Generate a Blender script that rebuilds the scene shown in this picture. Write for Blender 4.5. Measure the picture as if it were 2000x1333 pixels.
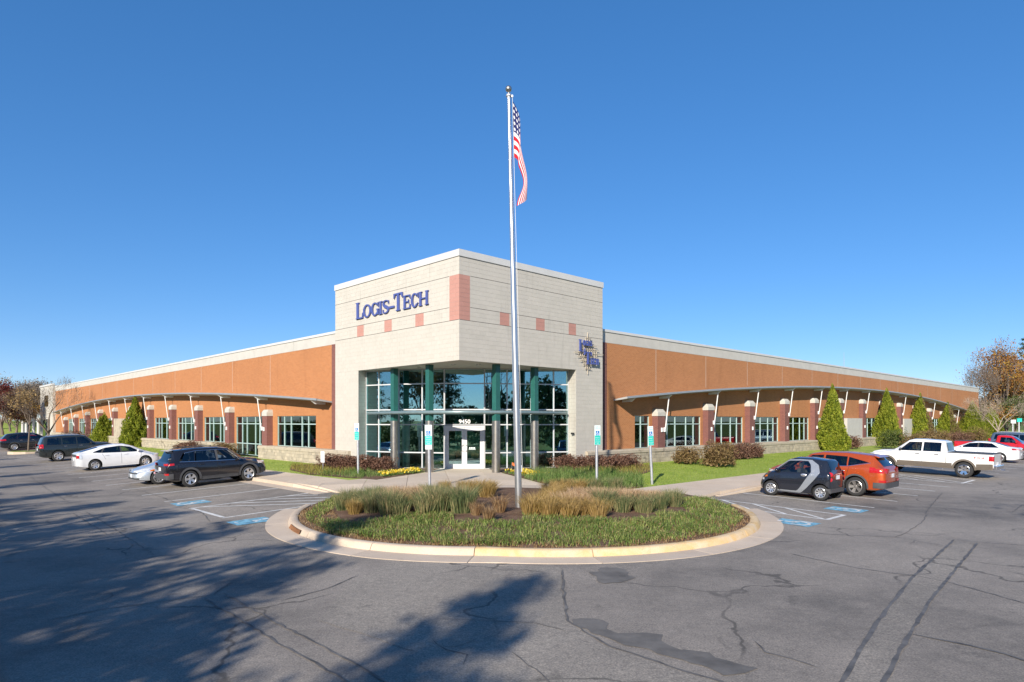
import bpy, bmesh, math, random
import numpy as np
from mathutils import Vector, Matrix

# ------------------------------------------------------------------ camera, sky, sun, exposure
for o in list(bpy.data.objects):
    bpy.data.objects.remove(o)
scene = bpy.context.scene
col = scene.collection
R = math.radians

cam_data = bpy.data.cameras.new('camera')
cam = bpy.data.objects.new('camera', cam_data)
col.objects.link(cam)
cam.location = (0.0, 0.0, 3.0)
cam.rotation_euler = (R(90), 0, 0)
cam_data.sensor_width = 36.0
cam_data.lens = 23.11
cam_data.shift_y = 0.0783
cam_data.clip_end = 6000.0
cam_data.clip_start = 0.1
scene.camera = cam

SUN_EL = 24.0
SUN_TO = Vector((-0.312, -0.950, 0)).normalized()          # horizontal direction towards the sun
world = bpy.data.worlds.new('World')
scene.world = world
world.use_nodes = True
wn = world.node_tree
for n in list(wn.nodes):
    wn.nodes.remove(n)
w_out = wn.nodes.new('ShaderNodeOutputWorld')
w_bg = wn.nodes.new('ShaderNodeBackground')
w_sky = wn.nodes.new('ShaderNodeTexSky')
w_sky.sky_type = 'NISHITA'
w_sky.sun_disc = False
w_sky.sun_elevation = R(SUN_EL)
w_sky.sun_rotation = math.atan2(SUN_TO.x, SUN_TO.y) % (2 * math.pi)
w_sky.altitude = 1200.0
w_sky.air_density = 0.9
w_sky.dust_density = 0.0
w_sky.ozone_density = 4.5
w_bg.inputs['Strength'].default_value = 0.15
w_hs = wn.nodes.new('ShaderNodeHueSaturation')
w_hs.inputs['Saturation'].default_value = 1.42
w_gm = wn.nodes.new('ShaderNodeGamma')
w_gm.inputs['Gamma'].default_value = 0.64
w_mu = wn.nodes.new('ShaderNodeMix')
w_mu.data_type = 'RGBA'
w_mu.blend_type = 'MULTIPLY'
w_mu.inputs[0].default_value = 1.0
w_mu.inputs[7].default_value = (0.91, 0.95, 1.10, 1)
wn.links.new(w_sky.outputs[0], w_gm.inputs['Color'])
wn.links.new(w_gm.outputs[0], w_hs.inputs['Color'])
wn.links.new(w_hs.outputs[0], w_mu.inputs[6])
wn.links.new(w_mu.outputs[2], w_bg.inputs['Color'])
wn.links.new(w_bg.outputs[0], w_out.inputs['Surface'])

sun_data = bpy.data.lights.new('sun', 'SUN')
sun_data.energy = 4.2
sun_data.angle = R(0.55)
sun_data.color = (1.0, 0.92, 0.80)
sun = bpy.data.objects.new('sun', sun_data)
col.objects.link(sun)
sun_dir = Vector((SUN_TO.x * math.cos(R(SUN_EL)), SUN_TO.y * math.cos(R(SUN_EL)), math.sin(R(SUN_EL))))
sun.rotation_euler = sun_dir.to_track_quat('Z', 'Y').to_euler()
sun.location = (-20, -40, 40)

scene.view_settings.view_transform = 'Standard'
scene.view_settings.look = 'None'
scene.view_settings.gamma = 1.0
scene.view_settings.use_curve_mapping = False
scene.view_settings.exposure = 0.77
scene.render.engine = 'CYCLES'
try:
    scene.cycles.max_bounces = 8
    scene.cycles.transparent_max_bounces = 12
    scene.cycles.use_denoising = True
except Exception:
    pass

rng = np.random.default_rng(11)
random.seed(5)

# ------------------------------------------------------------------ building axes
CX, CY = -2.33, 29.0
UX, UY = 0.7195, 0.6946        # along the right hand facade
VX, VY = -0.6947, 0.7193       # along the left hand facade
YAW_U = math.atan2(UY, UX)
YAW_V = math.atan2(VY, VX)


def W2(u, v):
    return (CX + u * UX + v * VX, CY + u * UY + v * VY)


def UV(x, y):
    dx, dy = x - CX, y - CY
    return (dx * UX + dy * UY, dx * VX + dy * VY)


def za(x, y):
    """asphalt height: the lot falls gently away from the building"""
    u, v = UV(x, y)
    a = 0.045 * min(max(u + 10.75, 0), 12)
    b = 0.028 * min(max(v + 14.8, 0), 16)
    return min(a, b)


def hp(x, y):
    """height of walks, lawns and beds between kerb and building"""
    u, v = UV(x, y)
    hl = 0.37 + (u + 5.85) / 6.35 * 0.19
    hr = 0.295 + (v + 9.95) / 10.45 * 0.265
    return max(0.2, min(hl, hr, 0.56))


# ------------------------------------------------------------------ mesh helpers
class MB:
    def __init__(s):
        s.v = []
        s.f = []
        s.m = []

    def add(s, vs, fs, mi=0):
        b = len(s.v)
        s.v.extend([tuple(p) for p in vs])
        for f in fs:
            s.f.append(tuple(b + i for i in f))
            s.m.append(mi)

    def box(s, x0, x1, y0, y1, z0, z1, mi=0):
        s.add([(x0, y0, z0), (x1, y0, z0), (x1, y1, z0), (x0, y1, z0), (x0, y0, z1), (x1, y0, z1), (x1, y1, z1), (x0, y1, z1)],
              [(0, 3, 2, 1), (4, 5, 6, 7), (0, 1, 5, 4), (1, 2, 6, 5), (2, 3, 7, 6), (3, 0, 4, 7)], mi)

    def prism(s, poly, z0, z1, mi=0):
        n = len(poly)
        a = sum(poly[i][0] * poly[(i + 1) % n][1] - poly[(i + 1) % n][0] * poly[i][1] for i in range(n))
        if a < 0:
            poly = poly[::-1]
        vs = [(p[0], p[1], z0) for p in poly] + [(p[0], p[1], z1) for p in poly]
        fs = [tuple(range(n - 1, -1, -1)), tuple(range(n, 2 * n))]
        fs += [(i, (i + 1) % n, n + (i + 1) % n, n + i) for i in range(n)]
        s.add(vs, fs, mi)

    def prism_xz(s, poly, y0, y1, mi=0):
        n = len(poly)
        a = sum(poly[i][0] * poly[(i + 1) % n][1] - poly[(i + 1) % n][0] * poly[i][1] for i in range(n))
        if a < 0:
            poly = poly[::-1]
        vs = [(p[0], y0, p[1]) for p in poly] + [(p[0], y1, p[1]) for p in poly]
        fs = [tuple(range(n)), tuple(range(2 * n - 1, n - 1, -1))]
        fs += [(i, n + i, n + (i + 1) % n, (i + 1) % n) for i in range(n)]
        s.add(vs, fs, mi)

    def tube(s, path, radii, n=8, mi=0, cap=True):
        path = [Vector(p) for p in path]
        if not hasattr(radii, '__len__'):
            radii = [radii] * len(path)
        b = len(s.v)
        prev = None
        for i, p in enumerate(path):
            d = (path[min(i + 1, len(path) - 1)] - path[max(i - 1, 0)])
            if d.length < 1e-9:
                d = Vector((0, 0, 1))
            d.normalize()
            if prev is None:
                a = d.cross(Vector((0, 0, 1)))
                if a.length < 1e-3:
                    a = d.cross(Vector((0, 1, 0)))
                a.normalize()
            else:
                a = prev - d * prev.dot(d)
                if a.length < 1e-6:
                    a = d.orthogonal()
                a.normalize()
            prev = a
            c = d.cross(a)
            for k in range(n):
                t = 2 * math.pi * k / n
                q = p + (a * math.cos(t) + c * math.sin(t)) * radii[i]
                s.v.append((q.x, q.y, q.z))
        for i in range(len(path) - 1):
            for k in range(n):
                k2 = (k + 1) % n
                s.f.append((b + i * n + k, b + i * n + k2, b + (i + 1) * n + k2, b + (i + 1) * n + k))
                s.m.append(mi)
        if cap:
            s.f.append(tuple(b + k for k in range(n - 1, -1, -1)))
            s.m.append(mi)
            e = b + (len(path) - 1) * n
            s.f.append(tuple(e + k for k in range(n)))
            s.m.append(mi)

    def lathe(s, prof, n=16, origin=(0, 0, 0), axis='z', mi=0, closed=False):
        b = len(s.v)
        for (r, h) in prof:
            for k in range(n):
                t = 2 * math.pi * k / n
                x, y = r * math.cos(t), r * math.sin(t)
                if axis == 'z':
                    p = (x, y, h)
                else:
                    p = (x, h, y)
                s.v.append((p[0] + origin[0], p[1] + origin[1], p[2] + origin[2]))
        m = len(prof)
        for i in range(m if closed else m - 1):
            j = (i + 1) % m
            for k in range(n):
                k2 = (k + 1) % n
                q = (b + i * n + k, b + i * n + k2, b + j * n + k2, b + j * n + k)
                s.f.append(q if axis == 'z' else q[::-1])
                s.m.append(mi)

    def grid(s, pts, mi=0, flip=False):
        """pts: rows of 3d points"""
        b = len(s.v)
        nr, nc = len(pts), len(pts[0])
        for r in pts:
            s.v.extend([tuple(p) for p in r])
        for i in range(nr - 1):
            for j in range(nc - 1):
                q = (b + i * nc + j, b + i * nc + j + 1, b + (i + 1) * nc + j + 1, b + (i + 1) * nc + j)
                s.f.append(q[::-1] if flip else q)
                s.m.append(mi)

    def mesh(s, name, smooth=False, angle=None):
        me = bpy.data.meshes.new(name)
        me.from_pydata(s.v, [], s.f)
        if any(s.m):
            me.polygons.foreach_set('material_index', s.m)
        if smooth:
            me.polygons.foreach_set('use_smooth', [True] * len(me.polygons))
            if angle:
                me.set_sharp_from_angle(angle=R(angle))
        me.update()
        return me

    def build(s, name, mats, parent=None, smooth=False, angle=None, bevel=0.0):
        me = s.mesh(name, smooth, angle)
        o = obj(name, me, mats, parent)
        if bevel > 0:
            md = o.modifiers.new('bevel', 'BEVEL')
            md.width = bevel
            md.segments = 2
            md.limit_method = 'ANGLE'
        return o


def obj(name, me, mats=None, parent=None, loc=None, rot=None):
    o = bpy.data.objects.new(name, me)
    col.objects.link(o)
    if mats is not None:
        if not isinstance(mats, (list, tuple)):
            mats = [mats]
        if len(me.materials) == 0:
            for m in mats:
                me.materials.append(m)
    if parent is not None:
        o.parent = parent
    if loc is not None:
        o.location = loc
    if rot is not None:
        o.rotation_euler = rot
    return o


def tag(o, label=None, cat=None, group=None, kind=None):
    if label:
        o['label'] = label
    if cat:
        o['category'] = cat
    if group:
        o['group'] = group
    if kind:
        o['kind'] = kind
    return o


def thing(name, label, cat, loc=(0, 0, 0), rot=(0, 0, 0), group=None):
    o = bpy.data.objects.new(name, None)
    col.objects.link(o)
    o.empty_display_size = 0.3
    o.location = loc
    o.rotation_euler = rot
    return tag(o, label, cat, group)


def quads_mesh(name, verts, mat_index=None, tri=False):
    """verts: (n,4,3) or (n,3,3) numpy -> mesh of separate faces"""
    n, k, _ = verts.shape
    me = bpy.data.meshes.new(name)
    me.vertices.add(n * k)
    me.vertices.foreach_set('co', verts.reshape(-1).astype(np.float32))
    me.loops.add(n * k)
    me.loops.foreach_set('vertex_index', np.arange(n * k, dtype=np.int32))
    me.polygons.add(n)
    me.polygons.foreach_set('loop_start', np.arange(0, n * k, k, dtype=np.int32))
    me.polygons.foreach_set('loop_total', np.full(n, k, dtype=np.int32))
    if mat_index is not None:
        me.polygons.foreach_set('material_index', mat_index.astype(np.int32))
    me.update(calc_edges=True)
    me.validate()
    return me


def unit(a):
    return a / np.maximum(np.linalg.norm(a, axis=-1, keepdims=True), 1e-9)


def leaf_verts(P, size, up_bias=None, aspect=0.55, r=None):
    """rhombic leaves at points P with random orientation (biased along up_bias)"""
    r = r or rng
    n = len(P)
    d = unit(r.normal(size=(n, 3)))
    if up_bias is not None:
        d = unit(d + up_bias)
    e = unit(np.cross(d, r.normal(size=(n, 3))))
    s = np.asarray(size).reshape(-1, 1) * np.ones((n, 1))
    a, b = d * s * 0.5, e * s * 0.5 * aspect
    return np.stack([P - a, P + b, P + a, P - b], axis=1)


def blade_verts(P, H, width, lean, r=None, droop=0.35):
    """grass blades: two faces each -> returns quads (n,4,3) and tips (n,3,3)"""
    r = r or rng
    n = len(P)
    H = H.reshape(-1, 1)
    side = unit(np.stack([-lean[:, 1], lean[:, 0], np.zeros(n)], 1) + r.normal(size=(n, 3)) * np.array([0.5, 0.5, 0]))
    up = np.array([[0, 0, 1.0]])
    L = np.concatenate([lean, np.zeros((n, 1))], 1)
    m = P + up * H * 0.6 + L * H * 0.32
    t = P + up * H * (1.0 - droop * np.linalg.norm(lean, axis=1, keepdims=True) * 0.6) + L * H * 0.95
    w = side * width
    q = np.stack([P - w * 0.5, P + w * 0.5, m + w * 0.4, m - w * 0.4], 1)
    tt = np.stack([m - w * 0.4, m + w * 0.4, t], 1)
    return q, tt


def blades_mesh(name, P, H, width, lean, r=None):
    q, t = blade_verts(P, H, width, lean, r)
    n = len(P)
    me = bpy.data.meshes.new(name)
    vs = np.concatenate([q.reshape(-1, 3), t.reshape(-1, 3)])
    me.vertices.add(len(vs))
    me.vertices.foreach_set('co', vs.reshape(-1).astype(np.float32))
    me.loops.add(len(vs))
    me.loops.foreach_set('vertex_index', np.arange(len(vs), dtype=np.int32))
    me.polygons.add(2 * n)
    ls = np.concatenate([np.arange(0, 4 * n, 4), 4 * n + np.arange(0, 3 * n, 3)]).astype(np.int32)
    lt = np.concatenate([np.full(n, 4), np.full(n, 3)]).astype(np.int32)
    me.polygons.foreach_set('loop_start', ls)
    me.polygons.foreach_set('loop_total', lt)
    me.update(calc_edges=True)
    me.validate()
    return me


def in_poly(x, y, poly):
    x = np.asarray(x)
    y = np.asarray(y)
    c = np.zeros(x.shape, bool)
    n = len(poly)
    for i in range(n):
        x1, y1 = poly[i]
        x2, y2 = poly[(i + 1) % n]
        if y1 == y2:
            continue
        c ^= ((y1 > y) != (y2 > y)) & (x < (x2 - x1) * (y - y1) / (y2 - y1) + x1)
    return c


def clip_poly(sub, clip):
    """Sutherland-Hodgman, clip must be convex and ccw"""
    out = sub
    n = len(clip)
    for i in range(n):
        ax, ay = clip[i]
        bx, by = clip[(i + 1) % n]
        inp, out = out, []
        if not inp:
            return []
        for j in range(len(inp)):
            p, q = inp[j - 1], inp[j]
            sp = (bx - ax) * (p[1] - ay) - (by - ay) * (p[0] - ax)
            sq = (bx - ax) * (q[1] - ay) - (by - ay) * (q[0] - ax)
            if sq >= 0:
                if sp < 0:
                    t = sp / (sp - sq)
                    out.append((p[0] + (q[0] - p[0]) * t, p[1] + (q[1] - p[1]) * t))
                out.append(q)
            elif sp >= 0:
                t = sp / (sp - sq)
                out.append((p[0] + (q[0] - p[0]) * t, p[1] + (q[1] - p[1]) * t))
    return out


# ------------------------------------------------------------------ materials
MATS = {}


class NT:
    def __init__(s, name):
        s.mat = bpy.data.materials.new(name)
        s.mat.use_nodes = True
        s.t = s.mat.node_tree
        for n in list(s.t.nodes):
            s.t.nodes.remove(n)
        s.out = s.t.nodes.new('ShaderNodeOutputMaterial')

    def n(s, typ, **kw):
        nd = s.t.nodes.new(typ)
        for k, v in kw.items():
            if k.startswith('i_'):
                key = k[2:]
                nd.inputs[int(key) if key.isdigit() else key.replace('_', ' ')].default_value = v
            else:
                setattr(nd, k, v)
        return nd

    def l(s, a, b):
        s.t.links.new(a, b)

    def pos(s, kind='Object'):
        if kind == 'World':
            return s.n('ShaderNodeNewGeometry').outputs['Position']
        return s.n('ShaderNodeTexCoord').outputs[kind]

    def noise(s, scale, detail=3.0, rough=0.55, vec=None, dist=0.0):
        nd = s.n('ShaderNodeTexNoise')
        nd.inputs['Scale'].default_value = scale
        nd.inputs['Detail'].default_value = detail
        nd.inputs['Roughness'].default_value = rough
        nd.inputs['Distortion'].default_value = dist
        if vec is not None:
            s.l(vec, nd.inputs['Vector'])
        return nd.outputs['Fac']

    def ramp(s, fac, stops, interp='LINEAR'):
        r = s.n('ShaderNodeValToRGB')
        r.color_ramp.interpolation = interp
        el = r.color_ramp.elements
        while len(el) < len(stops):
            el.new(0.5)
        for e, (p, c) in zip(el, stops):
            e.position = p
            e.color = (*c, 1) if len(c) == 3 else c
        s.l(fac, r.inputs[0])
        return r.outputs[0]

    def mix(s, fac, a, b, mode='MIX'):
        m = s.n('ShaderNodeMix', data_type='RGBA', blend_type=mode)
        for sock, val in ((m.inputs[0], fac), (m.inputs[6], a), (m.inputs[7], b)):
            if isinstance(val, (int, float)):
                sock.default_value = val
            elif isinstance(val, tuple):
                sock.default_value = (*val, 1) if len(val) == 3 else val
            else:
                s.l(val, sock)
        return m.outputs[2]

    def math(s, op, a, b=None):
        m = s.n('ShaderNodeMath', operation=op)
        for sock, val in ((m.inputs[0], a), (m.inputs[1], b)):
            if val is None:
                continue
            if isinstance(val, (int, float)):
                sock.default_value = val
            else:
                s.l(val, sock)
        return m.outputs[0]

    def bump(s, h, strength=0.3, dist=0.02, normal=None):
        b = s.n('ShaderNodeBump')
        b.inputs['Strength'].default_value = strength
        b.inputs['Distance'].default_value = dist
        s.l(h, b.inputs['Height'])
        if normal is not None:
            s.l(normal, b.inputs['Normal'])
        return b.outputs[0]

    def principled(s, color, rough=0.8, metallic=0.0, normal=None, spec=0.5, coat=0.0, link=True):
        p = s.n('ShaderNodeBsdfPrincipled')
        if isinstance(color, tuple):
            p.inputs['Base Color'].default_value = (*color, 1) if len(color) == 3 else color
        else:
            s.l(color, p.inputs['Base Color'])
        if isinstance(rough, (int, float)):
            p.inputs['Roughness'].default_value = rough
        else:
            s.l(rough, p.inputs['Roughness'])
        p.inputs['Metallic'].default_value = metallic
        p.inputs['Specular IOR Level'].default_value = spec
        p.inputs['Coat Weight'].default_value = coat
        p.inputs['Coat Roughness'].default_value = 0.03
        if normal is not None:
            s.l(normal, p.inputs['Normal'])
        if link:
            s.l(p.outputs[0], s.out.inputs['Surface'])
        return p


def simple(name, c, rough=0.7, metallic=0.0, var=0.12, scale=6.0, bump=0.0, bscale=40.0, spec=0.5, coat=0.0):
    t = NT(name)
    pos = t.pos()
    if var > 0:
        n = t.noise(scale, 4.0, 0.6, pos)
        lo = tuple(x * (1 - var) for x in c)
        hi = tuple(min(1, x * (1 + var)) for x in c)
        colr = t.ramp(n, [(0.3, lo), (0.7, hi)])
    else:
        colr = c
    nrm = None
    if bump > 0:
        nrm = t.bump(t.noise(bscale, 3.0, 0.6, pos), bump, 0.01)
    t.principled(colr, rough, metallic, nrm, spec, coat)
    MATS[name] = t.mat
    return t.mat


def m_asphalt(name, base, warm):
    t = NT(name)
    p = t.pos('World')
    big = t.noise(0.16, 4, 0.6, p, 0.6)
    mid = t.noise(0.9, 4, 0.65, p, 0.4)
    fine = t.noise(38, 3, 0.8, p)
    c1 = t.ramp(big, [(0.32, tuple(x * 0.70 for x in base)), (0.68, tuple(x * 1.30 for x in warm))])
    c2 = t.mix(t.ramp(mid, [(0.35, (0, 0, 0)), (0.75, (0.5, 0.5, 0.5))]), c1, tuple(x * 1.45 for x in warm))
    blot = t.ramp(t.noise(0.55, 5, 0.72, p, 1.2), [(0.60, (0, 0, 0)), (0.70, (0.6, 0.6, 0.6))])
    c2 = t.mix(blot, c2, tuple(x * 0.5 for x in base))
    sp = t.ramp(fine, [(0.34, (0.60, 0.60, 0.61)), (0.52, (1, 1, 1)), (0.72, (1.55, 1.52, 1.45))])
    c3 = t.mix(1.0, c2, sp, 'MULTIPLY')
    sp2 = t.ramp(t.noise(9.0, 5, 0.75, p), [(0.3, (0.80, 0.80, 0.81)), (0.7, (1.18, 1.17, 1.15))])
    c3 = t.mix(1.0, c3, sp2, 'MULTIPLY')
    # oil drips and scuffs
    dr = t.ramp(t.noise(1.7, 6, 0.8, p, 2.0), [(0.66, (0, 0, 0)), (0.73, (0.75, 0.75, 0.75))])
    c3 = t.mix(dr, c3, tuple(x * 0.42 for x in base))
    # pale worn areas
    wn_ = t.ramp(t.noise(0.8, 6, 0.7, p, 1.5), [(0.60, (0, 0, 0)), (0.78, (0.35, 0.35, 0.35))])
    c3 = t.mix(wn_, c3, tuple(min(1, x * 1.7) for x in warm))
    # hairline cracks
    warp = t.n('ShaderNodeVectorMath', operation='ADD')
    nz = t.n('ShaderNodeTexNoise')
    nz.inputs['Scale'].default_value = 0.9
    nz.inputs['Detail'].default_value = 5
    t.l(p, nz.inputs['Vector'])
    t.l(p, warp.inputs[0])
    t.l(nz.outputs['Color'], warp.inputs[1])
    vo = t.n('ShaderNodeTexVoronoi', feature='DISTANCE_TO_EDGE')
    vo.inputs['Scale'].default_value = 0.22
    t.l(warp.outputs[0], vo.inputs['Vector'])
    mask = t.noise(0.35, 2, 0.5, p)
    cr = t.ramp(vo.outputs['Distance'], [(0.0, (1, 1, 1)), (0.0035, (1, 1, 1)), (0.006, (0, 0, 0))])
    crm = t.math('MULTIPLY', cr, t.ramp(mask, [(0.45, (0, 0, 0)), (0.55, (0.75, 0.75, 0.75))]))
    c4 = t.mix(crm, c3, tuple(x * 0.35 for x in base))
    nrm = t.bump(fine, 0.35, 0.006)
    t.principled(c4, 0.88, 0, nrm, 0.35)
    MATS[name] = t.mat
    return t.mat


def m_concrete(name, c, c2, stain=0.5, scale=0.9):
    t = NT(name)
    p = t.pos('World')
    a = t.noise(scale, 5, 0.6, p, 0.3)
    b = t.noise(60, 3, 0.7, p)
    oi = t.n('ShaderNodeObjectInfo')
    c1 = t.ramp(a, [(0.3, c), (0.7, c2)])
    v = t.ramp(oi.outputs['Random'], [(0.0, (0.86, 0.86, 0.87)), (1.0, (1.06, 1.05, 1.03))])
    c1 = t.mix(1.0, c1, v, 'MULTIPLY')
    st = t.ramp(t.noise(2.4, 5, 0.7, p, 0.8), [(0.58, (0, 0, 0)), (0.74, (stain, stain, stain))])
    c1 = t.mix(st, c1, tuple(x * 0.55 for x in c))
    sp = t.ramp(b, [(0.35, (0.86, 0.86, 0.86)), (0.65, (1.1, 1.1, 1.1))])
    c1 = t.mix(1.0, c1, sp, 'MULTIPLY')
    t.principled(c1, 0.85, 0, t.bump(b, 0.2, 0.004), 0.3)
    MATS[name] = t.mat
    return t.mat


def m_brick(name, c1, c2, mortar, bw=0.203, bh=0.0677, msize=0.010, band=None):
    """brick texture on building axes: x along the wall (u+v), y up"""
    t = NT(name)
    sep = t.n('ShaderNodeSeparateXYZ')
    t.l(t.pos(), sep.inputs[0])
    s = t.math('ADD', sep.outputs[0], sep.outputs[1])
    cmb = t.n('ShaderNodeCombineXYZ')
    t.l(s, cmb.inputs[0])
    t.l(sep.outputs[2], cmb.inputs[1])
    br = t.n('ShaderNodeTexBrick')
    br.inputs['Scale'].default_value = 1.0
    br.inputs['Brick Width'].default_value = bw
    br.inputs['Row Height'].default_value = bh
    br.inputs['Mortar Size'].default_value = msize
    br.inputs['Mortar Smooth'].default_value = 0.15
    br.inputs['Bias'].default_value = 0.0
    br.inputs['Color1'].default_value = (*c1, 1)
    br.inputs['Color2'].default_value = (*c2, 1)
    br.inputs['Mortar'].default_value = (*mortar, 1)
    t.l(cmb.outputs[0], br.inputs['Vector'])
    big = t.noise(0.25, 3, 0.5, t.pos(), 0.2)
    v = t.ramp(big, [(0.3, (0.95, 0.95, 0.95)), (0.7, (1.04, 1.04, 1.03))])
    c = t.mix(1.0, br.outputs['Color'], v, 'MULTIPLY')
    mp = t.n('ShaderNodeMapping')
    mp.inputs['Scale'].default_value = (0.9, 0.9, 0.12)
    t.l(t.pos(), mp.inputs['Vector'])
    stk = t.ramp(t.noise(1.2, 5, 0.7, mp.outputs[0]), [(0.55, (1, 1, 1)), (0.78, (0.82, 0.80, 0.79))])
    c = t.mix(1.0, c, stk, 'MULTIPLY')
    inv = t.math('SUBTRACT', 1.0, br.outputs['Fac'])
    t.principled(c, 0.85, 0, t.bump(inv, 0.5, 0.008), 0.3)
    MATS[name] = t.mat
    return t.mat


def m_block(name, c, stains=True):
    t = NT(name)
    p = t.pos('World')
    oi = t.n('ShaderNodeObjectInfo')
    g = t.n('ShaderNodeNewGeometry')
    rnd = t.math('ADD', g.outputs['Random Per Island'], t.math('MULTIPLY', oi.outputs['Random'], 0.5))
    rnd = t.math('FRACT', rnd)
    v = t.ramp(rnd, [(0.0, (0.97, 0.97, 0.965)), (1.0, (1.025, 1.02, 1.02))])
    a = t.noise(1.3, 5, 0.65, p, 0.3)
    base = t.ramp(a, [(0.3, tuple(x * 0.97 for x in c)), (0.7, tuple(min(1, x * 1.03) for x in c))])
    base = t.mix(1.0, base, v, 'MULTIPLY')
    if stains:
        # water streaks: noise stretched down the wall
        mp = t.n('ShaderNodeMapping')
        mp.inputs['Scale'].default_value = (2.2, 2.2, 0.22)
        t.l(p, mp.inputs['Vector'])
        st = t.ramp(t.noise(1.5, 6, 0.75, mp.outputs[0]), [(0.56, (0, 0, 0)), (0.78, (0.42, 0.42, 0.42))])
        base = t.mix(st, base, tuple(x * 0.5 for x in c))
    t.principled(base, 0.9, 0, t.bump(t.noise(70, 3, 0.7, p), 0.25, 0.004), 0.25)
    MATS[name] = t.mat
    return t.mat


def m_basestone(name, c):
    t = NT(name)
    p = t.pos('World')
    g = t.n('ShaderNodeNewGeometry')
    v = t.ramp(g.outputs['Random Per Island'], [(0.0, (0.8, 0.8, 0.8)), (1.0, (1.1, 1.08, 1.05))])
    a = t.noise(3.0, 5, 0.65, p, 0.3)
    base = t.ramp(a, [(0.3, tuple(x * 0.85 for x in c)), (0.7, tuple(x * 1.08 for x in c))])
    base = t.mix(1.0, base, v, 'MULTIPLY')
    st = t.ramp(t.noise(1.1, 6, 0.78, p, 1.5), [(0.56, (0, 0, 0)), (0.66, (0.85, 0.85, 0.85))])
    base = t.mix(st, base, (0.13, 0.11, 0.09))
    t.principled(base, 0.92, 0, t.bump(t.noise(22, 5, 0.7, p), 0.6, 0.02), 0.25)
    MATS[name] = t.mat
    return t.mat


def m_glass(name, tint, refl, fac0, fac1):
    """tinted, partly mirroring window glass"""
    t = NT(name)
    fr = t.n('ShaderNodeFresnel')
    fr.inputs['IOR'].default_value = 1.5
    f = t.math('ADD', t.math('MULTIPLY', fr.outputs[0], fac1), fac0)
    f = t.math('MINIMUM', f, 0.95)
    tr = t.n('ShaderNodeBsdfTransparent')
    tr.inputs[0].default_value = (*tint, 1)
    gl = t.n('ShaderNodeBsdfGlossy')
    gl.inputs['Color'].default_value = (*refl, 1)
    gl.inputs['Roughness'].default_value = 0.012
    wob = t.bump(t.noise(0.8, 2, 0.5, t.pos('World')), 0.05, 0.02)
    t.l(wob, gl.inputs['Normal'])
    mx = t.n('ShaderNodeMixShader')
    t.l(f, mx.inputs[0])
    t.l(tr.outputs[0], mx.inputs[1])
    t.l(gl.outputs[0], mx.inputs[2])
    t.l(mx.outputs[0], t.out.inputs['Surface'])
    MATS[name] = t.mat
    return t.mat


def m_leaf(name, cols, scale=3.0, trans=0.35, rough=0.6):
    """foliage: colour varies leaf by leaf and clump by clump"""
    t = NT(name)
    p = t.pos('World')
    g = t.n('ShaderNodeNewGeometry')
    a = t.noise(scale, 3, 0.6, p)
    b = t.math('ADD', t.math('MULTIPLY', a, 0.9), t.math('MULTIPLY', t.math('SUBTRACT', g.outputs['Random Per Island'], 0.5), 0.55))
    n = len(cols)
    c = t.ramp(b, [(0.22 + 0.5 * i / max(1, n - 1), cc) for i, cc in enumerate(cols)])
    pr = t.principled(c, rough, 0, None, 0.25, link=False)
    tr = t.n('ShaderNodeBsdfTranslucent')
    t.l(c, tr.inputs[0])
    mx = t.n('ShaderNodeMixShader')
    mx.inputs[0].default_value = trans
    t.l(pr.outputs[0], mx.inputs[1])
    t.l(tr.outputs[0], mx.inputs[2])
    t.l(mx.outputs[0], t.out.inputs['Surface'])
    MATS[name] = t.mat
    return t.mat


def m_ground(name, cols, scale=1.0, fine=30.0, bump=0.6, bd=0.03):
    t = NT(name)
    p = t.pos('World')
    a = t.noise(scale, 5, 0.65, p, 0.5)
    b = t.noise(fine, 4, 0.75, p)
    n = len(cols)
    c = t.ramp(a, [(0.28 + 0.44 * i / max(1, n - 1), cc) for i, cc in enumerate(cols)])
    sp = t.ramp(b, [(0.3, (0.55, 0.55, 0.55)), (0.7, (1.4, 1.4, 1.3))])
    c = t.mix(1.0, c, sp, 'MULTIPLY')
    t.principled(c, 0.95, 0, t.bump(b, bump, bd), 0.2)
    MATS[name] = t.mat
    return t.mat


def m_paint(name, c, flake=False, rough=0.15):
    t = NT(name)
    if flake:
        nz = t.noise(900, 1, 0.5, t.pos())
        cc = t.ramp(nz, [(0.4, tuple(x * 0.8 for x in c)), (0.6, tuple(min(1, x * 1.2) for x in c))])
        t.principled(cc, 0.35, 0.45, None, 0.5, 1.0)
    else:
        dirt = t.noise(3.0, 4, 0.6, t.pos())
        cc = t.ramp(dirt, [(0.3, tuple(x * 0.93 for x in c)), (0.7, c)])
        t.principled(cc, rough, 0.0, None, 0.5, 0.8)
    MATS[name] = t.mat
    return t.mat


m_asphalt('asphalt', (0.186, 0.169, 0.152), (0.252, 0.222, 0.191))
m_asphalt('asphalt_patch', (0.218, 0.198, 0.175), (0.246, 0.219, 0.187))
simple('tar', (0.118, 0.110, 0.102), 0.7, var=0.5, scale=3.0, bump=0.4, bscale=30)
simple('tar_dark', (0.135, 0.124, 0.112), 0.8, var=0.35, scale=2.0, bump=0.6, bscale=40)
m_concrete('walk', (0.58, 0.47, 0.36), (0.65, 0.54, 0.43), 0.3)
m_concrete('gutter', (0.55, 0.445, 0.345), (0.63, 0.52, 0.41), 0.4)
m_concrete('kerb', (0.54, 0.43, 0.325), (0.62, 0.51, 0.395), 0.35)
m_concrete('kerb_yellow', (0.66, 0.44, 0.19), (0.66, 0.53, 0.37), 0.55, 2.6)
m_brick('brick_orange', (0.445, 0.174, 0.064), (0.365, 0.136, 0.049), (0.455, 0.242, 0.122), msize=0.010)
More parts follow.
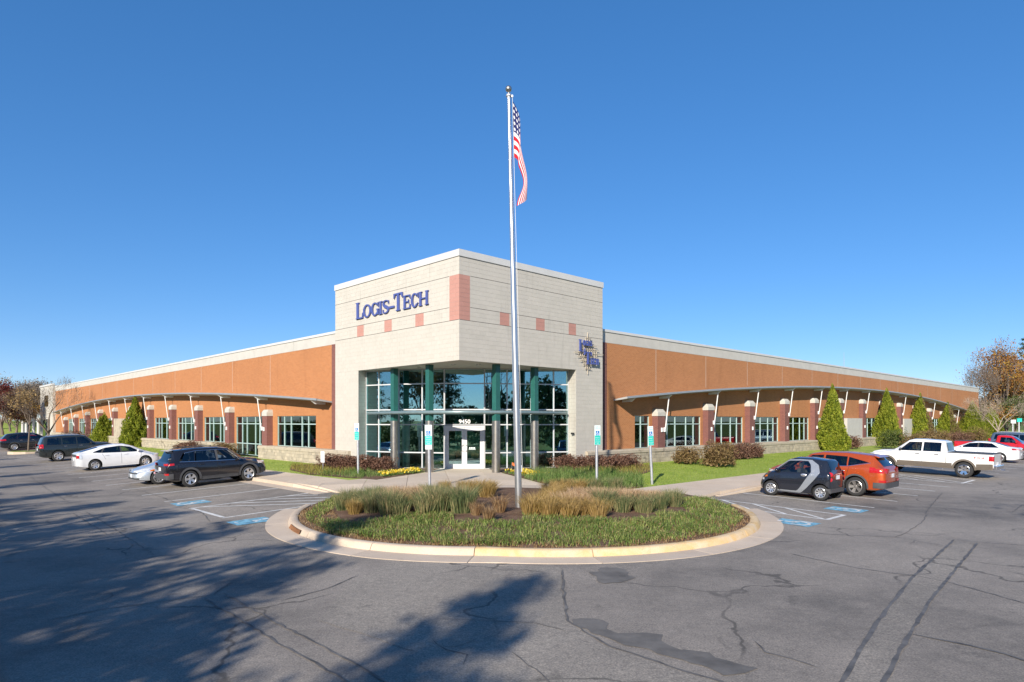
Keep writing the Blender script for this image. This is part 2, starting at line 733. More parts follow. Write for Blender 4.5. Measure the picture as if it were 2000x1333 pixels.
m_brick('brick_dark', (0.20, 0.075, 0.062), (0.15, 0.055, 0.05), (0.24, 0.13, 0.11))
m_brick('block_wall', (0.485, 0.458, 0.405), (0.50, 0.472, 0.418), (0.41, 0.385, 0.335), 0.40, 0.20, 0.010)
m_block('block_cream', (0.515, 0.482, 0.422))
m_block('block_pink', (0.47, 0.245, 0.20), False)
m_basestone('base_stone', (0.450, 0.392, 0.306))
simple('mortar', (0.50, 0.468, 0.41), 0.95)
simple('joint_dark', (0.09, 0.08, 0.07), 0.9)
simple('coping', (0.581, 0.572, 0.546), 0.5, var=0.05, scale=1.0)
simple('band_white', (0.495, 0.473, 0.423), 0.8, var=0.06, scale=1.5)
simple('white_metal', (0.78, 0.78, 0.77), 0.4, var=0.05)
simple('white_frame', (0.558, 0.567, 0.576), 0.35, var=0.04)
simple('teal_frame', (0.40, 0.52, 0.50), 0.4, var=0.06)
simple('canopy_metal', (0.36, 0.36, 0.35), 0.5, 0.0, var=0.12, scale=1.5)
simple('fascia', (0.34, 0.36, 0.38), 0.4, 0.3, var=0.08, scale=2)
simple('teal_paint', (0.022, 0.115, 0.098), 0.4, var=0.1)
simple('canopy_teal', (0.22, 0.34, 0.34), 0.35, 0.2, var=0.15, scale=2)
simple('canopy_tube', (0.20, 0.27, 0.28), 0.35, 0.3, var=0.1)
simple('stainless', (0.42, 0.39, 0.35), 0.32, 0.9, var=0.15, scale=5, bump=0.05)
simple('galvanised', (0.50, 0.51, 0.53), 0.45, 0.6, var=0.15, scale=10)
simple('pole_metal', (0.62, 0.62, 0.63), 0.32, 0.85, var=0.08, scale=3)
simple('soffit', (0.52, 0.46, 0.38), 0.85, var=0.05)
simple('interior_wall', (0.62, 0.61, 0.57), 0.9)
simple('interior_floor', (0.20, 0.19, 0.17), 0.7)
simple('interior_ceiling', (0.55, 0.55, 0.53), 0.9)
simple('letter_blue', (0.075, 0.10, 0.30), 0.4, var=0.1)
simple('rod_bronze', (0.50, 0.42, 0.31), 0.5, 0.2, var=0.15)
simple('paint_white', (0.66, 0.65, 0.62), 0.7, var=0.22, scale=5)
simple('paint_blue', (0.16, 0.37, 0.49), 0.85, var=0.5, scale=7)
simple('sign_white', (0.72, 0.80, 0.78), 0.45, var=0.05)
simple('sign_teal', (0.02, 0.50, 0.42), 0.45, var=0.08)
simple('sign_blue', (0.02, 0.16, 0.46), 0.45, var=0.05)
simple('white_plastic', (0.8, 0.8, 0.78), 0.5, var=0.03)
simple('rust', (0.22, 0.10, 0.045), 0.85, var=0.3, scale=30)
simple('black_iron', (0.03, 0.03, 0.03), 0.6, 0.3)
simple('roofing', (0.35, 0.34, 0.33), 0.95)
m_glass('glass_store', (0.42, 0.62, 0.60), (0.64, 0.92, 0.95), 0.33, 1.5)
m_glass('glass_wing', (0.22, 0.29, 0.28), (0.75, 0.88, 0.86), 0.10, 1.2)
m_glass('glass_car', (0.16, 0.18, 0.18), (0.95, 0.97, 1.0), 0.05, 1.1)
m_glass('glass_clear', (0.62, 0.68, 0.66), (0.95, 0.97, 1.0), 0.03, 1.1)
simple('car_inside', (0.055, 0.052, 0.050), 0.9)
m_ground('lawn', [(0.231, 0.319, 0.061), (0.297, 0.374, 0.077), (0.385, 0.418, 0.121)], 0.7, 26, 0.3, 0.015)
m_ground('verge', [(0.10, 0.13, 0.03), (0.14, 0.18, 0.04), (0.20, 0.19, 0.07)], 0.2, 12)
m_ground('mulch', [(0.12, 0.07, 0.05), (0.19, 0.115, 0.08), (0.27, 0.18, 0.135)], 2.5, 34, 0.9, 0.05)
m_leaf('leaf_lawn', [(0.231, 0.330, 0.050), (0.308, 0.407, 0.072), (0.418, 0.462, 0.121)], 1.0, 0.5)
m_leaf('leaf_arbor', [(0.10, 0.14, 0.014), (0.25, 0.30, 0.026), (0.42, 0.43, 0.055)], 2.2, 0.35)
m_leaf('leaf_arbor_brown', [(0.16, 0.10, 0.05), (0.24, 0.16, 0.08), (0.17, 0.18, 0.05)], 2.2, 0.3)
m_leaf('leaf_burgundy', [(0.075, 0.036, 0.024), (0.165, 0.085, 0.058), (0.29, 0.17, 0.115)], 3.5, 0.25)
m_leaf('leaf_tan', [(0.11, 0.07, 0.03), (0.22, 0.14, 0.065), (0.27, 0.20, 0.08)], 2.5, 0.25)
m_leaf('leaf_shrub_green', [(0.05, 0.075, 0.02), (0.09, 0.125, 0.03), (0.15, 0.16, 0.06)], 2.5, 0.25)
m_leaf('leaf_yellowgrass', [(0.15, 0.17, 0.03), (0.30, 0.28, 0.06), (0.42, 0.33, 0.10)], 1.6, 0.35)
m_leaf('leaf_liriope', [(0.09, 0.17, 0.035), (0.15, 0.24, 0.06), (0.30, 0.34, 0.12)], 1.4, 0.35)
m_leaf('leaf_ground', [(0.119, 0.194, 0.038), (0.216, 0.302, 0.065), (0.432, 0.432, 0.162)], 1.3, 0.35)
m_leaf('leaf_dry', [(0.224, 0.123, 0.056), (0.370, 0.235, 0.118), (0.493, 0.358, 0.202)], 2.5, 0.35)
m_leaf('leaf_fountain', [(0.299, 0.207, 0.057), (0.460, 0.310, 0.115), (0.575, 0.414, 0.184)], 2.2, 0.4)
m_leaf('leaf_bluegrass', [(0.10, 0.15, 0.06), (0.21, 0.235, 0.10), (0.48, 0.38, 0.20)], 1.8, 0.35)
m_leaf('leaf_seed', [(0.299, 0.184, 0.103), (0.529, 0.368, 0.218), (0.667, 0.506, 0.322)], 2.5, 0.35)
m_leaf('petal_yellow', [(0.55, 0.36, 0.01), (0.78, 0.55, 0.02), (0.85, 0.72, 0.2)], 9, 0.25)
m_leaf('petal_white', [(0.7, 0.68, 0.6), (0.8, 0.78, 0.7)], 9, 0.25)
m_leaf('leaf_pine', [(0.018, 0.038, 0.012), (0.035, 0.065, 0.02), (0.06, 0.09, 0.03)], 1.2, 0.15)
m_leaf('leaf_orange', [(0.24, 0.10, 0.035), (0.46, 0.21, 0.05), (0.52, 0.36, 0.08)], 0.6, 0.35)
m_leaf('leaf_red', [(0.10, 0.02, 0.022), (0.20, 0.045, 0.04), (0.22, 0.09, 0.05)], 0.7, 0.3)
m_leaf('leaf_autumn', [(0.17, 0.11, 0.05), (0.30, 0.20, 0.085), (0.40, 0.28, 0.12)], 0.5, 0.3)
m_leaf('leaf_grey', [(0.22, 0.17, 0.13), (0.34, 0.27, 0.20)], 0.5, 0.3)
simple('bark', (0.17, 0.13, 0.10), 0.95, var=0.3, scale=8, bump=0.6, bscale=30)
simple('bark_pale', (0.36, 0.29, 0.23), 0.95, var=0.25, scale=8, bump=0.5, bscale=30)
M = MATS
# ------------------------------------------------------------------ ground, lot, walks
def lot_sheet():
    us = list(np.arange(-17.5, 30, 0.75)) + list(np.arange(30, 131, 5.0)) + [-10.75]
    vs = list(np.arange(-30, 30, 0.75)) + list(np.arange(30, 131, 5.0)) + [-14.8]
    us = sorted(set(round(float(x), 3) for x in us))
    vs = sorted(set(round(float(x), 3) for x in vs))
    mb = MB()
    rows = []
    for v in vs:
        row = []
        for u in us:
            x, y = W2(u, v)
            row.append((x, y, za(x, y)))
        rows.append(row)
    mb.grid(rows)
    return mb.build('parking_lot', M['asphalt'])


lot = tag(lot_sheet(), kind='structure')
mb = MB()
mb.add([(-2500, -2500, -0.06), (2500, -2500, -0.06), (2500, 2500, -0.06), (-2500, 2500, -0.06)], [(0, 1, 2, 3)])
tag(mb.build('ground', M['verge']), kind='structure')

# outer verge on the camera's side and its kerb
mb = MB()
q = [W2(-17.66, -30), W2(-17.66, 130), W2(-80, 130), W2(-80, -30)]
mb.prism(q, -0.05, 0.13)
tag(mb.build('verge', M['verge']), kind='structure')
outer = MB()
v = -28.0
okerb = bpy.data.objects.new('outer_kerb', None)
col.objects.link(okerb)
tag(okerb, kind='structure')
while v < 60:
    mb = MB()
    mb.prism([W2(-17.65, v), W2(-17.65, v + 2.98), W2(-17.50, v + 2.98), W2(-17.50, v)], -0.05, 0.15)
    mb.build('kerb_stone', M['kerb'], okerb)
    v += 3.0

# far grassy rise behind the left end of the building
def mound(name, cx, cy, rx, ry, h, n=28):
    mb = MB()
    rows = []
    for i in range(n + 1):
        row = []
        for j in range(n + 1):
            a, b = -1 + 2 * i / n, -1 + 2 * j / n
            r = min(1, math.hypot(a, b))
            z = h * (0.5 + 0.5 * math.cos(math.pi * r)) - 0.1 + 0.12 * math.sin(a * 9) * math.cos(b * 7) * (1 - r)
            row.append((cx + a * rx, cy + b * ry, z))
        rows.append(row)
    mb.grid(rows, flip=True)
    o = mb.build(name, M['lawn'], smooth=True)
    return tag(o, kind='structure')


mound('hill', -112, 135, 46, 36, 3.4)
mound('hill', 118, 128, 40, 30, 2.0)

# --- walks and plaza made of slabs
def slab_prism(mb, poly, thick=0.14, zoff=0.0, hf=hp):
    n = len(poly)
    a = sum(poly[i][0] * poly[(i + 1) % n][1] - poly[(i + 1) % n][0] * poly[i][1] for i in range(n))
    if a < 0:
        poly = poly[::-1]
    top = [(p[0], p[1], hf(p[0], p[1]) + zoff) for p in poly]
    bot = [(p[0], p[1], hf(p[0], p[1]) + zoff - thick) for p in poly]
    fs = [tuple(range(n, 2 * n)), tuple(range(n - 1, -1, -1))]
    fs += [(i, (i + 1) % n, n + (i + 1) % n, n + i) for i in range(n)]
    mb.add(bot + top, fs)


def walk_root(name):
    o = bpy.data.objects.new(name, None)
    col.objects.link(o)
    return tag(o, kind='structure')


G = 0.008
left_walk = walk_root('walk_left')
v = 3.0
while v < 96:
    mb = MB()
    slab_prism(mb, [W2(-5.68, v + G), W2(-5.68, v + 2.2 - G), W2(-3.7, v + 2.2 - G), W2(-3.7, v + G)])
    mb.build('slab', M['walk'], left_walk)
    v += 2.2
right_walk = walk_root('walk_right')
u = 5.0
while u < 106:
    mb = MB()
    slab_prism(mb, [W2(u + G, -9.78), W2(u + 2.4 - G, -9.78), W2(u + 2.4 - G, -7.3), W2(u + G, -7.3)])
    mb.build('slab', M['walk'], right_walk)
    u += 2.4

PLAZA = [W2(-5.68, 3.0), W2(-3.0, 3.0), (-5.88, 28.5), (-4.35, 31.0), (-3.95, 32.6), (-3.62, 33.9), (-1.30, 33.9), (-0.62, 31.9),
         (-0.43, 30.9), (1.16, 27.1), (2.45, 25.3), W2(1.6, -7.3), W2(4.99, -7.3), W2(4.99, -9.78), W2(1.6, -9.75), (3.2, 24.2), (1.05, 24.2),
         (1.05, 21.4), (-0.55, 21.4), (-0.55, 24.3), (-3.0, 24.6), (-6.2, 24.5), W2(-5.68, -0.4)]


def hplaza(x, y):
    h = hp(x, y)
    u, v = UV(x, y)
    # dropped kerbs at both ends of the plaza
    d = math.hypot(x + 6.3, y - 25.2)
    h = h - max(0, 1 - d / 2.2) * max(0, h - za(x, y) - 0.02)
    d = math.hypot(x - 6.2, y - 24.2)
    h = h - max(0, 1 - d / 2.2) * max(0, h - za(x, y) - 0.02)
    if y < 24.3:
        h = min(h, 0.34 + (y - 21.4) * 0.02)
    return h


plaza = walk_root('plaza')
ang = R(8)
ca, sa_ = math.cos(ang), math.sin(ang)
for i in range(-6, 8):
    for j in range(-4, 8):
        cell = []
        for (p, q) in ((0, 0), (1, 0), (1, 1), (0, 1)):
            lx, ly = (i + p) * 1.75 + (G if p == 0 else -G), (j + q) * 1.75 + (G if q == 0 else -G)
            cell.append((-2.4 + lx * ca - ly * sa_, 25.9 + lx * sa_ + ly * ca))
        pc = clip_poly(PLAZA, cell)
        if len(pc) >= 3:
            ar = abs(sum(pc[k][0] * pc[(k + 1) % len(pc)][1] - pc[(k + 1) % len(pc)][0] * pc[k][1] for k in range(len(pc)))) / 2
            if ar > 0.03:
                mb = MB()
                slab_prism(mb, pc, 0.12, 0.004, hplaza)
                mb.build('slab', M['walk'], plaza)

# --- straight kerbs with gutters
kerb_l = walk_root('kerb_left')
v = 0.9
first = True
while v < 95:
    L = 3.0
    mb = MB()
    for s0, s1 in ((v + 0.006, v + L - 0.006),):
        pts = []
        for vv in (s0, s1):
            x, y = W2(-5.85, vv)
            z = za(x, y)
            top = z + 0.15
            if first and vv == s0:
                top = z + 0.03
            row = []
            for (uu, zz) in ((-5.87, z - 0.1), (-5.87, z + 0.01), (-5.845, top - 0.02), (-5.82, top), (-5.69, top + 0.004), (-5.69, z - 0.1)):
                xx, yy = W2(uu, vv)
                row.append((xx, yy, zz))
            pts.append(row)
        mb.grid(pts, flip=True)
        mb.add(pts[0], [tuple(range(6))])
        mb.add(pts[1], [tuple(range(5, -1, -1))])
    mb.build('kerb_stone', M['kerb'], kerb_l)
    mb = MB()
    q = [W2(-6.38, v + 0.006), W2(-6.38, v + L - 0.006), W2(-5.86, v + L - 0.006), W2(-5.86, v + 0.006)]
    slab_prism(mb, q, 0.08, 0.006, za)
    mb.build('gutter_slab', M['gutter'], kerb_l)
    v += L
    first = False
kerb_r = walk_root('kerb_right')
u = 4.6
first = True
while u < 105:
    L = 3.0
    pts = []
    for uu in (u + 0.006, u + L - 0.006):
        x, y = W2(uu, -9.95)
        z = za(x, y)
        top = z + 0.15
        if first and uu < u + 1:
            top = z + 0.02
        row = []
        for (vv, zz) in ((-9.98, z - 0.1), (-9.98, z + 0.01), (-9.955, top - 0.02), (-9.93, top), (-9.79, top + 0.004), (-9.79, z - 0.1)):
            xx, yy = W2(uu, vv)
            row.append((xx, yy, zz))
        pts.append(row)
    mb = MB()
    mb.grid(pts)
    mb.add(pts[0], [tuple(range(5, -1, -1))])
    mb.add(pts[1], [tuple(range(6))])
    mb.build('kerb_stone', M['kerb'], kerb_r)
    u += L
    first = False

# --- round island: gutter ring, kerb ring, planted bed
IX, IY, IR = 0.35, 21.45, 7.87
A0, A1 = 178.0, 364.0
NSEG = 9
ring = walk_root('island_kerb')
for k in range(NSEG):
    a0 = A0 + (A1 - A0) * k / NSEG + 0.07
    a1 = A0 + (A1 - A0) * (k + 1) / NSEG - 0.07
    n = 10
    g_rows, k_rows = [], []
    for i in range(n + 1):
        a = R(a0 + (a1 - a0) * i / n)
        c_, s_ = math.cos(a), math.sin(a)

        def P(r, dz):
            x, y = IX + r * c_, IY + r * s_
            return (x, y, za(x, y) + dz)
        g_rows.append([P(IR, -0.06), P(IR, 0.012), P(7.26, 0.006), P(7.26, -0.06)])
        k_rows.append([P(7.275, -0.05), P(7.255, 0.012), P(7.20, 0.125), P(7.165, 0.15), P(7.03, 0.155), P(6.98, 0.13), P(6.98, -0.05)])
    mb = MB()
    mb.grid(g_rows, flip=True)
    mb.add(g_rows[0], [(0, 1, 2, 3)])
    mb.add(g_rows[-1], [(3, 2, 1, 0)])
    mb.build('gutter_slab', M['gutter'], ring, smooth=True, angle=35)
    mb = MB()
    mb.grid(k_rows, flip=True)
    mb.add(k_rows[0], [tuple(range(7))])
    mb.add(k_rows[-1], [tuple(range(6, -1, -1))])
    mid = (a0 + a1) / 2
    mb.build('kerb_stone', M['kerb_yellow'] if 255 < mid < 365 else M['kerb'], ring, smooth=True, angle=40)
# storm drain grate set into the kerb face on the left
dr = thing('storm_drain', 'rusty slotted drain opening in the left kerb of the round island', 'drain', (0, 0, 0))
mb = MB()
rows = []
for i in range(9):
    a = R(206.5 + 9 * i / 8)
    rows.append([(IX + r * math.cos(a), IY + r * math.sin(a), za(IX + r * math.cos(a), IY + r * math.sin(a)) + dz) for r, dz in ((7.272, 0.03), (7.225, 0.128))])
mb.grid(rows, flip=True)
mb.build('opening', M['black_iron'], dr)
for i in range(15):
    a = R(206.8 + 8.4 * i / 14)
    p = [(IX + r * math.cos(a), IY + r * math.sin(a), za(IX + r * math.cos(a), IY + r * math.sin(a)) + dz) for r, dz in ((7.29, 0.025), (7.236, 0.125))]
    mb = MB()
    mb.tube(p, 0.014, 5)
    mb.build('bar', M['rust'], dr)


def hisl(x, y):
    r = math.hypot(x - IX, y - IY)
    k = za(x, y) + 0.10
    f = min(1, max(0, (7.1 - r) / 3.5))
    return k + f * 0.10 if y < 25 else min(hp(x, y) - 0.05, k + f * 0.1)


mb = MB()
rows = []
for i in range(15):
    r = 7.0 * i / 14
    r = r if i < 14 else 6.99
    rows.append([(IX + r * math.cos(2 * math.pi * k / 64), IY + r * math.sin(2 * math.pi * k / 64),
                  min(hisl(IX + r * math.cos(2 * math.pi * k / 64), IY + r * math.sin(2 * math.pi * k / 64)),
                      99)) for k in range(65)])
rows.append([(IX + 7.14 * math.cos(2 * math.pi * k / 64), IY + 7.14 * math.sin(2 * math.pi * k / 64), za(IX + 7.14 * math.cos(2 * math.pi * k / 64), IY + 7.14 * math.sin(2 * math.pi * k / 64)) - 0.04) for k in range(65)])
mb.grid(rows)
tag(mb.build('island_bed', M['mulch'], smooth=True), kind='structure')

# --- lawns
def sheet(name, mat, u0, u1, v0, v1, du, dv, zoff=0.0):
    nu, nv = max(1, round((u1 - u0) / du)), max(1, round((v1 - v0) / dv))
    mb = MB()
    rows = []
    for j in range(nv + 1):
        row = []
        for i in range(nu + 1):
            x, y = W2(u0 + (u1 - u0) * i / nu, v0 + (v1 - v0) * j / nv)
            row.append((x, y, hp(x, y) + zoff + 0.012 * math.sin(x * 1.7) * math.cos(y * 1.3)))
        rows.append(row)
    mb.grid(rows)
    return tag(mb.build(name, mat, smooth=True), kind='structure')


sheet('lawn', M['lawn'], -3.69, 0.3, 2.0, 96.0, 0.5, 1.0, -0.01)
sheet('lawn', M['lawn'], 1.0, 106.0, -7.29, 0.3, 1.0, 0.6, -0.01)

BED_L = [(-5.9, 28.56), (-4.4, 31.0), (-4.0, 32.6), (-3.7, 33.9), (-6.0, 34.4), (-8.2, 35.2), W2(-0.2, 12.5), W2(-1.6, 13.0), W2(-3.0, 10.2), W2(-3.55, 7.0), W2(-3.2, 3.6)]
BED_R = [(-0.40, 30.95), (-0.6, 31.9), (-1.2, 33.9), (1.0, 34.4), (3.1, 34.6), W2(9.0, -0.2), W2(13.0, -0.3), W2(12.6, -1.6), W2(10.0, -3.3), W2(7.2, -4.4), W2(5.2, -6.0), W2(3.6, -7.2), W2(1.6, -7.25), (2.45, 25.35), (1.2, 27.1)]


def bed(name, poly, n=40):
    xs = [p[0] for p in poly]
    ys = [p[1] for p in poly]
    bm = bmesh.new()
    vs = [bm.verts.new((p[0], p[1], 0)) for p in poly]
    f = bm.faces.new(vs)
    bmesh.ops.triangulate(bm, faces=[f])
    for _ in range(4):
        bmesh.ops.subdivide_edges(bm, edges=[e for e in bm.edges if e.calc_length() > 0.6], cuts=1)
    bmesh.ops.triangulate(bm, faces=bm.faces)
    for v in bm.verts:
        v.co.z = hp(v.co.x, v.co.y) + 0.015
    bmesh.ops.recalc_face_normals(bm, faces=bm.faces)
    me = bpy.data.meshes.new(name)
    bm.to_mesh(me)
    bm.free()
    o = obj(name, me, M['mulch'])
    return tag(o, kind='structure')


bed('planting_bed', BED_L)
bed('planting_bed', BED_R)

# --- painted markings on the lot (children of the lot)
def strip(name, pts, w, mat, zoff=0.006, jitter=0.0, parent=lot, step=0.7):
    P2 = [Vector((p[0], p[1])) for p in pts]
    dense = []
    for a, b in zip(P2[:-1], P2[1:]):
        n = max(1, int((b - a).length / step))
        for i in range(n):
            dense.append(a.lerp(b, i / n))
    dense.append(P2[-1])
    if jitter:
        for i in range(1, len(dense) - 1):
            dense[i] = dense[i] + Vector((random.gauss(0, jitter), random.gauss(0, jitter)))
    rows = []
    for i, p in enumerate(dense):
        d = dense[min(i + 1, len(dense) - 1)] - dense[max(i - 1, 0)]
        d.normalize()
        nrm = Vector((-d.y, d.x))
        ww = w * (0.5 if not jitter else 0.5 * random.uniform(0.55, 1.25))
        if jitter and i in (0, len(dense) - 1):
            ww *= 0.25
        l, r_ = p + nrm * ww, p - nrm * ww
        rows.append([(l.x, l.y, za(l.x, l.y) + zoff), (r_.x, r_.y, za(r_.x, r_.y) + zoff)])
    mb = MB()
    mb.grid(rows, flip=True)
    return mb.build(name, mat, parent)


SW = 0.105
stalls_l = [1.42, 4.12, 7.0, 9.95] + [12.8 + 2.86 * k for k in range(13)]
for v in stalls_l + [-1.62]:
    if v > 48:
        continue
    strip('parking_line', [W2(-10.78, v), W2(-6.40, v)], SW, M['paint_white'])
strip('parking_line', [W2(-10.72, 1.30), W2(-10.72, -1.50)], 0.14, M['paint_white'], 0.009)
for k in range(6):
    u0 = -10.35 + 1.02 * k
    a, b = (u0, 1.36), (u0 + 2.9 * 0.7195 / 0.6947, 1.36 - 2.9)
    if b[0] > -6.45:
        t = (-6.45 - a[0]) / (b[0] - a[0])
        b = (a[0] + (b[0] - a[0]) * t, a[1] + (b[1] - a[1]) * t)
    if b[0] > a[0]:
        strip('hatch_line', [W2(*a), W2(*b)], SW, M['paint_white'], 0.009)
for u in [2.30, 3.74, 6.36, 8.95, 11.55, 14.1, 16.6, 19.1, 21.65, 24.9, 27.6, 30.3, 33.0, 35.7, 38.4, 41.1, 43.8, 46.5, 49.2]:
    strip('parking_line', [W2(u, -14.82), W2(u, -10.02)], SW, M['paint_white'])
for (ua, ub) in ((2.30, 3.74), (19.1, 21.65)):
    strip('parking_line', [W2(ua + 0.06, -14.76), W2(ub - 0.06, -14.76)], 0.14, M['paint_white'], 0.009)
    for k in range(4):
        v0 = -13.9 + k * 1.15
        dv = (ub - ua)
        strip('hatch_line', [W2(ua + 0.06, v0 - dv * 0.5), W2(ub - 0.06, min(-10.1, v0 + dv * 0.7))], SW, M['paint_white'], 0.009)


def hc_symbol(u, v, along):
    """blue square with the white wheelchair figure, painted on the asphalt"""
    f = (lambda a, b: W2(u + a, v + b)) if along == 'u' else (lambda a, b: W2(u - b, v + a))
    q = [f(-0.58, -0.46), f(0.58, -0.46), f(0.58, 0.46), f(-0.58, 0.46)]
    mb = MB()
    mb.add([(p[0], p[1], za(*p) + 0.007) for p in q], [(0, 1, 2, 3)])
    blue = mb.build('handicap_square', M['paint_blue'], lot)

    def st(pts, w):
        strip('figure_stroke', [f(*p) for p in pts], w, M['paint_white'], 0.013, parent=blue, step=5)
    arc = [(-0.12 + 0.30 * math.cos(R(t)), 0.05 + 0.30 * math.sin(R(t))) for t in range(70, 331, 26)]
    st(arc, 0.09)
    st([(0.30, 0.0), (0.02, 0.02)], 0.10)
    st([(0.02, 0.0), (-0.05, -0.32), (-0.36, -0.38)], 0.10)
    mb = MB()
    pp = [f(0.43 + 0.09 * math.cos(2 * math.pi * k / 10), 0.03 + 0.09 * math.sin(2 * math.pi * k / 10)) for k in range(10)]
    mb.add([(p[0], p[1], za(*p) + 0.013) for p in pp], [tuple(range(10))])
    mb.build('figure_head', M['paint_white'], blue)


hc_symbol(-10.25, 2.85, 'u')
hc_symbol(-10.45, -3.0, 'u')
hc_symbol(0.95, -14.35, 'v')
hc_symbol(5.05, -14.35, 'v')

# --- tar seams and repaired patches
TRENCH = [[(11.19, 16.64), (9.29, 14.45), (7.7, 12.63), (6.13, 10.67), (5.14, 9.4), (4.41, 8.39), (3.79, 7.55), (3.17, 6.68)],
          [(11.43, 16.15), (9.5, 13.91), (8.04, 12.21), (6.9, 10.88), (5.85, 9.56), (4.97, 8.46), (4.28, 7.55), (3.59, 6.68)]]
SEAMS = [[(6.26, 14.93), (6.71, 14.01), (7.11, 13.33), (7.82, 12.71), (8.14, 12.15), (8.43, 10.82), (8.53, 9.95)],
         [(7.61, 18.17), (8.35, 17.43), (9.93, 16.97), (10.36, 15.79)], [(9.89, 16.97), (10.53, 17.59), (12.13, 19.45), (13.33, 21.11)],
         [(11.21, 16.68), (11.72, 16.18), (12.35, 15.85), (13.25, 15.47)], [(5.63, 9.24), (5.99, 8.94), (6.24, 8.62), (6.4, 8.21), (6.64, 7.75)],
         [(3.3, 8.98), (3.29, 8.52), (3.52, 8.3), (3.72, 7.99)],
         [(1.01, 13.12), (0.89, 11.02), (0.83, 9.88), (1.29, 8.74), (1.69, 8.35), (1.91, 8.04), (2.37, 7.6), (2.77, 7.11)],
         [(-2.41, 10.3), (-1.52, 10.02), (0.38, 9.75), (0.79, 9.35)],
         [(-5.23, 11.17), (-3.38, 9.13), (-2.0, 7.67), (-1.27, 6.79)], [(-5.02, 11.46), (-3.26, 9.52), (-1.88, 8.06), (-1.12, 7.17)],
         [(-14.1, 21.76), (-9.54, 16.53), (-8.02, 14.7)], [(-14.28, 21.4), (-10.68, 17.35)],
         [(-7.08, 9.78), (-6.48, 10.52), (-5.15, 11.33), (-5.24, 12.35)], [(-3.84, 10.94), (-3.3, 11.78), (-2.98, 12.75)],
         [(0.0, 8.52), (0.19, 8.08), (0.36, 7.75), (0.46, 7.31)], [(-1.09, 9.02), (-0.87, 8.62), (-0.56, 8.43), (-0.6, 8.08)],
         [(-0.95, 8.71), (-0.75, 8.73), (-0.49, 9.02)], [(18.52, 23.78), (16.25, 21.4), (15.43, 22.01), (14.37, 23.07)],
         [(13.4, 21.3), (15.0, 23.5), (18.0, 27.5)], [(-16.5, 24.4), (-20.5, 29.0), (-26.0, 35.5)], [(-13.6, 25.6), (-10.2, 21.6), (-9.0, 19.6)],
         [(-16.6, 28.9), (-13.2, 25.2)]]
for s in TRENCH:
    strip('tar_seam', s, 0.062, M['tar'], 0.010, 0.006, step=0.22)
WIDE = {4: 0.09, 6: 0.06, 8: 0.05, 9: 0.05}
for i, s in enumerate(SEAMS):
    strip('tar_seam', s, WIDE.get(i, 0.034) * 0.72, M['tar'], 0.010, 0.014, step=0.16)


def ragged(name, poly, mat, zoff, amp=0.06, parent=lot):
    pts = []
    n = len(poly)
    for i in range(n):
        a, b = Vector(poly[i]), Vector(poly[(i + 1) % n])
        m = max(2, int((b - a).length / 0.16))
        for k in range(m):
            p = a.lerp(b, k / m)
            pts.append((p.x + random.gauss(0, amp), p.y + random.gauss(0, amp)))
    mb = MB()
    mb.add([(p[0], p[1], za(*p) + zoff) for p in pts], [tuple(range(len(pts)))])
    return mb.build(name, mat, parent)


ragged('asphalt_patch', [(-2.6, 13.9), (-0.8, 13.42), (0.99, 13.38), (0.86, 11.0), (0.80, 9.9), (1.26, 8.76), (2.3, 7.65), (2.7, 6.8), (-1.2, 6.8), (-1.3, 8.6), (-2.9, 9.9), (-3.0, 12.2)], M['asphalt_patch'], 0.006, 0.015)
ragged('asphalt_patch', [(11.2, 16.5), (11.4, 16.2), (8.04, 12.21), (5.85, 9.56), (3.7, 6.75), (3.2, 6.75), (5.14, 9.4), (7.7, 12.63)], M['asphalt_patch'], 0.007, 0.01)
ragged('asphalt_repair', [(0.88, 9.95), (1.39, 9.9), (1.46, 9.35), (2.09, 9.24), (2.05, 8.77), (2.61, 8.39), (2.96, 7.91), (2.54, 7.75), (2.12, 8.25), (1.5, 8.77), (0.97, 9.58)], M['tar_dark'], 0.008, 0.04)
ragged('asphalt_repair', [(1.52, 12.97), (2.0, 13.42), (2.3, 13.3), (2.26, 12.35), (1.8, 12.15), (1.57, 12.23)], M['tar_dark'], 0.008, 0.05)

# --- small kerbed islands between the stalls, far left
def stall_island(v0, v1):
    r = walk_root('stall_island')
    mb = MB()
    poly = []
    for (uu, vv) in ((-6.3, v0), (-9.0, v0), (-9.8, v0 + 0.5), (-10.1, (v0 + v1) / 2), (-9.8, v1 - 0.5), (-9.0, v1), (-6.3, v1)):
        poly.append(W2(uu, vv))
    mb.prism(poly, 0.0, 0.27)
    mb.build('kerb_stone', M['kerb'], r)
    cx = sum(p[0] for p in poly) / len(poly)
    cy = sum(p[1] for p in poly) / len(poly)
    mb = MB()
    mb.prism([(cx + (p[0] - cx) * 0.9, cy + (p[1] - cy) * 0.9) for p in poly], 0.2, 0.30)
    mb.build('soil', M['verge'], r)


stall_island(49.5, 52.6)
stall_island(70.0, 73.0)
# ------------------------------------------------------------------ the building
bld = thing('office_building', 'low orange brick office building with a cream block corner entrance tower', 'building', (CX, CY, 0), (0, 0, YAW_U))


def fb(mb, face, a0, a1, o0, o1, z0, z1, mi=0):
    """box on a facade: a along it, o outward from the tower plane"""
    if face == 'L':
        mb.box(-o1, -o0, a0, a1, z0, z1, mi)
    else:
        mb.box(a0, a1, -o1, -o0, z0, z1, mi)


def fp(face, a, o, z):
    return (-o, a, z) if face == 'L' else (a, -o, z)


TW = {'L': 10.9, 'R': 10.14}
OPEN = {'L': 8.44, 'R': 7.9}
TOP, COP, SOF = 10.6, 10.3, 5.7
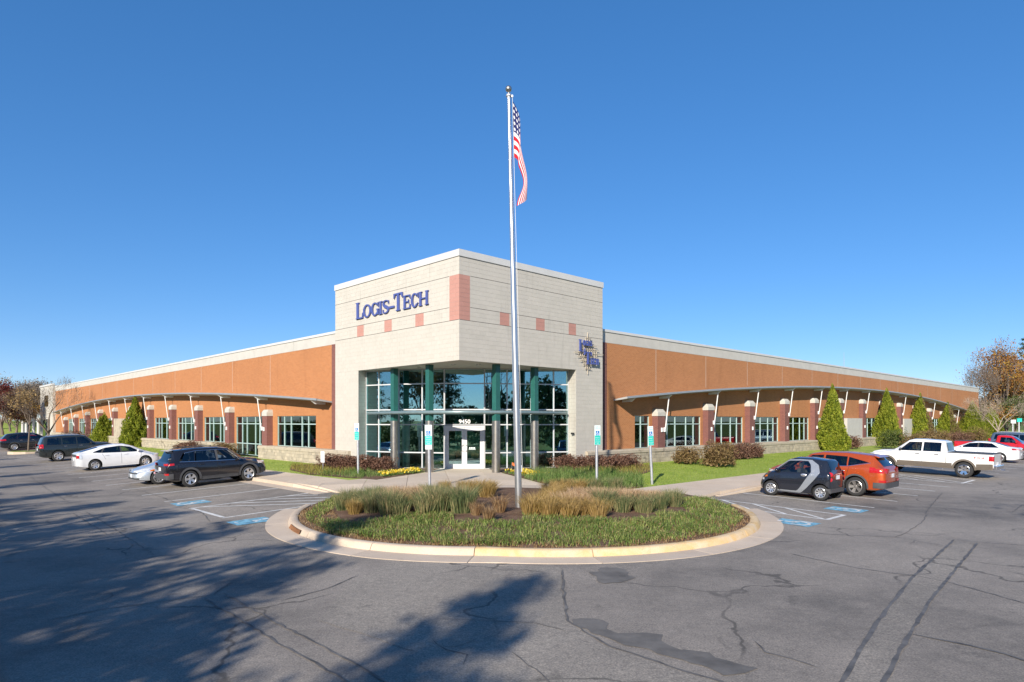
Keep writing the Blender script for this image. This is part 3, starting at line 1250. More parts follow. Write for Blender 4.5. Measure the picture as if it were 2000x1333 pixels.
# backing of the tower
mb = MB()
mb.box(0.0, 0.3, 0.0, TW['L'], SOF, COP)
mb.box(0.3, TW['R'], 0.0, 0.3, SOF, COP)
mb.box(TW['R'] - 0.3, TW['R'], 0.3, TW['L'], SOF + 1.5, COP)
mb.box(0.3, TW['R'] - 0.3, TW['L'] - 0.3, TW['L'], SOF + 1.5, COP)
mb.build('tower_backing', M['mortar'], bld)
mb = MB()
mb.prism([(0.0, 8.44), (0.66, 8.75), (0.66, 10.9), (0.0, 10.9)], 0.0, SOF - 0.002)
mb.build('tower_pier', M['block_wall'], bld)
mb = MB()
mb.prism([(7.9, 0.0), (10.14, 0.0), (10.14, 0.66), (8.06, 0.66)], 0.0, SOF - 0.002)
mb.build('tower_pier', M['block_wall'], bld)
mb = MB()
mb.box(0.302, 10.1, 0.302, 10.86, SOF + 0.01, SOF + 0.2)
mb.build('soffit', M['soffit'], bld)
mb = MB()
mb.box(0.05, 10.1, 0.05, 10.85, COP - 0.5, COP - 0.4)
mb.build('tower_roof', M['roofing'], bld)
# coping
mb = MB()
mb.box(-0.05, 0.32, -0.05, TW['L'] + 0.03, COP, TOP)
mb.box(0.32, TW['R'] + 0.03, -0.05, 0.32, COP, TOP)
mb.box(TW['R'] - 0.3, TW['R'] + 0.03, 0.32, TW['L'] + 0.03, COP, TOP)
mb.box(0.32, TW['R'] - 0.3, TW['L'] - 0.3, TW['L'] + 0.03, COP, TOP)
mb.build('coping', M['coping'], bld)

PINK = {'L': [(0.0, 0.68, 7.5, 9.5), (2.62, 3.28, 7.5, 8.1), (5.28, 5.94, 7.5, 8.1), (7.91, 8.57, 7.5, 8.1)],
        'R': [(0.0, 0.62, 7.5, 9.5), (2.45, 3.06, 7.5, 8.1), (4.88, 5.5, 7.5, 8.1), (7.32, 7.9, 7.5, 8.1)]}
BL, BH, J, PR = 0.40, 0.20, 0.007, 0.005
blocks = []
for face in 'LR':
    nrow = int(round((COP - 0.5) / BH))
    for r in range(nrow):
        z0 = COP - (nrow - r) * BH
        z1 = z0 + BH
        spans = [(0.0, TW[face])] if z0 > SOF - 0.01 else [(OPEN[face], TW[face])]
        for (p0, p1, q0, q1) in PINK[face]:
            if z0 > q0 - 0.01 and z1 < q1 + 0.01:
                ns = []
                for (a, b) in spans:
                    if p0 >= b or p1 <= a:
                        ns.append((a, b))
                    else:
                        if p0 > a:
                            ns.append((a, p0))
                        if p1 < b:
                            ns.append((p1, b))
                spans = ns
        off = (r % 2) * BL / 2
        for (a, b) in spans:
            k = math.floor((a - off) / BL)
            x = a
            while x < b - 0.02:
                e = min(b, off + (k + 1) * BL)
                k += 1
                if e - x > 0.03:
                    blocks.append((face, x, e, z0, z1))
                x = e
# the 300 nearest the corner of the tower are separate pieces, the rest one mass
blocks.sort(key=lambda t: (t[2] - t[1] < BL - 0.01, t[1] - 0.4 * (t[3] > SOF)))
share = {}
rest = MB()


def block_box(face, a0, a1, z0, z1):
    j = J / 2
    jt = 0.014 if any(abs(z1 - q) < 0.02 for q in (7.5, 8.1, 9.5)) else j
    return a0 + j, a1 - j, z0 + j, z1 - jt


for i, (face, a0, a1, z0, z1) in enumerate(blocks):
    b0, b1, c0, c1 = block_box(face, a0, a1, z0, z1)
    if a0 < 0.01:
        b0 = -PR if face == 'L' else 0.0
    if i < 296 and abs(a1 - a0 - BL) < 0.005 and a0 > 0.01:
        key = (face, c1 > z1 - J / 2 - 0.001)
        if key not in share:
            mb = MB()
            fb(mb, face, 0, b1 - b0, 0, PR, 0, c1 - c0)
            share[key] = mb.mesh('block')
        obj('block', share[key], M['block_cream'], bld, fp(face, b0, 0, c0))
    else:
        fb(rest, face, b0, b1, 0.0, PR, c0, c1)
o = rest.build('block_field', M['block_cream'], bld)
o['kind'] = 'stuff'
for face in 'LR':
    for (p0, p1, q0, q1) in PINK[face]:
        mb = MB()
        nr = int(round((q1 - q0) / BH))
        for r in range(nr):
            z0 = q0 + r * BH
            mid = p0 + (p1 - p0) * (0.38 if r % 2 else 0.62)
            for (a, b) in ((p0, mid), (mid, p1)):
                aa = a + J / 2 if a > 0.01 else (-PR - 0.001 if face == 'L' else 0.001)
                fb(mb, face, aa, b - J / 2, 0.0, PR + 0.001, z0 + J / 2, z0 + BH - J / 2)
        mb.build('accent_block', M['block_pink'], bld)
    for z in (7.5, 8.1, 9.5):
        mb = MB()
        a = 0.0 if z == 7.5 else PINK[face][0][1]
        fb(mb, face, a + 0.02, TW[face], 0.0, 0.0062, z - 0.017, z + 0.006)
        mb.build('control_joint', M['joint_dark'], bld)

# soffit lamps
for (u, v) in ((1.2, 1.9), (2.1, 1.1), (1.1, 4.5), (4.4, 1.0)):
    mb = MB()
    mb.lathe([(0.0, SOF - 0.03), (0.09, SOF - 0.03), (0.12, SOF + 0.01)], 14, (u, v, 0))
    mb.build('soffit_lamp', M['stainless'], bld)

# ------------------------------------------------------------------ glazed entrance
FAC = [(0.66, 8.72), (1.23, 6.46), (2.51, 4.24), (3.99, 2.82), (6.14, 1.58), (8.04, 0.66)]
RAILS = [0.55, 1.37, 2.82, 3.6, 4.94, 5.69]


def facet(p, q, rails, splits, name='storefront', frame='white_frame', glass='glass_store', parent=bld, skip=()):
    """a framed glazed plane between plan points p and q"""
    p, q = Vector((p[0], p[1])), Vector((q[0], q[1]))
    d = (q - p)
    L = d.length
    d.normalize()
    nrm = Vector((d.y, -d.x))          # points outward for p->q running left to right seen from outside

    def bx(mb, s0, s1, n0, n1, z0, z1):
        c = [p + d * s0 + nrm * n0, p + d * s1 + nrm * n0, p + d * s1 + nrm * n1, p + d * s0 + nrm * n1]
        mb.prism([(v.x, v.y) for v in c], z0, z1)
    mb = MB()
    m = 0.029
    xs = [0.0] + [L * s for s in splits] + [L]
    for i, s in enumerate(xs):
        bx(mb, max(0, s - m), min(L, s + m), -0.07, 0.05, rails[0], rails[-1])
    for z in rails:
        for a, b in zip(xs[:-1], xs[1:]):
            bx(mb, a + m, b - m, -0.065, 0.045, z - m if z > rails[0] else z, z + m if z < rails[-1] else z)
    fr = mb.build(name, M[frame], parent)
    for i, (a, b) in enumerate(zip(xs[:-1], xs[1:])):
        for j, (z0, z1) in enumerate(zip(rails[:-1], rails[1:])):
            if (i, j) in skip:
                continue
            mb = MB()
            bx(mb, a + m - 0.005, b - m + 0.005, -0.012, 0.006, z0 + m - 0.005, z1 - m + 0.005)
            mb.build('pane', M[glass], fr)
    return fr, (p, d, nrm, L)


# facets run left to right as seen from outside
for i in (0, 1, 3, 4):
    facet(FAC[i], FAC[i + 1], RAILS, [0.40 if i == 0 else 0.52 if i == 1 else 0.48 if i == 3 else 0.60], 'storefront')
fr, (p0, d0, n0, L0) = facet(FAC[2], FAC[3], [2.82, 3.6, 4.94, 5.69], [], 'storefront')


def dbx(mb, s0, s1, n0_, n1_, z0, z1):
    c = [p0 + d0 * s0 + n0 * n0_, p0 + d0 * s1 + n0 * n0_, p0 + d0 * s1 + n0 * n1_, p0 + d0 * s0 + n0 * n1_]
    mb.prism([(v.x, v.y) for v in c], z0, z1)


mb = MB()
dbx(mb, 0, 0.09, -0.08, 0.06, 0.53, 2.78)
dbx(mb, L0 - 0.09, L0, -0.08, 0.06, 0.53, 2.78)
dbx(mb, 0.09, L0 - 0.09, -0.08, 0.06, 2.70, 2.78)
dbx(mb, 0.09, L0 - 0.09, -0.06, 0.06, 0.53, 0.545)
mb.build('door_frame', M['white_frame'], bld)
half = (L0 - 0.18) / 2
for k in (0, 1):
    s0 = 0.09 + k * half + 0.004
    s1 = s0 + half - 0.008
    mb = MB()
    w = 0.13
    dbx(mb, s0, s0 + w, -0.03, 0.03, 0.55, 2.695)
    dbx(mb, s1 - w, s1, -0.03, 0.03, 0.55, 2.695)
    dbx(mb, s0 + w, s1 - w, -0.028, 0.028, 0.55, 0.80)
    dbx(mb, s0 + w, s1 - w, -0.028, 0.028, 2.50, 2.695)
    door = mb.build('door', M['white_frame'], bld)
    mb = MB()
    dbx(mb, s0 + w - 0.004, s1 - w + 0.004, -0.008, 0.008, 0.795, 2.505)
    mb.build('pane', M['glass_store'], door)
    hx = s1 - 0.05 if k == 0 else s0 + 0.05
    sg = -1 if k == 0 else 1
    pts = []
    for (ds, dn, z) in ((0, 0.03, 1.45), (0, 0.09, 1.45), (0.10 * sg * -1 * -1, 0.10, 1.52), (0.10 * sg, 0.10, 1.72), (0, 0.09, 1.79), (0, 0.03, 1.79)):
        v = p0 + d0 * (hx + ds) + n0 * dn
        pts.append((v.x, v.y, z))
    mb = MB()
    mb.tube(pts, 0.013, 6)
    mb.build('handle', M['stainless'], door)
    if k == 1:
        # small white lettering block on the right-hand leaf
        mb = MB()
        for (a, b, z0, z1) in ((0.24, 0.30, 1.60, 1.66), (0.32, 0.38, 1.60, 1.66), (0.40, 0.46, 1.60, 1.66), (0.48, 0.54, 1.60, 1.66), (0.22, 0.56, 1.565, 1.585), (0.22, 0.56, 1.535, 1.55)):
            dbx(mb, s0 + a, s0 + b, 0.009, 0.012, z0, z1)
        mb.build('door_sticker', M['sign_white'], door)


def text_mesh(s, size, depth=0.004):
    cu = bpy.data.curves.new('txt', 'FONT')
    cu.body = s
    cu.size = size
    cu.extrude = depth
    cu.align_x = 'CENTER'
    o = bpy.data.objects.new('txt', cu)
    col.objects.link(o)
    bpy.context.view_layer.update()
    me = bpy.data.meshes.new_from_object(o.evaluated_get(bpy.context.evaluated_depsgraph_get()))
    bpy.data.objects.remove(o)
    return me


# house number on the transom pane
c = p0 + d0 * (L0 / 2) + n0 * 0.012
me = text_mesh('9450', 0.30, 0.004)
me.name = 'house_number'
for v in me.vertices:
    v.co.x *= 1.0
o = obj('house_number', me, M['white_plastic'], bld, (c.x, c.y, 2.88), (R(90), 0, math.atan2(d0.y, d0.x)))
if True:   # embolden: a second slightly shifted copy as part of the same numerals
    me2 = me.copy()
    for v in me2.vertices:
        v.co.x += 0.012
        v.co.z += 0.0015
    bm = bmesh.new()
    bm.from_mesh(me)
    bm.from_mesh(me2)
    bm.to_mesh(me)
    bm.free()
    bpy.data.meshes.remove(me2)

# columns: stainless sleeve below, green square tube above
for (u, v, tall) in ((0.66, 6.04, 1), (0.60, 2.97, 1), (2.72, 0.55, 1), (5.38, 0.58, 1)):
    mb = MB()
    mb.lathe([(0.0, 0.5), (0.215, 0.5), (0.215, 0.56), (0.20, 0.57), (0.20, 3.02), (0.0, 3.02)], 28, (u, v, 0))
    cl = mb.build('column', M['stainless'], bld, smooth=True, angle=40)
    mb = MB()
    mb.box(u - 0.14, u + 0.14, v - 0.14, v + 0.14, 3.02, 3.33)
    mb.box(u - 0.14, u + 0.14, v - 0.14, v + 0.14, 3.52, SOF + 0.008)
    mb.build('column_tube', M['teal_paint'], cl, bevel=0.008)
# curved canopy
KN = [(0.55, 8.35), (0.36, 7.0), (0.18, 5.0), (0.28, 3.2), (0.95, 1.7), (1.75, 0.95), (3.1, 0.32), (5.0, 0.15), (6.6, 0.34), (7.75, 0.55)]


def catmull(P, n=6):
    out = []
    P = [np.array(p, float) for p in P]
    for i in range(len(P) - 1):
        a, b, c, d = P[max(i - 1, 0)], P[i], P[i + 1], P[min(i + 2, len(P) - 1)]
        for k in range(n):
            t = k / n
            out.append(0.5 * ((2 * b) + (-a + c) * t + (2 * a - 5 * b + 4 * c - d) * t * t + (-a + 3 * b - 3 * c + d) * t ** 3))
    out.append(P[-1])
    return out


cv = catmull(KN)
rows = []
for i, p in enumerate(cv):
    d = cv[min(i + 1, len(cv) - 1)] - cv[max(i - 1, 0)]
    d /= np.linalg.norm(d)
    nn = np.array([-d[1], d[0]])           # inward
    wd = 0.95 * min(1, 0.25 + 3.0 * min(i, len(cv) - 1 - i) / len(cv))
    inn = p + nn * wd
    rows.append([(p[0], p[1], 3.35), (p[0], p[1], 3.50), (inn[0], inn[1], 3.46), (inn[0], inn[1], 3.38), (p[0], p[1], 3.35)])
mb = MB()
mb.grid(rows)
mb.add(rows[0][:4], [(0, 1, 2, 3)])
mb.add(rows[-1][:4], [(3, 2, 1, 0)])
cn = mb.build('entrance_canopy', M['canopy_teal'], bld, smooth=True, angle=40)
mb = MB()
mb.tube([(p[0], p[1], 3.425) for p in cv], 0.088, 10)
mb.build('canopy_tube', M['canopy_tube'], cn, smooth=True, angle=50)
# lobby inside
mb = MB()
mb.prism([(0.3, 8.9), (1.0, 6.6), (2.3, 4.4), (4.1, 2.9), (6.2, 1.7), (8.2, 0.4), (10.0, 0.6), (10.0, 10.7), (0.5, 10.7)], 0.40, 0.52)
mb.build('lobby_floor', M['interior_floor'], bld)
mb = MB()
mb.box(9.95, 10.08, 0.7, 10.7, 0.52, SOF)
mb.box(0.7, 9.95, 10.6, 10.7, 0.52, SOF)
mb.box(5.4, 9.95, 6.8, 6.95, 0.52, SOF)
mb.build('lobby_wall', M['interior_wall'], bld)
for (u, v) in ((1.05, 8.4), (7.95, 1.15)):
    mb = MB()
    mb.box(u - 0.15, u + 0.15, v - 0.15, v + 0.15, 0.52, SOF)
    mb.build('inner_column', M['teal_paint'], bld)

# ------------------------------------------------------------------ wings
WO = -0.40                                   # wall plane (out) of the wings
END = {'L': 93.7, 'R': 103.3}
PIL = {'L': [20.3 + 6.5 * k for k in range(11)], 'R': [15.9 + 5.95 * k for k in range(13)]}
ARC = {'L': (50.9, 39.0, 5.36, 1.26), 'R': (52.6, 41.0, 5.98, 1.78)}   # centre, half length, crown height, rise
SILL, HEAD, BAND, WTOP = 1.40, 3.33, 7.41, 8.15
BASE_FROM = {'L': 9.25, 'R': 8.7}


def arcz(face, a):
    c, h, top, rise = ARC[face]
    return top - rise * ((a - c) / h) ** 2


WINS = {'L': [], 'R': []}
WINS['L'].append((13.94, 19.25, SILL, [0.2, 0.36, 0.64, 0.82]))
for k in range(10):
    a, b = PIL['L'][k] + 0.68, PIL['L'][k + 1] - 0.68
    if k == 5:
        continue
    WINS['L'].append((a, b, 0.62 if k == 0 else SILL, [0.22, 0.36, 0.64, 0.80]))
WINS['R'].append((13.7, 15.2, SILL, [0.45]))
for k in range(12):
    a, b = PIL['R'][k] + 0.68, PIL['R'][k + 1] - 0.68
    if k in (4, 5, 8):
        continue
    WINS['R'].append((a, b, SILL, [0.14, 0.34, 0.62, 0.82]))
PANEL = {'L': [(PIL['L'][5] + 0.6, PIL['L'][6] - 0.45)], 'R': [(PIL['R'][4] + 0.5, PIL['R'][5] - 0.6), (PIL['R'][5] + 1.2, PIL['R'][6] - 0.7), (PIL['R'][8] + 0.8, PIL['R'][9] - 1.2)]}

for face in 'LR':
    a_start = TW[face] - 0.02
    E_ = END[face]
    wall = MB()
    # lintel zone and everything above
    fb(wall, face, a_start, E_, WO - 0.3, WO, HEAD, BAND)
    x = a_start
    for (a, b, z0, sp) in WINS[face]:
        fb(wall, face, x, a, WO - 0.3, WO, 0.3, HEAD)
        if z0 > 1:
            fb(wall, face, a, b, WO - 0.3, WO, 0.3, z0 - 0.01)
        x = b
    fb(wall, face, x, E_, WO - 0.3, WO, 0.3, HEAD)
    wl = wall.build('brick_wall', M['brick_orange'], bld)
    # dark quoin strip beside the tower
    mb = MB()
    fb(mb, face, TW[face] + 0.001, TW[face] + (1.05 if face == 'L' else 0.80), WO, WO + 0.05, SILL, BAND)
    mb.build('brick_quoin', M['brick_dark'], bld)
    # white band and coping
    mb = MB()
    nb = 0
    x = a_start
    while x < E_:
        e = min(E_, x + 6.0)
        fb(mb, face, x + 0.01, e - 0.01, WO - 0.3, WO + 0.012, BAND, WTOP - 0.14)
        x = e
    mb.build('parapet_band', M['band_white'], bld)
    mb = MB()
    fb(mb, face, a_start, E_, WO - 0.4, WO + 0.06, WTOP - 0.14, WTOP)
    mb.build('parapet_coping', M['coping'], bld)
    # stone base in coursed blocks with a cap
    mb = MB()
    full = [(a, b) for (a, b, z0, sp) in WINS[face] if z0 < 1]

    def base_span(a0, a1):
        fb(mb, face, a0, a1, WO, 0.12, 0.1, SILL - 0.22, 0)
        for r in range(4):
            z0 = 0.40 + r * 0.20
            off = (r % 2) * 0.2
            k = math.floor((a0 - off) / 0.4)
            x = a0
            while x < a1 - 0.02:
                e = min(a1, off + (k + 1) * 0.4)
                k += 1
                if e - x > 0.04:
                    pr = 0.14 + random.uniform(0, 0.018)
                    fb(mb, face, x + 0.005, e - 0.005, 0.12, pr, z0 + 0.005, z0 + 0.195)
                x = e
    lim = []
    x = BASE_FROM[face]
    for (a, b) in full:
        lim.append((x, a - 0.05))
        x = b + 0.05
    lim.append((x, E_ - 0.3))
    for (a, b) in lim:
        base_span(a, b)
    o = mb.build('base_course', M['base_stone'], bld)
    o['kind'] = 'stuff'
    for (a, b) in lim:
        x = a - 0.03
        while x < b:
            e = min(b + 0.03, x + 1.6)
            mb = MB()
            if face == 'L':
                prof = [(-0.19, SILL - 0.218), (-0.19, SILL - 0.07), (-0.13, SILL - 0.012), (0.398, SILL), (0.398, SILL - 0.218)]
                n = len(prof)
                vs = [(p[0], x + 0.004, p[1]) for p in prof] + [(p[0], e - 0.004, p[1]) for p in prof]
            else:
                prof = [(0.398, SILL - 0.218), (0.398, SILL), (-0.13, SILL - 0.012), (-0.19, SILL - 0.07), (-0.19, SILL - 0.218)]
                n = len(prof)
                vs = [(x + 0.004, p[0], p[1]) for p in prof] + [(e - 0.004, p[0], p[1]) for p in prof]
            fs = [tuple(range(n)), tuple(range(2 * n - 1, n - 1, -1))] + [(i, n + i, n + (i + 1) % n, (i + 1) % n) for i in range(n)]
            mb.add(vs, fs)
            cp = mb.build('base_cap', M['base_stone'], bld)
            x = e
    # windows
    for (a, b, z0, sp) in WINS[face]:
        if face == 'L':
            P_, Q_ = (-WO + 0.10, b), (-WO + 0.10, a)
        else:
            P_, Q_ = (a, -WO + 0.10), (b, -WO + 0.10)
        spl = [1 - s for s in sp][::-1] if face == 'L' else sp
        rl = [z0, 2.82, HEAD - 0.002]
        if z0 < 1:
            rl = [z0, 1.42, 2.82, HEAD - 0.002]
        facet(P_, Q_, rl, spl, 'window', 'teal_frame', 'glass_wing')
    # stone infill panels
    for (a, b) in PANEL[face]:
        mb = MB()
        fb(mb, face, a, b, WO, 0.02, 0.3, HEAD - 0.05)
        mb.build('stone_panel', M['base_stone'] if face == 'L' else M['band_white'], bld)
    # pillars, caps, struts, canopy
    for k, c in enumerate(PIL[face]):
        zt = arcz(face, c) - 0.82
        mb = MB()
        fb(mb, face, c - 0.40, c + 0.40, WO, 0.0, SILL - 0.008, zt - 0.42)
        pil = mb.build('pillar', M['brick_dark'], bld)
        mb = MB()
        # sloped stone cap
        lo, hi = zt - 0.42, zt
        if face == 'L':
            q = [(-0.03, c - 0.43), (0.40, c - 0.43), (0.40, c + 0.43), (-0.03, c + 0.43)]
        else:
            q = [(c - 0.43, -0.03), (c + 0.43, -0.03), (c + 0.43, 0.40), (c - 0.43, 0.40)]
        vs = [(p[0], p[1], lo) for p in q] + [(p[0], p[1], lo + 0.22) for p in q]
        inner = 0.10
        if face == 'L':
            q2 = [(0.12, c - 0.36), (0.40, c - 0.36), (0.40, c + 0.36), (0.12, c + 0.36)]
        else:
            q2 = [(c - 0.36, 0.12), (c + 0.36, 0.12), (c + 0.36, 0.40), (c - 0.36, 0.40)]
        vs += [(p[0], p[1], hi) for p in q2]
        fs = [(3, 2, 1, 0), (8, 9, 10, 11)]
        for i in range(4):
            j = (i + 1) % 4
            fs += [(i, j, 4 + j, 4 + i), (4 + i, 4 + j, 8 + j, 8 + i)]
        mb.add(vs, fs)
        mb.build('cap', M['band_white'], pil)
        mb = MB()
        fb(mb, face, c - 0.055, c + 0.055, 0.0, 0.07, 2.35, 2.60)
        mb.build('wall_lamp', M['white_plastic'], pil)
        cz = arcz(face, c)
        mb = MB()
        s_ = 0.28 * (1 if face == 'L' else 1)
        mb.tube([fp(face, c + s_, 0.06, zt - 1.25), fp(face, c + s_, 0.10, zt - 1.15), fp(face, c + s_, 0.34, cz - 0.12)], 0.035, 8)
        fb(mb, face, c + s_ - 0.06, c + s_ + 0.06, 0.0, 0.10, zt - 1.38, zt - 1.12)
        mb.build('strut', M['white_metal'], pil)
    c0, hl, top, rise = ARC[face]
    n = 48
    rows = []
    for i in range(n + 1):
        a = c0 - hl + 2 * hl * i / n
        z = arcz(face, a)
        prof = [(0.60, z + 0.06), (0.60, z + 0.18), (-0.36, z + 0.04), (-0.36, z - 0.04), (0.60, z + 0.06)]
        rows.append([fp(face, a, o_, zz) for (o_, zz) in prof])
    mb = MB()
    mb.grid(rows, flip=(face == 'L'))
    mb.add(rows[0][:4], [(0, 1, 2, 3)] if face == 'R' else [(3, 2, 1, 0)])
    mb.add(rows[-1][:4], [(3, 2, 1, 0)] if face == 'R' else [(0, 1, 2, 3)])
    cano = mb.build('canopy', M['canopy_metal'], bld, smooth=True, angle=30)
    mb = MB()
    rows = []
    for i in range(n + 1):
        a = c0 - hl - 0.02 + (2 * hl + 0.04) * i / n
        z = arcz(face, a)
        prof = [(0.58, z + 0.07), (0.63, z + 0.07), (0.63, z + 0.175), (0.56, z + 0.185)]
        rows.append([fp(face, a, o_, zz) for (o_, zz) in prof])
    mb.grid(rows, flip=(face == 'L'))
    mb.build('fascia', M['fascia'], cano, smooth=True, angle=30)
    for c in PIL[face] + [c0 - hl + 0.8, c0 + hl - 0.8]:
        z = arcz(face, c)
        s_ = 0.28
        if abs(c - c0) > hl - 1:
            s_ = 0
        prof = [(-0.34, z - 0.06), (-0.34, z - 0.18), (0.30, z - 0.16), (0.56, z + 0.03), (0.56, z + 0.035)]
        mb = MB()
        if face == 'L':
            mb.prism_xz([(-p[0], p[1]) for p in prof], c + s_ - 0.04, c + s_ + 0.04)
        else:
            vs = []
            for aa in (c + s_ - 0.04, c + s_ + 0.04):
                vs += [(aa, -p[0], p[1]) for p in prof]
            m_ = len(prof)
            fs = [tuple(range(m_)), tuple(range(2 * m_ - 1, m_ - 1, -1))] + [(i, m_ + i, m_ + (i + 1) % m_, (i + 1) % m_) for i in range(m_)]
            mb.add(vs, fs)
        mb.build('rib', M['white_metal'], cano)
    # pale vertical sealant joints in the brick above the pillars
    for c in PIL[face]:
        mb = MB()
        fb(mb, face, c - 0.012, c + 0.012, WO, WO + 0.003, arcz(face, c) + 0.3, BAND)
        mb.build('sealant_joint', M['mortar'], bld)
    # rooms behind the windows
    mb = MB()
    fb(mb, face, TW[face] + 0.1, E_ - 0.4, -9.0, WO - 0.31, 0.45, 0.56)
    mb.build('room_floor', M['interior_floor'], bld)
    mb = MB()
    fb(mb, face, TW[face] + 0.1, E_ - 0.4, -9.0, WO - 0.31, 3.45, 3.52)
    mb.build('room_ceiling', M['interior_ceiling'], bld)
    mb = MB()
    fb(mb, face, TW[face] + 0.3, E_ - 0.4, -9.2, -9.0, 0.56, 3.45)
    for c in PIL[face][1::2]:
        fb(mb, face, c - 0.06, c + 0.06, -9.0, WO - 0.32, 0.56, 3.45)
    mb.build('room_wall', M['interior_wall'], bld)
# roof over both wings and closing walls
mb = MB()
mb.prism([(0.75, 0.75), (10.0, 0.75), (103.0, 0.75), (103.0, 93.4), (0.75, 93.4)], WTOP - 0.55, WTOP - 0.45)
mb.build('roof', M['roofing'], bld)
mb = MB()
mb.box(103.0, 103.3, 0.71, 60.0, 0.3, WTOP - 0.2)
mb.build('end_wall', M['brick_orange'], bld)
# white end block of the left wing with its own windows and entrance posts
mb = MB()
mb.box(0.05, 12.0, 93.7, 104.0, 0.3, WTOP + 0.15)
eb = mb.build('end_block', M['block_wall'], bld)
mb = MB()
mb.box(0.03, 0.05, 97.2, 100.4, 5.2, 6.9)
mb.build('end_window', M['glass_wing'], eb)
mb = MB()
mb.box(0.02, 0.05, 96.0, 101.5, 0.5, 3.3)
mb.build('end_window', M['glass_wing'], eb)
mb = MB()
mb.box(-0.05, 0.3, 93.65, 104.1, WTOP + 0.15, WTOP + 0.4)
mb.build('end_coping', M['coping'], eb)
for (u, v) in ((-1.2, 97.0), (-1.2, 101.2), (-1.6, 105.0), (-1.6, 108.5)):
    mb = MB()
    mb.lathe([(0.28, 0.3), (0.28, 0.6), (0.22, 0.65), (0.20, 3.2), (0.27, 3.3), (0.27, 3.5)], 14, (u, v, 0))
    mb.build('porch_post', M['coping'], bld, smooth=True, angle=40)
# roof antenna (far right of the roof)
an = thing('roof_antenna', 'thin radio mast standing on the roof of the right wing', 'antenna', (*W2(69.0, 8.0), WTOP - 0.45))
mb = MB()
mb.tube([(0, 0, 0), (0, 0, 3.0)], 0.035, 6)
mb.tube([(0, 0, 1.0), (0.45, 0.3, 1.0)], 0.02, 5)
mb.build('mast', M['galvanised'], an)
mb = MB()
mb.tube([(0, 0, 3.0), (0, 0, 4.0)], [0.03, 0.012], 6)
mb.build('whip', M['galvanised'], an)
mb = MB()
mb.lathe([(0.0, 0.95), (0.12, 0.97), (0.16, 1.10), (0.10, 1.22), (0.0, 1.24)], 10, (0.5, 0.33, 0))
mb.build('sensor', M['white_plastic'], an)

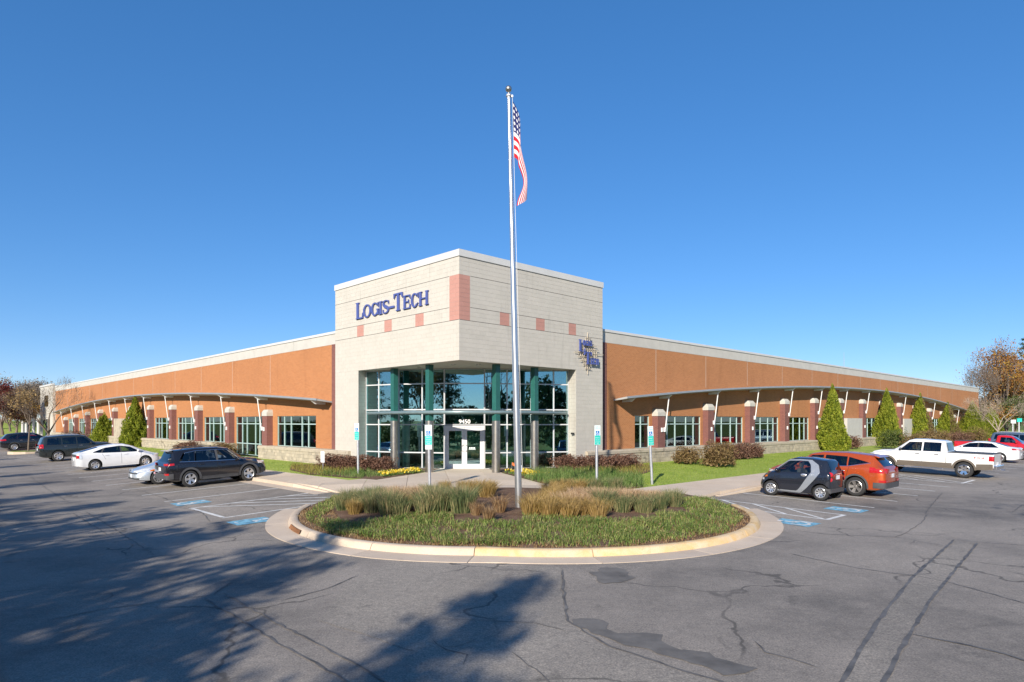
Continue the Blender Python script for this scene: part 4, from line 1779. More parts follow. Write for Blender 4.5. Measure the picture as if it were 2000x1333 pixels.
# ------------------------------------------------------------------ lettering
def glyph(ch, w, h):
    """list of polygons (x to the right, y up) making a bold roman capital"""
    st = 0.20 * h if w > 0.36 * h else 0.22 * h
    th = 0.075 * h
    sf = 0.055 * h
    out = []

    def rect(x0, x1, y0, y1):
        out.append([(x0, y0), (x1, y0), (x1, y1), (x0, y1)])

    def stem(xc, serif=None):
        sw = serif or st * 0.92
        rect(xc - st / 2, xc + st / 2, 0, h)
        rect(xc - sw, xc + sw, 0, sf)
        rect(xc - sw, xc + sw, h - sf, h)

    def ring(a0, a1, n=26):
        cx, cy = w / 2, h / 2
        for i in range(n):
            t0, t1 = R(a0 + (a1 - a0) * i / n), R(a0 + (a1 - a0) * (i + 1) / n)
            ro = lambda t: (cx + (w / 2) * math.cos(t), cy + (h / 2 + 0.012) * math.sin(t))
            ri = lambda t: (cx + (w / 2 - st * 1.05) * math.cos(t), cy + (h / 2 - th) * math.sin(t))
            out.append([ri(t0), ro(t0), ro(t1), ri(t1)])
    if ch == 'I':
        stem(w / 2, w * 0.46)
    elif ch == 'L':
        stem(st * 0.95, st * 0.93)
        rect(st * 1.45, w, 0, th)
        out.append([(w - 0.12 * w, th), (w, th), (w, 0.33 * h), (w - 0.05 * w, 0.33 * h)])
    elif ch == 'T':
        rect(w / 2 - st / 2, w / 2 + st / 2, 0, h)
        rect(w / 2 - st * 0.95, w / 2 + st * 0.95, 0, sf)
        rect(0, w, h - th, h)
        out.append([(0, h - 0.28 * h), (0.05 * w, h - 0.28 * h), (0.2 * w, h - th), (0, h - th)])
        out.append([(w, h - 0.28 * h), (w, h - th), (0.8 * w, h - th), (0.95 * w, h - 0.28 * h)])
    elif ch == 'E':
        stem(st * 0.95, st * 0.93)
        rect(st * 1.45, w, 0, th)
        rect(st * 1.45, w * 0.96, h - th, h)
        rect(st * 1.45, w * 0.78, h * 0.48, h * 0.48 + th)
        out.append([(w - 0.14 * w, th), (w, th), (w, 0.30 * h), (w - 0.05 * w, 0.30 * h)])
        out.append([(w * 0.83, h - th), (w * 0.92, h * 0.74), (w * 0.96, h * 0.74), (w * 0.96, h - th)])
        rect(w * 0.72, w * 0.78, h * 0.38, h * 0.66)
    elif ch == 'H':
        stem(st * 0.95, st * 0.93)
        stem(w - st * 0.95, st * 0.93)
        rect(st * 1.4, w - st * 1.4, h * 0.47, h * 0.47 + th)
    elif ch == 'O':
        ring(0, 360, 32)
    elif ch in 'CG':
        ring(42, 322, 26)
        rect(w * 0.90, w * 0.98, h * 0.66, h * 0.98)
        if ch == 'G':
            rect(w - st, w, 0.06 * h, 0.44 * h)
            rect(w - st * 1.5, w + 0.02, 0.44 * h, 0.44 * h + sf)
        else:
            out.append([(w * 0.80, 0.10 * h), (w * 0.97, 0.26 * h), (w * 0.93, 0.30 * h), (w * 0.74, 0.17 * h)])
    elif ch == 'S':
        pts = [(0.93, 0.80), (0.78, 0.93), (0.50, 0.97), (0.24, 0.90), (0.15, 0.75), (0.26, 0.60), (0.52, 0.50), (0.78, 0.39), (0.87, 0.25), (0.76, 0.10), (0.50, 0.03), (0.22, 0.07), (0.06, 0.21)]
        wd = [0.05, 0.08, 0.08, 0.13, 0.18, 0.22, 0.23, 0.22, 0.18, 0.13, 0.08, 0.08, 0.05]
        P = catmull([(p[0] * w, p[1] * h) for p in pts], 3)
        Wd = np.interp(np.linspace(0, 12, len(P)), range(13), wd)
        for i in range(len(P) - 1):
            def off(k):
                d = P[min(k + 1, len(P) - 1)] - P[max(k - 1, 0)]
                d /= np.linalg.norm(d)
                n_ = np.array([-d[1], d[0]]) * Wd[k] * h * 0.5
                return P[k] + n_, P[k] - n_
            a, b = off(i)
            c, d = off(i + 1)
            out.append([tuple(b), tuple(d), tuple(c), tuple(a)])
        rect(w * 0.86, w * 0.93, h * 0.70, h * 0.95)
        rect(w * 0.06, w * 0.13, h * 0.05, h * 0.30)
    elif ch == '-':
        rect(0, w, h * 0.30, h * 0.45)
    return out


def letter(ch, face, a, dirn, w, h, z, parent, out0=0.03, depth=0.06, mat='letter_blue'):
    mb = MB()
    for i, poly in enumerate(glyph(ch, w, h)):
        d = depth + 0.0012 * (i % 5)
        n = len(poly)
        ar = sum(poly[k][0] * poly[(k + 1) % n][1] - poly[(k + 1) % n][0] * poly[k][1] for k in range(n))
        if ar < 0:
            poly = poly[::-1]
        vs = [fp(face, a + dirn * p[0], out0, z + p[1]) for p in poly] + [fp(face, a + dirn * p[0], out0 + d, z + p[1]) for p in poly]
        fs = [tuple(range(n, 2 * n)), tuple(range(n - 1, -1, -1))] + [(k, (k + 1) % n, n + (k + 1) % n, n + k) for k in range(n)]
        mb.add(vs, fs)
    return mb.build('letter', M[mat], parent)


sg = thing('company_sign', 'dark blue serif capitals spelling the company name on the cream tower wall', 'sign', (CX, CY, 0), (0, 0, YAW_U))
for ch, v0, v1 in [('L', 8.59, 7.88), ('O', 7.85, 7.1), ('G', 7.07, 6.39), ('I', 6.37, 6.04), ('S', 6.02, 5.43), ('-', 5.41, 4.98), ('T', 5.01, 4.26), ('E', 4.21, 3.61), ('C', 3.54, 2.96), ('H', 2.92, 2.17)]:
    h = 0.87 if ch in 'LT' else 0.66
    letter(ch, 'L', v0, -1, abs(v0 - v1), h, 8.43, sg)

lg = thing('company_logo', 'bronze woven-rod diamond emblem with small blue letters by the tower edge', 'sign', (CX, CY, 0), (0, 0, YAW_U))
LCU, LCZ = 8.80, 6.62
vr = [(-0.75, -0.10, 0.05), (-0.60, -0.28, 0.22), (-0.45, -0.42, 0.42), (-0.30, -0.62, 0.62), (-0.15, -0.88, 0.85), (0.0, -1.12, 1.12), (0.15, -0.86, 0.85), (0.30, -0.62, 0.66), (0.45, -0.45, 0.45), (0.60, -0.30, 0.28), (0.75, -0.15, 0.18)]
for (x, z0, z1) in vr:
    mb = MB()
    mb.tube([fp('R', LCU + x, 0.06, LCZ + z0), fp('R', LCU + x, 0.06, LCZ + z1)], 0.017, 6)
    mb.build('rod', M['rod_bronze'], lg)
for (z, x0, x1) in [(0.0, -1.12, 1.28), (0.20, -0.55, 0.88), (0.40, -0.45, 0.7), (0.60, -0.35, 0.4), (0.80, -0.22, 0.25), (-0.20, -0.88, 0.85), (-0.42, -0.68, 0.66), (-0.62, -0.45, 0.45), (-0.82, -0.25, 0.25)]:
    mb = MB()
    mb.tube([fp('R', LCU + x0, 0.105, LCZ + z), fp('R', LCU + x1, 0.105, LCZ + z)], 0.017, 6)
    mb.build('rod', M['rod_bronze'], lg)
for i, (ch, x, z, w, h) in enumerate([('L', -0.86, 0.05, 0.50, 0.62), ('O', -0.52, 0.38, 0.20, 0.27), ('G', -0.31, 0.38, 0.20, 0.27), ('I', -0.09, 0.38, 0.10, 0.27), ('S', 0.04, 0.38, 0.18, 0.27),
                                     ('T', -0.42, -0.60, 0.62, 0.66), ('E', 0.12, -0.58, 0.20, 0.32), ('C', 0.34, -0.58, 0.20, 0.32), ('H', 0.56, -0.58, 0.24, 0.32)]):
    letter(ch, 'R', LCU + x, 1, w, h, LCZ + z, lg, 0.14, 0.05)
# ------------------------------------------------------------------ vehicles
simple('tyre', (0.022, 0.022, 0.023), 0.85, var=0.2, scale=20)
simple('rim_silver', (0.62, 0.62, 0.63), 0.3, 0.8, var=0.05)
simple('rim_grey', (0.42, 0.40, 0.38), 0.35, 0.8, var=0.05)
simple('rim_chrome', (0.72, 0.72, 0.73), 0.15, 0.95, var=0.03)
simple('arch_dark', (0.012, 0.012, 0.012), 0.95, var=0)
simple('plastic_dark', (0.045, 0.047, 0.05), 0.6, var=0.15, scale=8)
simple('plastic_grey', (0.062, 0.062, 0.066), 0.6, var=0.15, scale=8)
simple('tail_red', (0.42, 0.012, 0.014), 0.15, var=0.15, scale=14, coat=0.8)
simple('lamp_clear', (0.72, 0.74, 0.76), 0.12, 0.3, var=0.2, scale=14, coat=0.8)
simple('lamp_amber', (0.65, 0.16, 0.02), 0.2, var=0.1, coat=0.6)
simple('chrome', (0.7, 0.7, 0.72), 0.12, 0.95, var=0.03)
simple('plate', (0.70, 0.72, 0.76), 0.5, var=0.1, scale=20)
simple('seat', (0.09, 0.085, 0.08), 0.9)
m_paint('car_black', (0.012, 0.012, 0.016))
m_paint('car_darkgreen', (0.022, 0.027, 0.027))
m_paint('car_white', (0.78, 0.77, 0.74))
m_paint('car_white2', (0.74, 0.75, 0.77))
m_paint('car_silverwhite', (0.66, 0.69, 0.72), True)
m_paint('car_silver', (0.55, 0.60, 0.66), True)
m_paint('car_orange', (0.52, 0.085, 0.016), True)
m_paint('car_red', (0.48, 0.012, 0.014))
m_paint('band_silver', (0.33, 0.35, 0.38), True)
m_paint('car_smart', (0.016, 0.018, 0.026))
m_paint('car_bluegrey', (0.09, 0.13, 0.19), True)
m_paint('truck_tan', (0.20, 0.165, 0.13), True)


class Car:
    def __init__(s, name, label, L, Wd, wb, r, gc, top, belt, roofw, ax, wx=None, tyrew=0.22, nose=0.40, tail=0.30, nosef=0.80, tailf=0.90):
        s.L, s.hw, s.wb, s.r, s.gc = L, Wd / 2, wb, r, gc
        s.top = np.array(top, float)
        s.belt = np.array(belt, float)
        s.roofw = roofw
        s.xr, s.xf = ax - wb, ax
        s.tyrew = tyrew
        s.nose, s.tail, s.nosef, s.tailf = nose, tail, nosef, tailf
        s.cuts = []
        s.root = thing(name, label, 'car' if name != 'pickup_truck' else 'truck')

    def T(s, x):
        return float(np.interp(x, s.top[:, 0], s.top[:, 1]))

    def B(s, x):
        return float(np.interp(x, s.belt[:, 0], s.belt[:, 1]))

    def Wx(s, x):
        h = s.hw
        df = (x - (s.L / 2 - s.nose)) / s.nose
        dr = ((-s.L / 2 + s.tail) - x) / s.tail
        if df > 0:
            return h * (s.nosef + (1 - s.nosef) * math.sqrt(max(0, 1 - df * df)))
        if dr > 0:
            return h * (s.tailf + (1 - s.tailf) * math.sqrt(max(0, 1 - dr * dr)))
        return h * (1 - 0.012 * (2 * x / s.L) ** 2)

    def G(s, x):
        e = 0.0
        df = x - (s.L / 2 - 0.5)
        dr = (-s.L / 2 + 0.5) - x
        if df > 0:
            e = 0.08 * (df / 0.5) ** 2
        if dr > 0:
            e = 0.12 * (dr / 0.5) ** 2
        return s.gc + e

    def section(s, x):
        T, B, W, G = s.T(x), s.B(x), s.Wx(x), s.G(x)
        B = min(B, T - 0.05)
        span = T - (B + 0.012)
        g = min(1, max(0, (T - s.B(x)) / 0.22))
        g = g * g * (3 - 2 * g)
        wr = (W - 0.13) * (1 - g) + min(s.roofw, W - 0.08) * g
        zr = B + 0.012 + span * (1 - min(0.5, 0.065 / max(span, 1e-3)))
        wb_ = W - 0.055
        pts = [(0, G), (W - 0.12, G), (W - 0.04, G + 0.04), (W - 0.012, G + 0.14), (W, G + (B - G) * 0.45), (W - 0.006, G + (B - G) * 0.68), (W - 0.022, B - 0.06), (wb_ + 0.012, B), (wb_, B + 0.012)]
        for t in (0.25, 0.5, 0.75, 1.0):
            pts.append((wb_ + (wr - wb_) * (t ** 1.25), B + 0.012 + (zr - B - 0.012) * t))
        pts += [(wr - 0.035, T - (T - zr) * 0.40), (wr - 0.10, T - (T - zr) * 0.12), (wr * 0.5, T + 0.010 * g), (0, T + 0.018 * g)]
        return pts, wr

    def side(s, x, z):
        pts, wr = s.section(x)
        ys = [p[0] for p in pts[2:14]]
        zs = [p[1] for p in pts[2:14]]
        return float(np.interp(z, zs, ys))

    def topz(s, x, y):
        pts, wr = s.section(x)
        seg = pts[12:][::-1]
        return float(np.interp(abs(y), [p[0] for p in seg], [p[1] for p in seg]))

    def stations(s):
        xs = set(np.linspace(-s.L / 2, s.L / 2, 64))
        for p in s.top[:, 0]:
            xs.add(float(p))
            xs.add(float(p) + 0.02)
            xs.add(float(p) - 0.02)
        for k in (0.02, 0.06, 0.12, 0.2, 0.3):
            xs.add(s.L / 2 - k * s.nose / 0.4)
            xs.add(-s.L / 2 + k * s.tail / 0.4)
        xs = sorted(x for x in xs if -s.L / 2 <= x <= s.L / 2)
        out = [xs[0]]
        for x in xs[1:]:
            if x - out[-1] > 0.008:
                out.append(x)
        return out

    def body(s, paint):
        mb = MB()
        secs = []
        for x in s.stations():
            half, _ = s.section(x)
            full = [(x, y, z) for (y, z) in half] + [(x, -y, z) for (y, z) in half[-2:0:-1]]
            secs.append(full)
        n = len(secs[0])
        b = 0
        for sc in secs:
            mb.v.extend(sc)
        for i in range(len(secs) - 1):
            for k in range(n):
                k2 = (k + 1) % n
                mb.f.append((i * n + k, (i + 1) * n + k, (i + 1) * n + k2, i * n + k2))
                mb.m.append(0)
        mb.f.append(tuple(range(n)))
        mb.m.append(0)
        e = (len(secs) - 1) * n
        mb.f.append(tuple(e + k for k in range(n - 1, -1, -1)))
        mb.m.append(0)
        o = mb.build('body', [M[paint], M['arch_dark']], s.root, smooth=True, angle=32)
        cut = MB()
        for x in (s.xr, s.xf):
            for sg in (1, -1):
                R_ = s.r + 0.055
                ya, yb = s.hw - 0.34, s.hw + 0.2
                nn = 28
                ring = [(x + R_ * math.cos(2 * math.pi * k / nn), s.r + 0.02 + R_ * math.sin(2 * math.pi * k / nn)) for k in range(nn)]
                cut.prism_xz(ring, min(sg * ya, sg * yb), max(sg * ya, sg * yb), 0)
        co = cut.build('cutter', [M['arch_dark']])
        md = o.modifiers.new('arches', 'BOOLEAN')
        md.operation = 'DIFFERENCE'
        md.object = co
        md.solver = 'EXACT'
        md.material_mode = 'TRANSFER'
        bpy.context.view_layer.update()
        dg = bpy.context.evaluated_depsgraph_get()
        me = bpy.data.meshes.new_from_object(o.evaluated_get(dg))
        old = o.data
        o.modifiers.clear()
        o.data = me
        me.name = 'body'
        bpy.data.meshes.remove(old)
        bpy.data.objects.remove(co)
        me.polygons.foreach_set('use_smooth', [True] * len(me.polygons))
        me.set_sharp_from_angle(angle=R(32))
        s.bodyo = o
        return o

    def patch(s, name, lo, hi, mat, sides=(1, -1), off=0.006, n=10, m=4, parent=None):
        """a panel on the body side between two (x,z) polylines"""
        lo, hi = np.array(lo, float), np.array(hi, float)

        def samp(P, t):
            d = np.concatenate([[0], np.cumsum(np.linalg.norm(np.diff(P, axis=0), axis=1))])
            return np.interp(t * d[-1], d, P[:, 0]), np.interp(t * d[-1], d, P[:, 1])
        res = []
        for sg in sides:
            rows = []
            for j in range(m + 1):
                row = []
                for i in range(n + 1):
                    a = samp(lo, i / n)
                    b = samp(hi, i / n)
                    x = a[0] + (b[0] - a[0]) * j / m
                    z = a[1] + (b[1] - a[1]) * j / m
                    row.append((x, sg * (s.side(x, z) + off), z + off * 0.2))
                rows.append(row)
            if mat in (M['glass_car'], M['glass_clear']):
                s.cuts.append(([[(p[0], p[1] + sg * 0.05, p[2]) for p in r_] for r_ in rows], [[(p[0], p[1] - sg * 0.17, p[2]) for p in r_] for r_ in rows]))
            mb = MB()
            mb.grid(rows, flip=(sg > 0))
            res.append(mb.build(name, mat, parent or s.root, smooth=True))
        return res

    def screen(s, name, x0, x1, k, mat, off=0.007, n=10, m=10, taper=1.0):
        """wind or rear screen lying on the top profile between x0 and x1"""
        rows, nrm = [], []
        for i in range(n + 1):
            x = x0 + (x1 - x0) * i / n
            e = 0.004
            sl = (s.T(x + e) - s.T(x - e)) / (2 * e)
            nx, nz = -sl / math.hypot(1, sl), 1 / math.hypot(1, sl)
            _, wr = s.section(x)
            kk = k * (1 + (taper - 1) * i / n)
            w = min(wr, s.roofw + 0.04) * kk
            rows.append([(x + nx * off, -w + 2 * w * j / m, s.topz(x, -w + 2 * w * j / m) + nz * off) for j in range(m + 1)])
            nrm.append((nx, nz))
        s.cuts.append(([[(p[0] + q[0] * 0.04, p[1], p[2] + q[1] * 0.04) for p in r_] for r_, q in zip(rows, nrm)], [[(p[0] - q[0] * 0.19, p[1], p[2] - q[1] * 0.19) for p in r_] for r_, q in zip(rows, nrm)]))
        mb = MB()
        mb.grid(rows, flip=False if x1 < x0 else True)
        return mb.build(name, mat, s.root, smooth=True)

    def wrap(s, name, x1, yin, z0, z1, end, mat, off=0.010, slope=0.0, sides=(1, -1), n=6, parent=None, zin=None):
        """panel that wraps round a corner: from x1 on the side to the end face and in to y = yin"""
        xe = end * s.L / 2
        res = []
        for sg in sides:
            path = []
            for i in range(n + 1):
                t = i / n
                x = x1 + (xe - x1) * (1 - (1 - t) ** 2)
                path.append(('s', x, t))
            we = s.Wx(xe)
            rows = []
            nz = 4
            for j in range(nz + 1):
                row = []
                for (_, x, t) in path:
                    zt = z1 + slope * (1 - t)
                    z = z0 + (zt - z0) * j / nz
                    row.append((x + end * off * t, sg * (s.side(x, z) + off * (1 - 0.6 * t)), z))
                lastz = z0 + (z1 - z0) * j / nz
                ys = s.side(xe, lastz)
                for i in range(1, 5):
                    y = ys + (yin - ys) * i / 4
                    zz = lastz if zin is None else lastz + (zin[0] + (zin[1] - zin[0]) * j / nz - lastz) * (i / 4)
                    row.append((xe + end * off, sg * y, zz))
                rows.append(row)
            mb = MB()
            mb.grid(rows, flip=(sg * end > 0))
            res.append(mb.build(name, mat, parent or s.root, smooth=True, angle=50))
        return res

    def arch_trim(s, mat, w=0.07, off=0.012, extra=0.055):
        for x in (s.xr, s.xf):
            for sg in (1, -1):
                rows = []
                for i in range(17):
                    t = R(-8 + 196 * i / 16)
                    row = []
                    for rr in (s.r + extra - 0.012, s.r + extra + w):
                        xx, zz = x + rr * math.cos(t), s.r + 0.02 + rr * math.sin(t)
                        xx = min(max(xx, -s.L / 2 + 0.01), s.L / 2 - 0.01)
                        zz = max(zz, s.gc - 0.02)
                        row.append((xx, sg * (s.side(xx, zz) + off), zz))
                    row.insert(0, (row[0][0], row[0][1] - sg * 0.06, row[0][2]))
                    rows.append(row)
                mb = MB()
                mb.grid(rows, flip=(sg > 0))
                mb.build('arch_trim', mat, s.root, smooth=True, angle=40)

    def wheels(s, rim='rim_silver', spokes=5, double=False, rr=0.68, hub=0.20):
        r, tw = s.r, s.tyrew
        mb = MB()
        rim_r = r * rr
        prof = [(rim_r, -tw / 2 + 0.012), (r * 0.86, -tw / 2), (r * 0.965, -tw / 2 + 0.02), (r, -tw / 2 + 0.055), (r, tw / 2 - 0.055), (r * 0.965, tw / 2 - 0.02), (r * 0.86, tw / 2), (rim_r, tw / 2 - 0.012)]
        mb.lathe(prof, 30, axis='y', closed=True)
        tyre = mb.mesh('tyre', True, 50)
        mb = MB()
        mb.lathe([(rim_r + 0.004, tw / 2 - 0.014), (rim_r - 0.016, tw / 2 - 0.004), (rim_r - 0.03, tw / 2 - 0.02), (rim_r - 0.035, -0.02)], 30, axis='y')
        cnt = spokes * (2 if double else 1)
        for k in range(cnt):
            t = 2 * math.pi * k / spokes if not double else 2 * math.pi * (k // 2) / spokes + (0.16 if k % 2 else -0.16)
            c, sn = math.cos(t), math.sin(t)
            w0, w1 = (0.045, 0.055) if not double else (0.028, 0.030)
            w0, w1 = w0 * r / 0.34, w1 * r / 0.34
            if spokes > 7 and not double:
                w0, w1 = w0 * 0.55, w1 * 0.55
            ra, rb = rim_r * 0.12, rim_r - 0.012
            vs = []
            for (rad, ww, yy) in ((ra, w0, tw / 2 - 0.055), (rb, w1, tw / 2 - 0.018)):
                for q in (-1, 1):
                    vs.append((rad * c - q * ww * sn, yy, rad * sn + q * ww * c))
                for q in (-1, 1):
                    vs.append((rad * c - q * ww * sn, yy - 0.035, rad * sn + q * ww * c))
            mb.add(vs, [(0, 1, 5, 4), (0, 4, 6, 2), (1, 3, 7, 5), (2, 6, 7, 3)])
        mb.lathe([(0.0, tw / 2 - 0.030), (rim_r * hub, tw / 2 - 0.035), (rim_r * hub * 1.1, tw / 2 - 0.07)], 14, axis='y')
        rimm = mb.mesh('rim', True, 35)
        mb = MB()
        mb.lathe([(0.0, tw / 2 - 0.085), (rim_r - 0.03, tw / 2 - 0.085), (rim_r - 0.02, -tw / 2 + 0.03), (0.0, -tw / 2 + 0.03)], 20, axis='y')
        disc = mb.mesh('wheel', True, 40)
        for x in (s.xr, s.xf):
            for sg in (1, -1):
                w = obj('wheel', disc, M['arch_dark'], s.root, (x, sg * (s.hw - tw / 2 - 0.012), r), (0, 0, 0 if sg > 0 else math.pi))
                obj('tyre', tyre, M['tyre'], w)
                obj('rim', rimm, M[rim], w)

    def mirror(s, x, z, mat):
        for sg in (1, -1):
            mb = MB()
            y0 = s.side(x, z) - 0.02
            prof = [(0.0, -0.10), (0.05, -0.09), (0.085, -0.04), (0.09, 0.03), (0.06, 0.09), (0.0, 0.10)]
            vs = []
            n = 10
            for (rr, h) in prof:
                for k in range(n):
                    t = 2 * math.pi * k / n
                    vs.append((x + rr * math.cos(t) * 0.75, sg * (y0 + 0.14 + h), z + rr * math.sin(t) * 0.85))
            fs = []
            for i in range(len(prof) - 1):
                for k in range(n):
                    q = (i * n + k, i * n + (k + 1) % n, (i + 1) * n + (k + 1) % n, (i + 1) * n + k)
                    fs.append(q if sg < 0 else q[::-1])
            mb.add(vs, fs)
            mb.tube([(x, sg * y0, z - 0.03), (x, sg * (y0 + 0.10), z - 0.01)], 0.03, 6)
            mb.build('mirror', mat, s.root, smooth=True, angle=60)

    def handles(s, xs, z, mat):
        for x in xs:
            for sg in (1, -1):
                y = s.side(x, z)
                mb = MB()
                mb.box(x - 0.10, x + 0.10, min(sg * (y - 0.01), sg * (y + 0.03)), max(sg * (y - 0.01), sg * (y + 0.03)), z - 0.018, z + 0.018)
                mb.build('handle', mat, s.root, bevel=0.008)

    def seam(s, pts, w=0.012, mat='arch_dark'):
        lo = [(p[0] - w / 2, p[1]) for p in pts]
        hi = [(p[0] + w / 2, p[1]) for p in pts]
        s.patch('door_gap', lo, hi, M[mat], off=0.003, n=8, m=1)

    def plate_rear(s, z, end=-1, w=0.30, mat='plate'):
        mb = MB()
        xe = end * (s.L / 2 + 0.012)
        mb.box(min(xe, xe + end * 0.012), max(xe, xe + end * 0.012), -w / 2, w / 2, z - 0.075, z + 0.075)
        mb.build('licence_plate', M[mat], s.root, bevel=0.004)

    def hollow(s):
        """cut the cabin and the window openings out of the body shell"""
        o = s.bodyo
        cutters = []
        xs = [x for x in np.linspace(-s.L / 2 + 0.06, s.L / 2 - 0.06, 60) if s.T(x) - s.B(x) > 0.26]
        if len(xs) < 4:
            return
        secs = []
        for x in xs:
            T, B, W = s.T(x), s.B(x), s.Wx(x)
            B = min(B, T - 0.05)
            zf = max(2 * s.r + 0.13, B - 0.35)
            zf = min(zf, B - 0.06)
            _, wr = s.section(x)
            wb_ = W - 0.055
            pts = [(0, zf), (W - 0.15, zf), (W - 0.14, B - 0.03), (wb_ - 0.075, B + 0.012)]
            zr = T - 0.11
            for t in (0.35, 0.7, 1.0):
                pts.append((wb_ - 0.075 + (wr - wb_) * t ** 1.25, B + 0.012 + (zr - B - 0.012) * t))
            pts += [(wr - 0.16, T - 0.075), (0, T - 0.065)]
            secs.append([(x, y, z) for (y, z) in pts] + [(x, -y, z) for (y, z) in pts[-2:0:-1]])
        mb = MB()
        n = len(secs[0])
        for sc in secs:
            mb.v.extend(sc)
        for i in range(len(secs) - 1):
            for k in range(n):
                k2 = (k + 1) % n
                mb.f.append((i * n + k, (i + 1) * n + k, (i + 1) * n + k2, i * n + k2))
                mb.m.append(0)
        mb.f += [tuple(range(n)), tuple((len(secs) - 1) * n + k for k in range(n - 1, -1, -1))]
        mb.m += [0, 0]
        cutters.append(mb)
        for (A, B_) in s.cuts:
            mb = MB()
            nr, nc = len(A), len(A[0])
            mb.grid(A)
            mb.grid(B_, flip=True)
            o2 = nr * nc
            loop = [j for j in range(nc)] + [i * nc + nc - 1 for i in range(1, nr)] + [(nr - 1) * nc + j for j in range(nc - 2, -1, -1)] + [i * nc for i in range(nr - 2, 0, -1)]
            for a, b in zip(loop, loop[1:] + loop[:1]):
                mb.f.append((b, a, o2 + a, o2 + b))
                mb.m.append(0)
            cutters.append(mb)
        objs = []
        for mb in cutters:
            me = mb.mesh('cut')
            bm = bmesh.new()
            bm.from_mesh(me)
            bmesh.ops.remove_doubles(bm, verts=bm.verts, dist=1e-5)
            bmesh.ops.recalc_face_normals(bm, faces=bm.faces)
            bm.to_mesh(me)
            bm.free()
            me.materials.append(M['car_inside'])
            co = bpy.data.objects.new('cut', me)
            col.objects.link(co)
            objs.append(co)
        for co in objs:
            md = o.modifiers.new('cut', 'BOOLEAN')
            md.operation = 'DIFFERENCE'
            md.object = co
            md.solver = 'EXACT'
            md.material_mode = 'TRANSFER'
            bpy.context.view_layer.update()
            me = bpy.data.meshes.new_from_object(o.evaluated_get(bpy.context.evaluated_depsgraph_get()))
            o.modifiers.clear()
            va = np.empty(len(o.data.vertices) * 3)
            o.data.vertices.foreach_get('co', va)
            ok = len(me.polygons) > 0.55 * len(o.data.polygons)
            if ok:
                vb = np.empty(len(me.vertices) * 3)
                me.vertices.foreach_get('co', vb)
                ea, eb = np.ptp(va.reshape(-1, 3), axis=0), np.ptp(vb.reshape(-1, 3), axis=0)
                ok = bool(np.all(eb > 0.985 * ea))
            if ok:
                old = o.data
                o.data = me
                me.name = 'body'
                bpy.data.meshes.remove(old)
            else:
                bpy.data.meshes.remove(me)
                print('CUT SKIPPED', s.root.name, objs.index(co))
        for co in objs:
            bpy.data.objects.remove(co)
        me = o.data
        me.polygons.foreach_set('use_smooth', [True] * len(me.polygons))
        me.set_sharp_from_angle(angle=R(32))
        # seats
        a, b = xs[0], xs[-1]
        zb = s.B((a + b) / 2)
        for xx in [a + (b - a) * 0.62] + ([a + (b - a) * 0.28] if b - a > 1.6 else []):
            for y in (-0.37, 0.37):
                mb = MB()
                mb.box(xx - 0.12, xx + 0.02, y - 0.22, y + 0.22, zb - 0.25, zb + 0.14)
                mb.box(xx - 0.11, xx - 0.02, y - 0.12, y + 0.12, zb + 0.17, zb + 0.33)
                mb.build('seat', M['seat'], s.root, bevel=0.03)

    def place(s, u, v, yaw):
        s.hollow()
        x, y = W2(u, v)
        dx, dy = math.cos(yaw), math.sin(yaw)
        h = s.wb / 2
        zf, zr_ = za(x + dx * h, y + dy * h), za(x - dx * h, y - dy * h)
        pitch = math.atan2(zf - zr_, s.wb)
        off = (s.xf + s.xr) / 2
        s.root.location = (x - dx * off, y - dy * off, (zf + zr_) / 2 - off * (zf - zr_) / s.wb + 0.004)
        s.root.rotation_euler = (0, -pitch, yaw)


# --- black crossover, nearest on the left
c = Car('parked_car', 'black crossover with roof rails and red tail lamps, nearest car on the left', 4.62, 1.86, 2.70, 0.365, 0.30,
        [(-2.31, 0.98), (-2.27, 1.02), (-2.20, 1.12), (-1.93, 1.60), (-1.80, 1.645), (-0.9, 1.69), (0.1, 1.67), (0.55, 1.60), (1.22, 1.14), (1.30, 1.10), (1.9, 1.04), (2.2, 0.93), (2.29, 0.80), (2.31, 0.70)],
        [(-2.31, 1.10), (-1.4, 1.09), (0.5, 1.03), (1.3, 0.99), (2.31, 0.7)], 0.62, 1.39, nose=0.55, nosef=0.70)
c.body('car_black')
c.patch('side_window', [(-0.02, 1.10), (0.98, 1.06)], [(-0.02, 1.555), (0.42, 1.53)], M['glass_clear'])
c.patch('side_window', [(-1.02, 1.13), (-0.12, 1.10)], [(-0.95, 1.555), (-0.12, 1.56)], M['glass_car'])
c.patch('quarter_window', [(-1.68, 1.17), (-1.12, 1.135)], [(-1.45, 1.50), (-1.05, 1.55)], M['glass_car'])
c.patch('pillar_trim', [(-0.12, 1.10), (-0.02, 1.10)], [(-0.12, 1.56), (-0.02, 1.555)], M['plastic_grey'], n=2, off=0.004)
c.patch('window_trim', [(-1.45, 1.50), (-0.95, 1.57), (0.42, 1.545), (1.0, 1.06)], [(-1.46, 1.515), (-0.95, 1.585), (0.43, 1.56), (1.03, 1.06)], M['chrome'], n=18, m=1)
c.patch('window_trim', [(-1.74, 1.135), (-0.5, 1.085), (1.05, 1.035)], [(-1.74, 1.155), (-0.5, 1.105), (1.02, 1.055)], M['chrome'], n=14, m=1)
c.screen('rear_window', -2.18, -1.95, 0.86, M['glass_car'])
c.screen('windscreen', 1.20, 0.60, 0.92, M['glass_clear'])
c.wrap('tail_lamp', -1.98, 0.52, 1.01, 1.10, -1, M['tail_red'])
c.wrap('rear_bumper', -2.05, 0.0, 0.42, 0.66, -1, M['plastic_grey'], off=0.03)
c.wrap('reflector', -2.24, 0.60, 0.60, 0.68, -1, M['tail_red'], off=0.036)
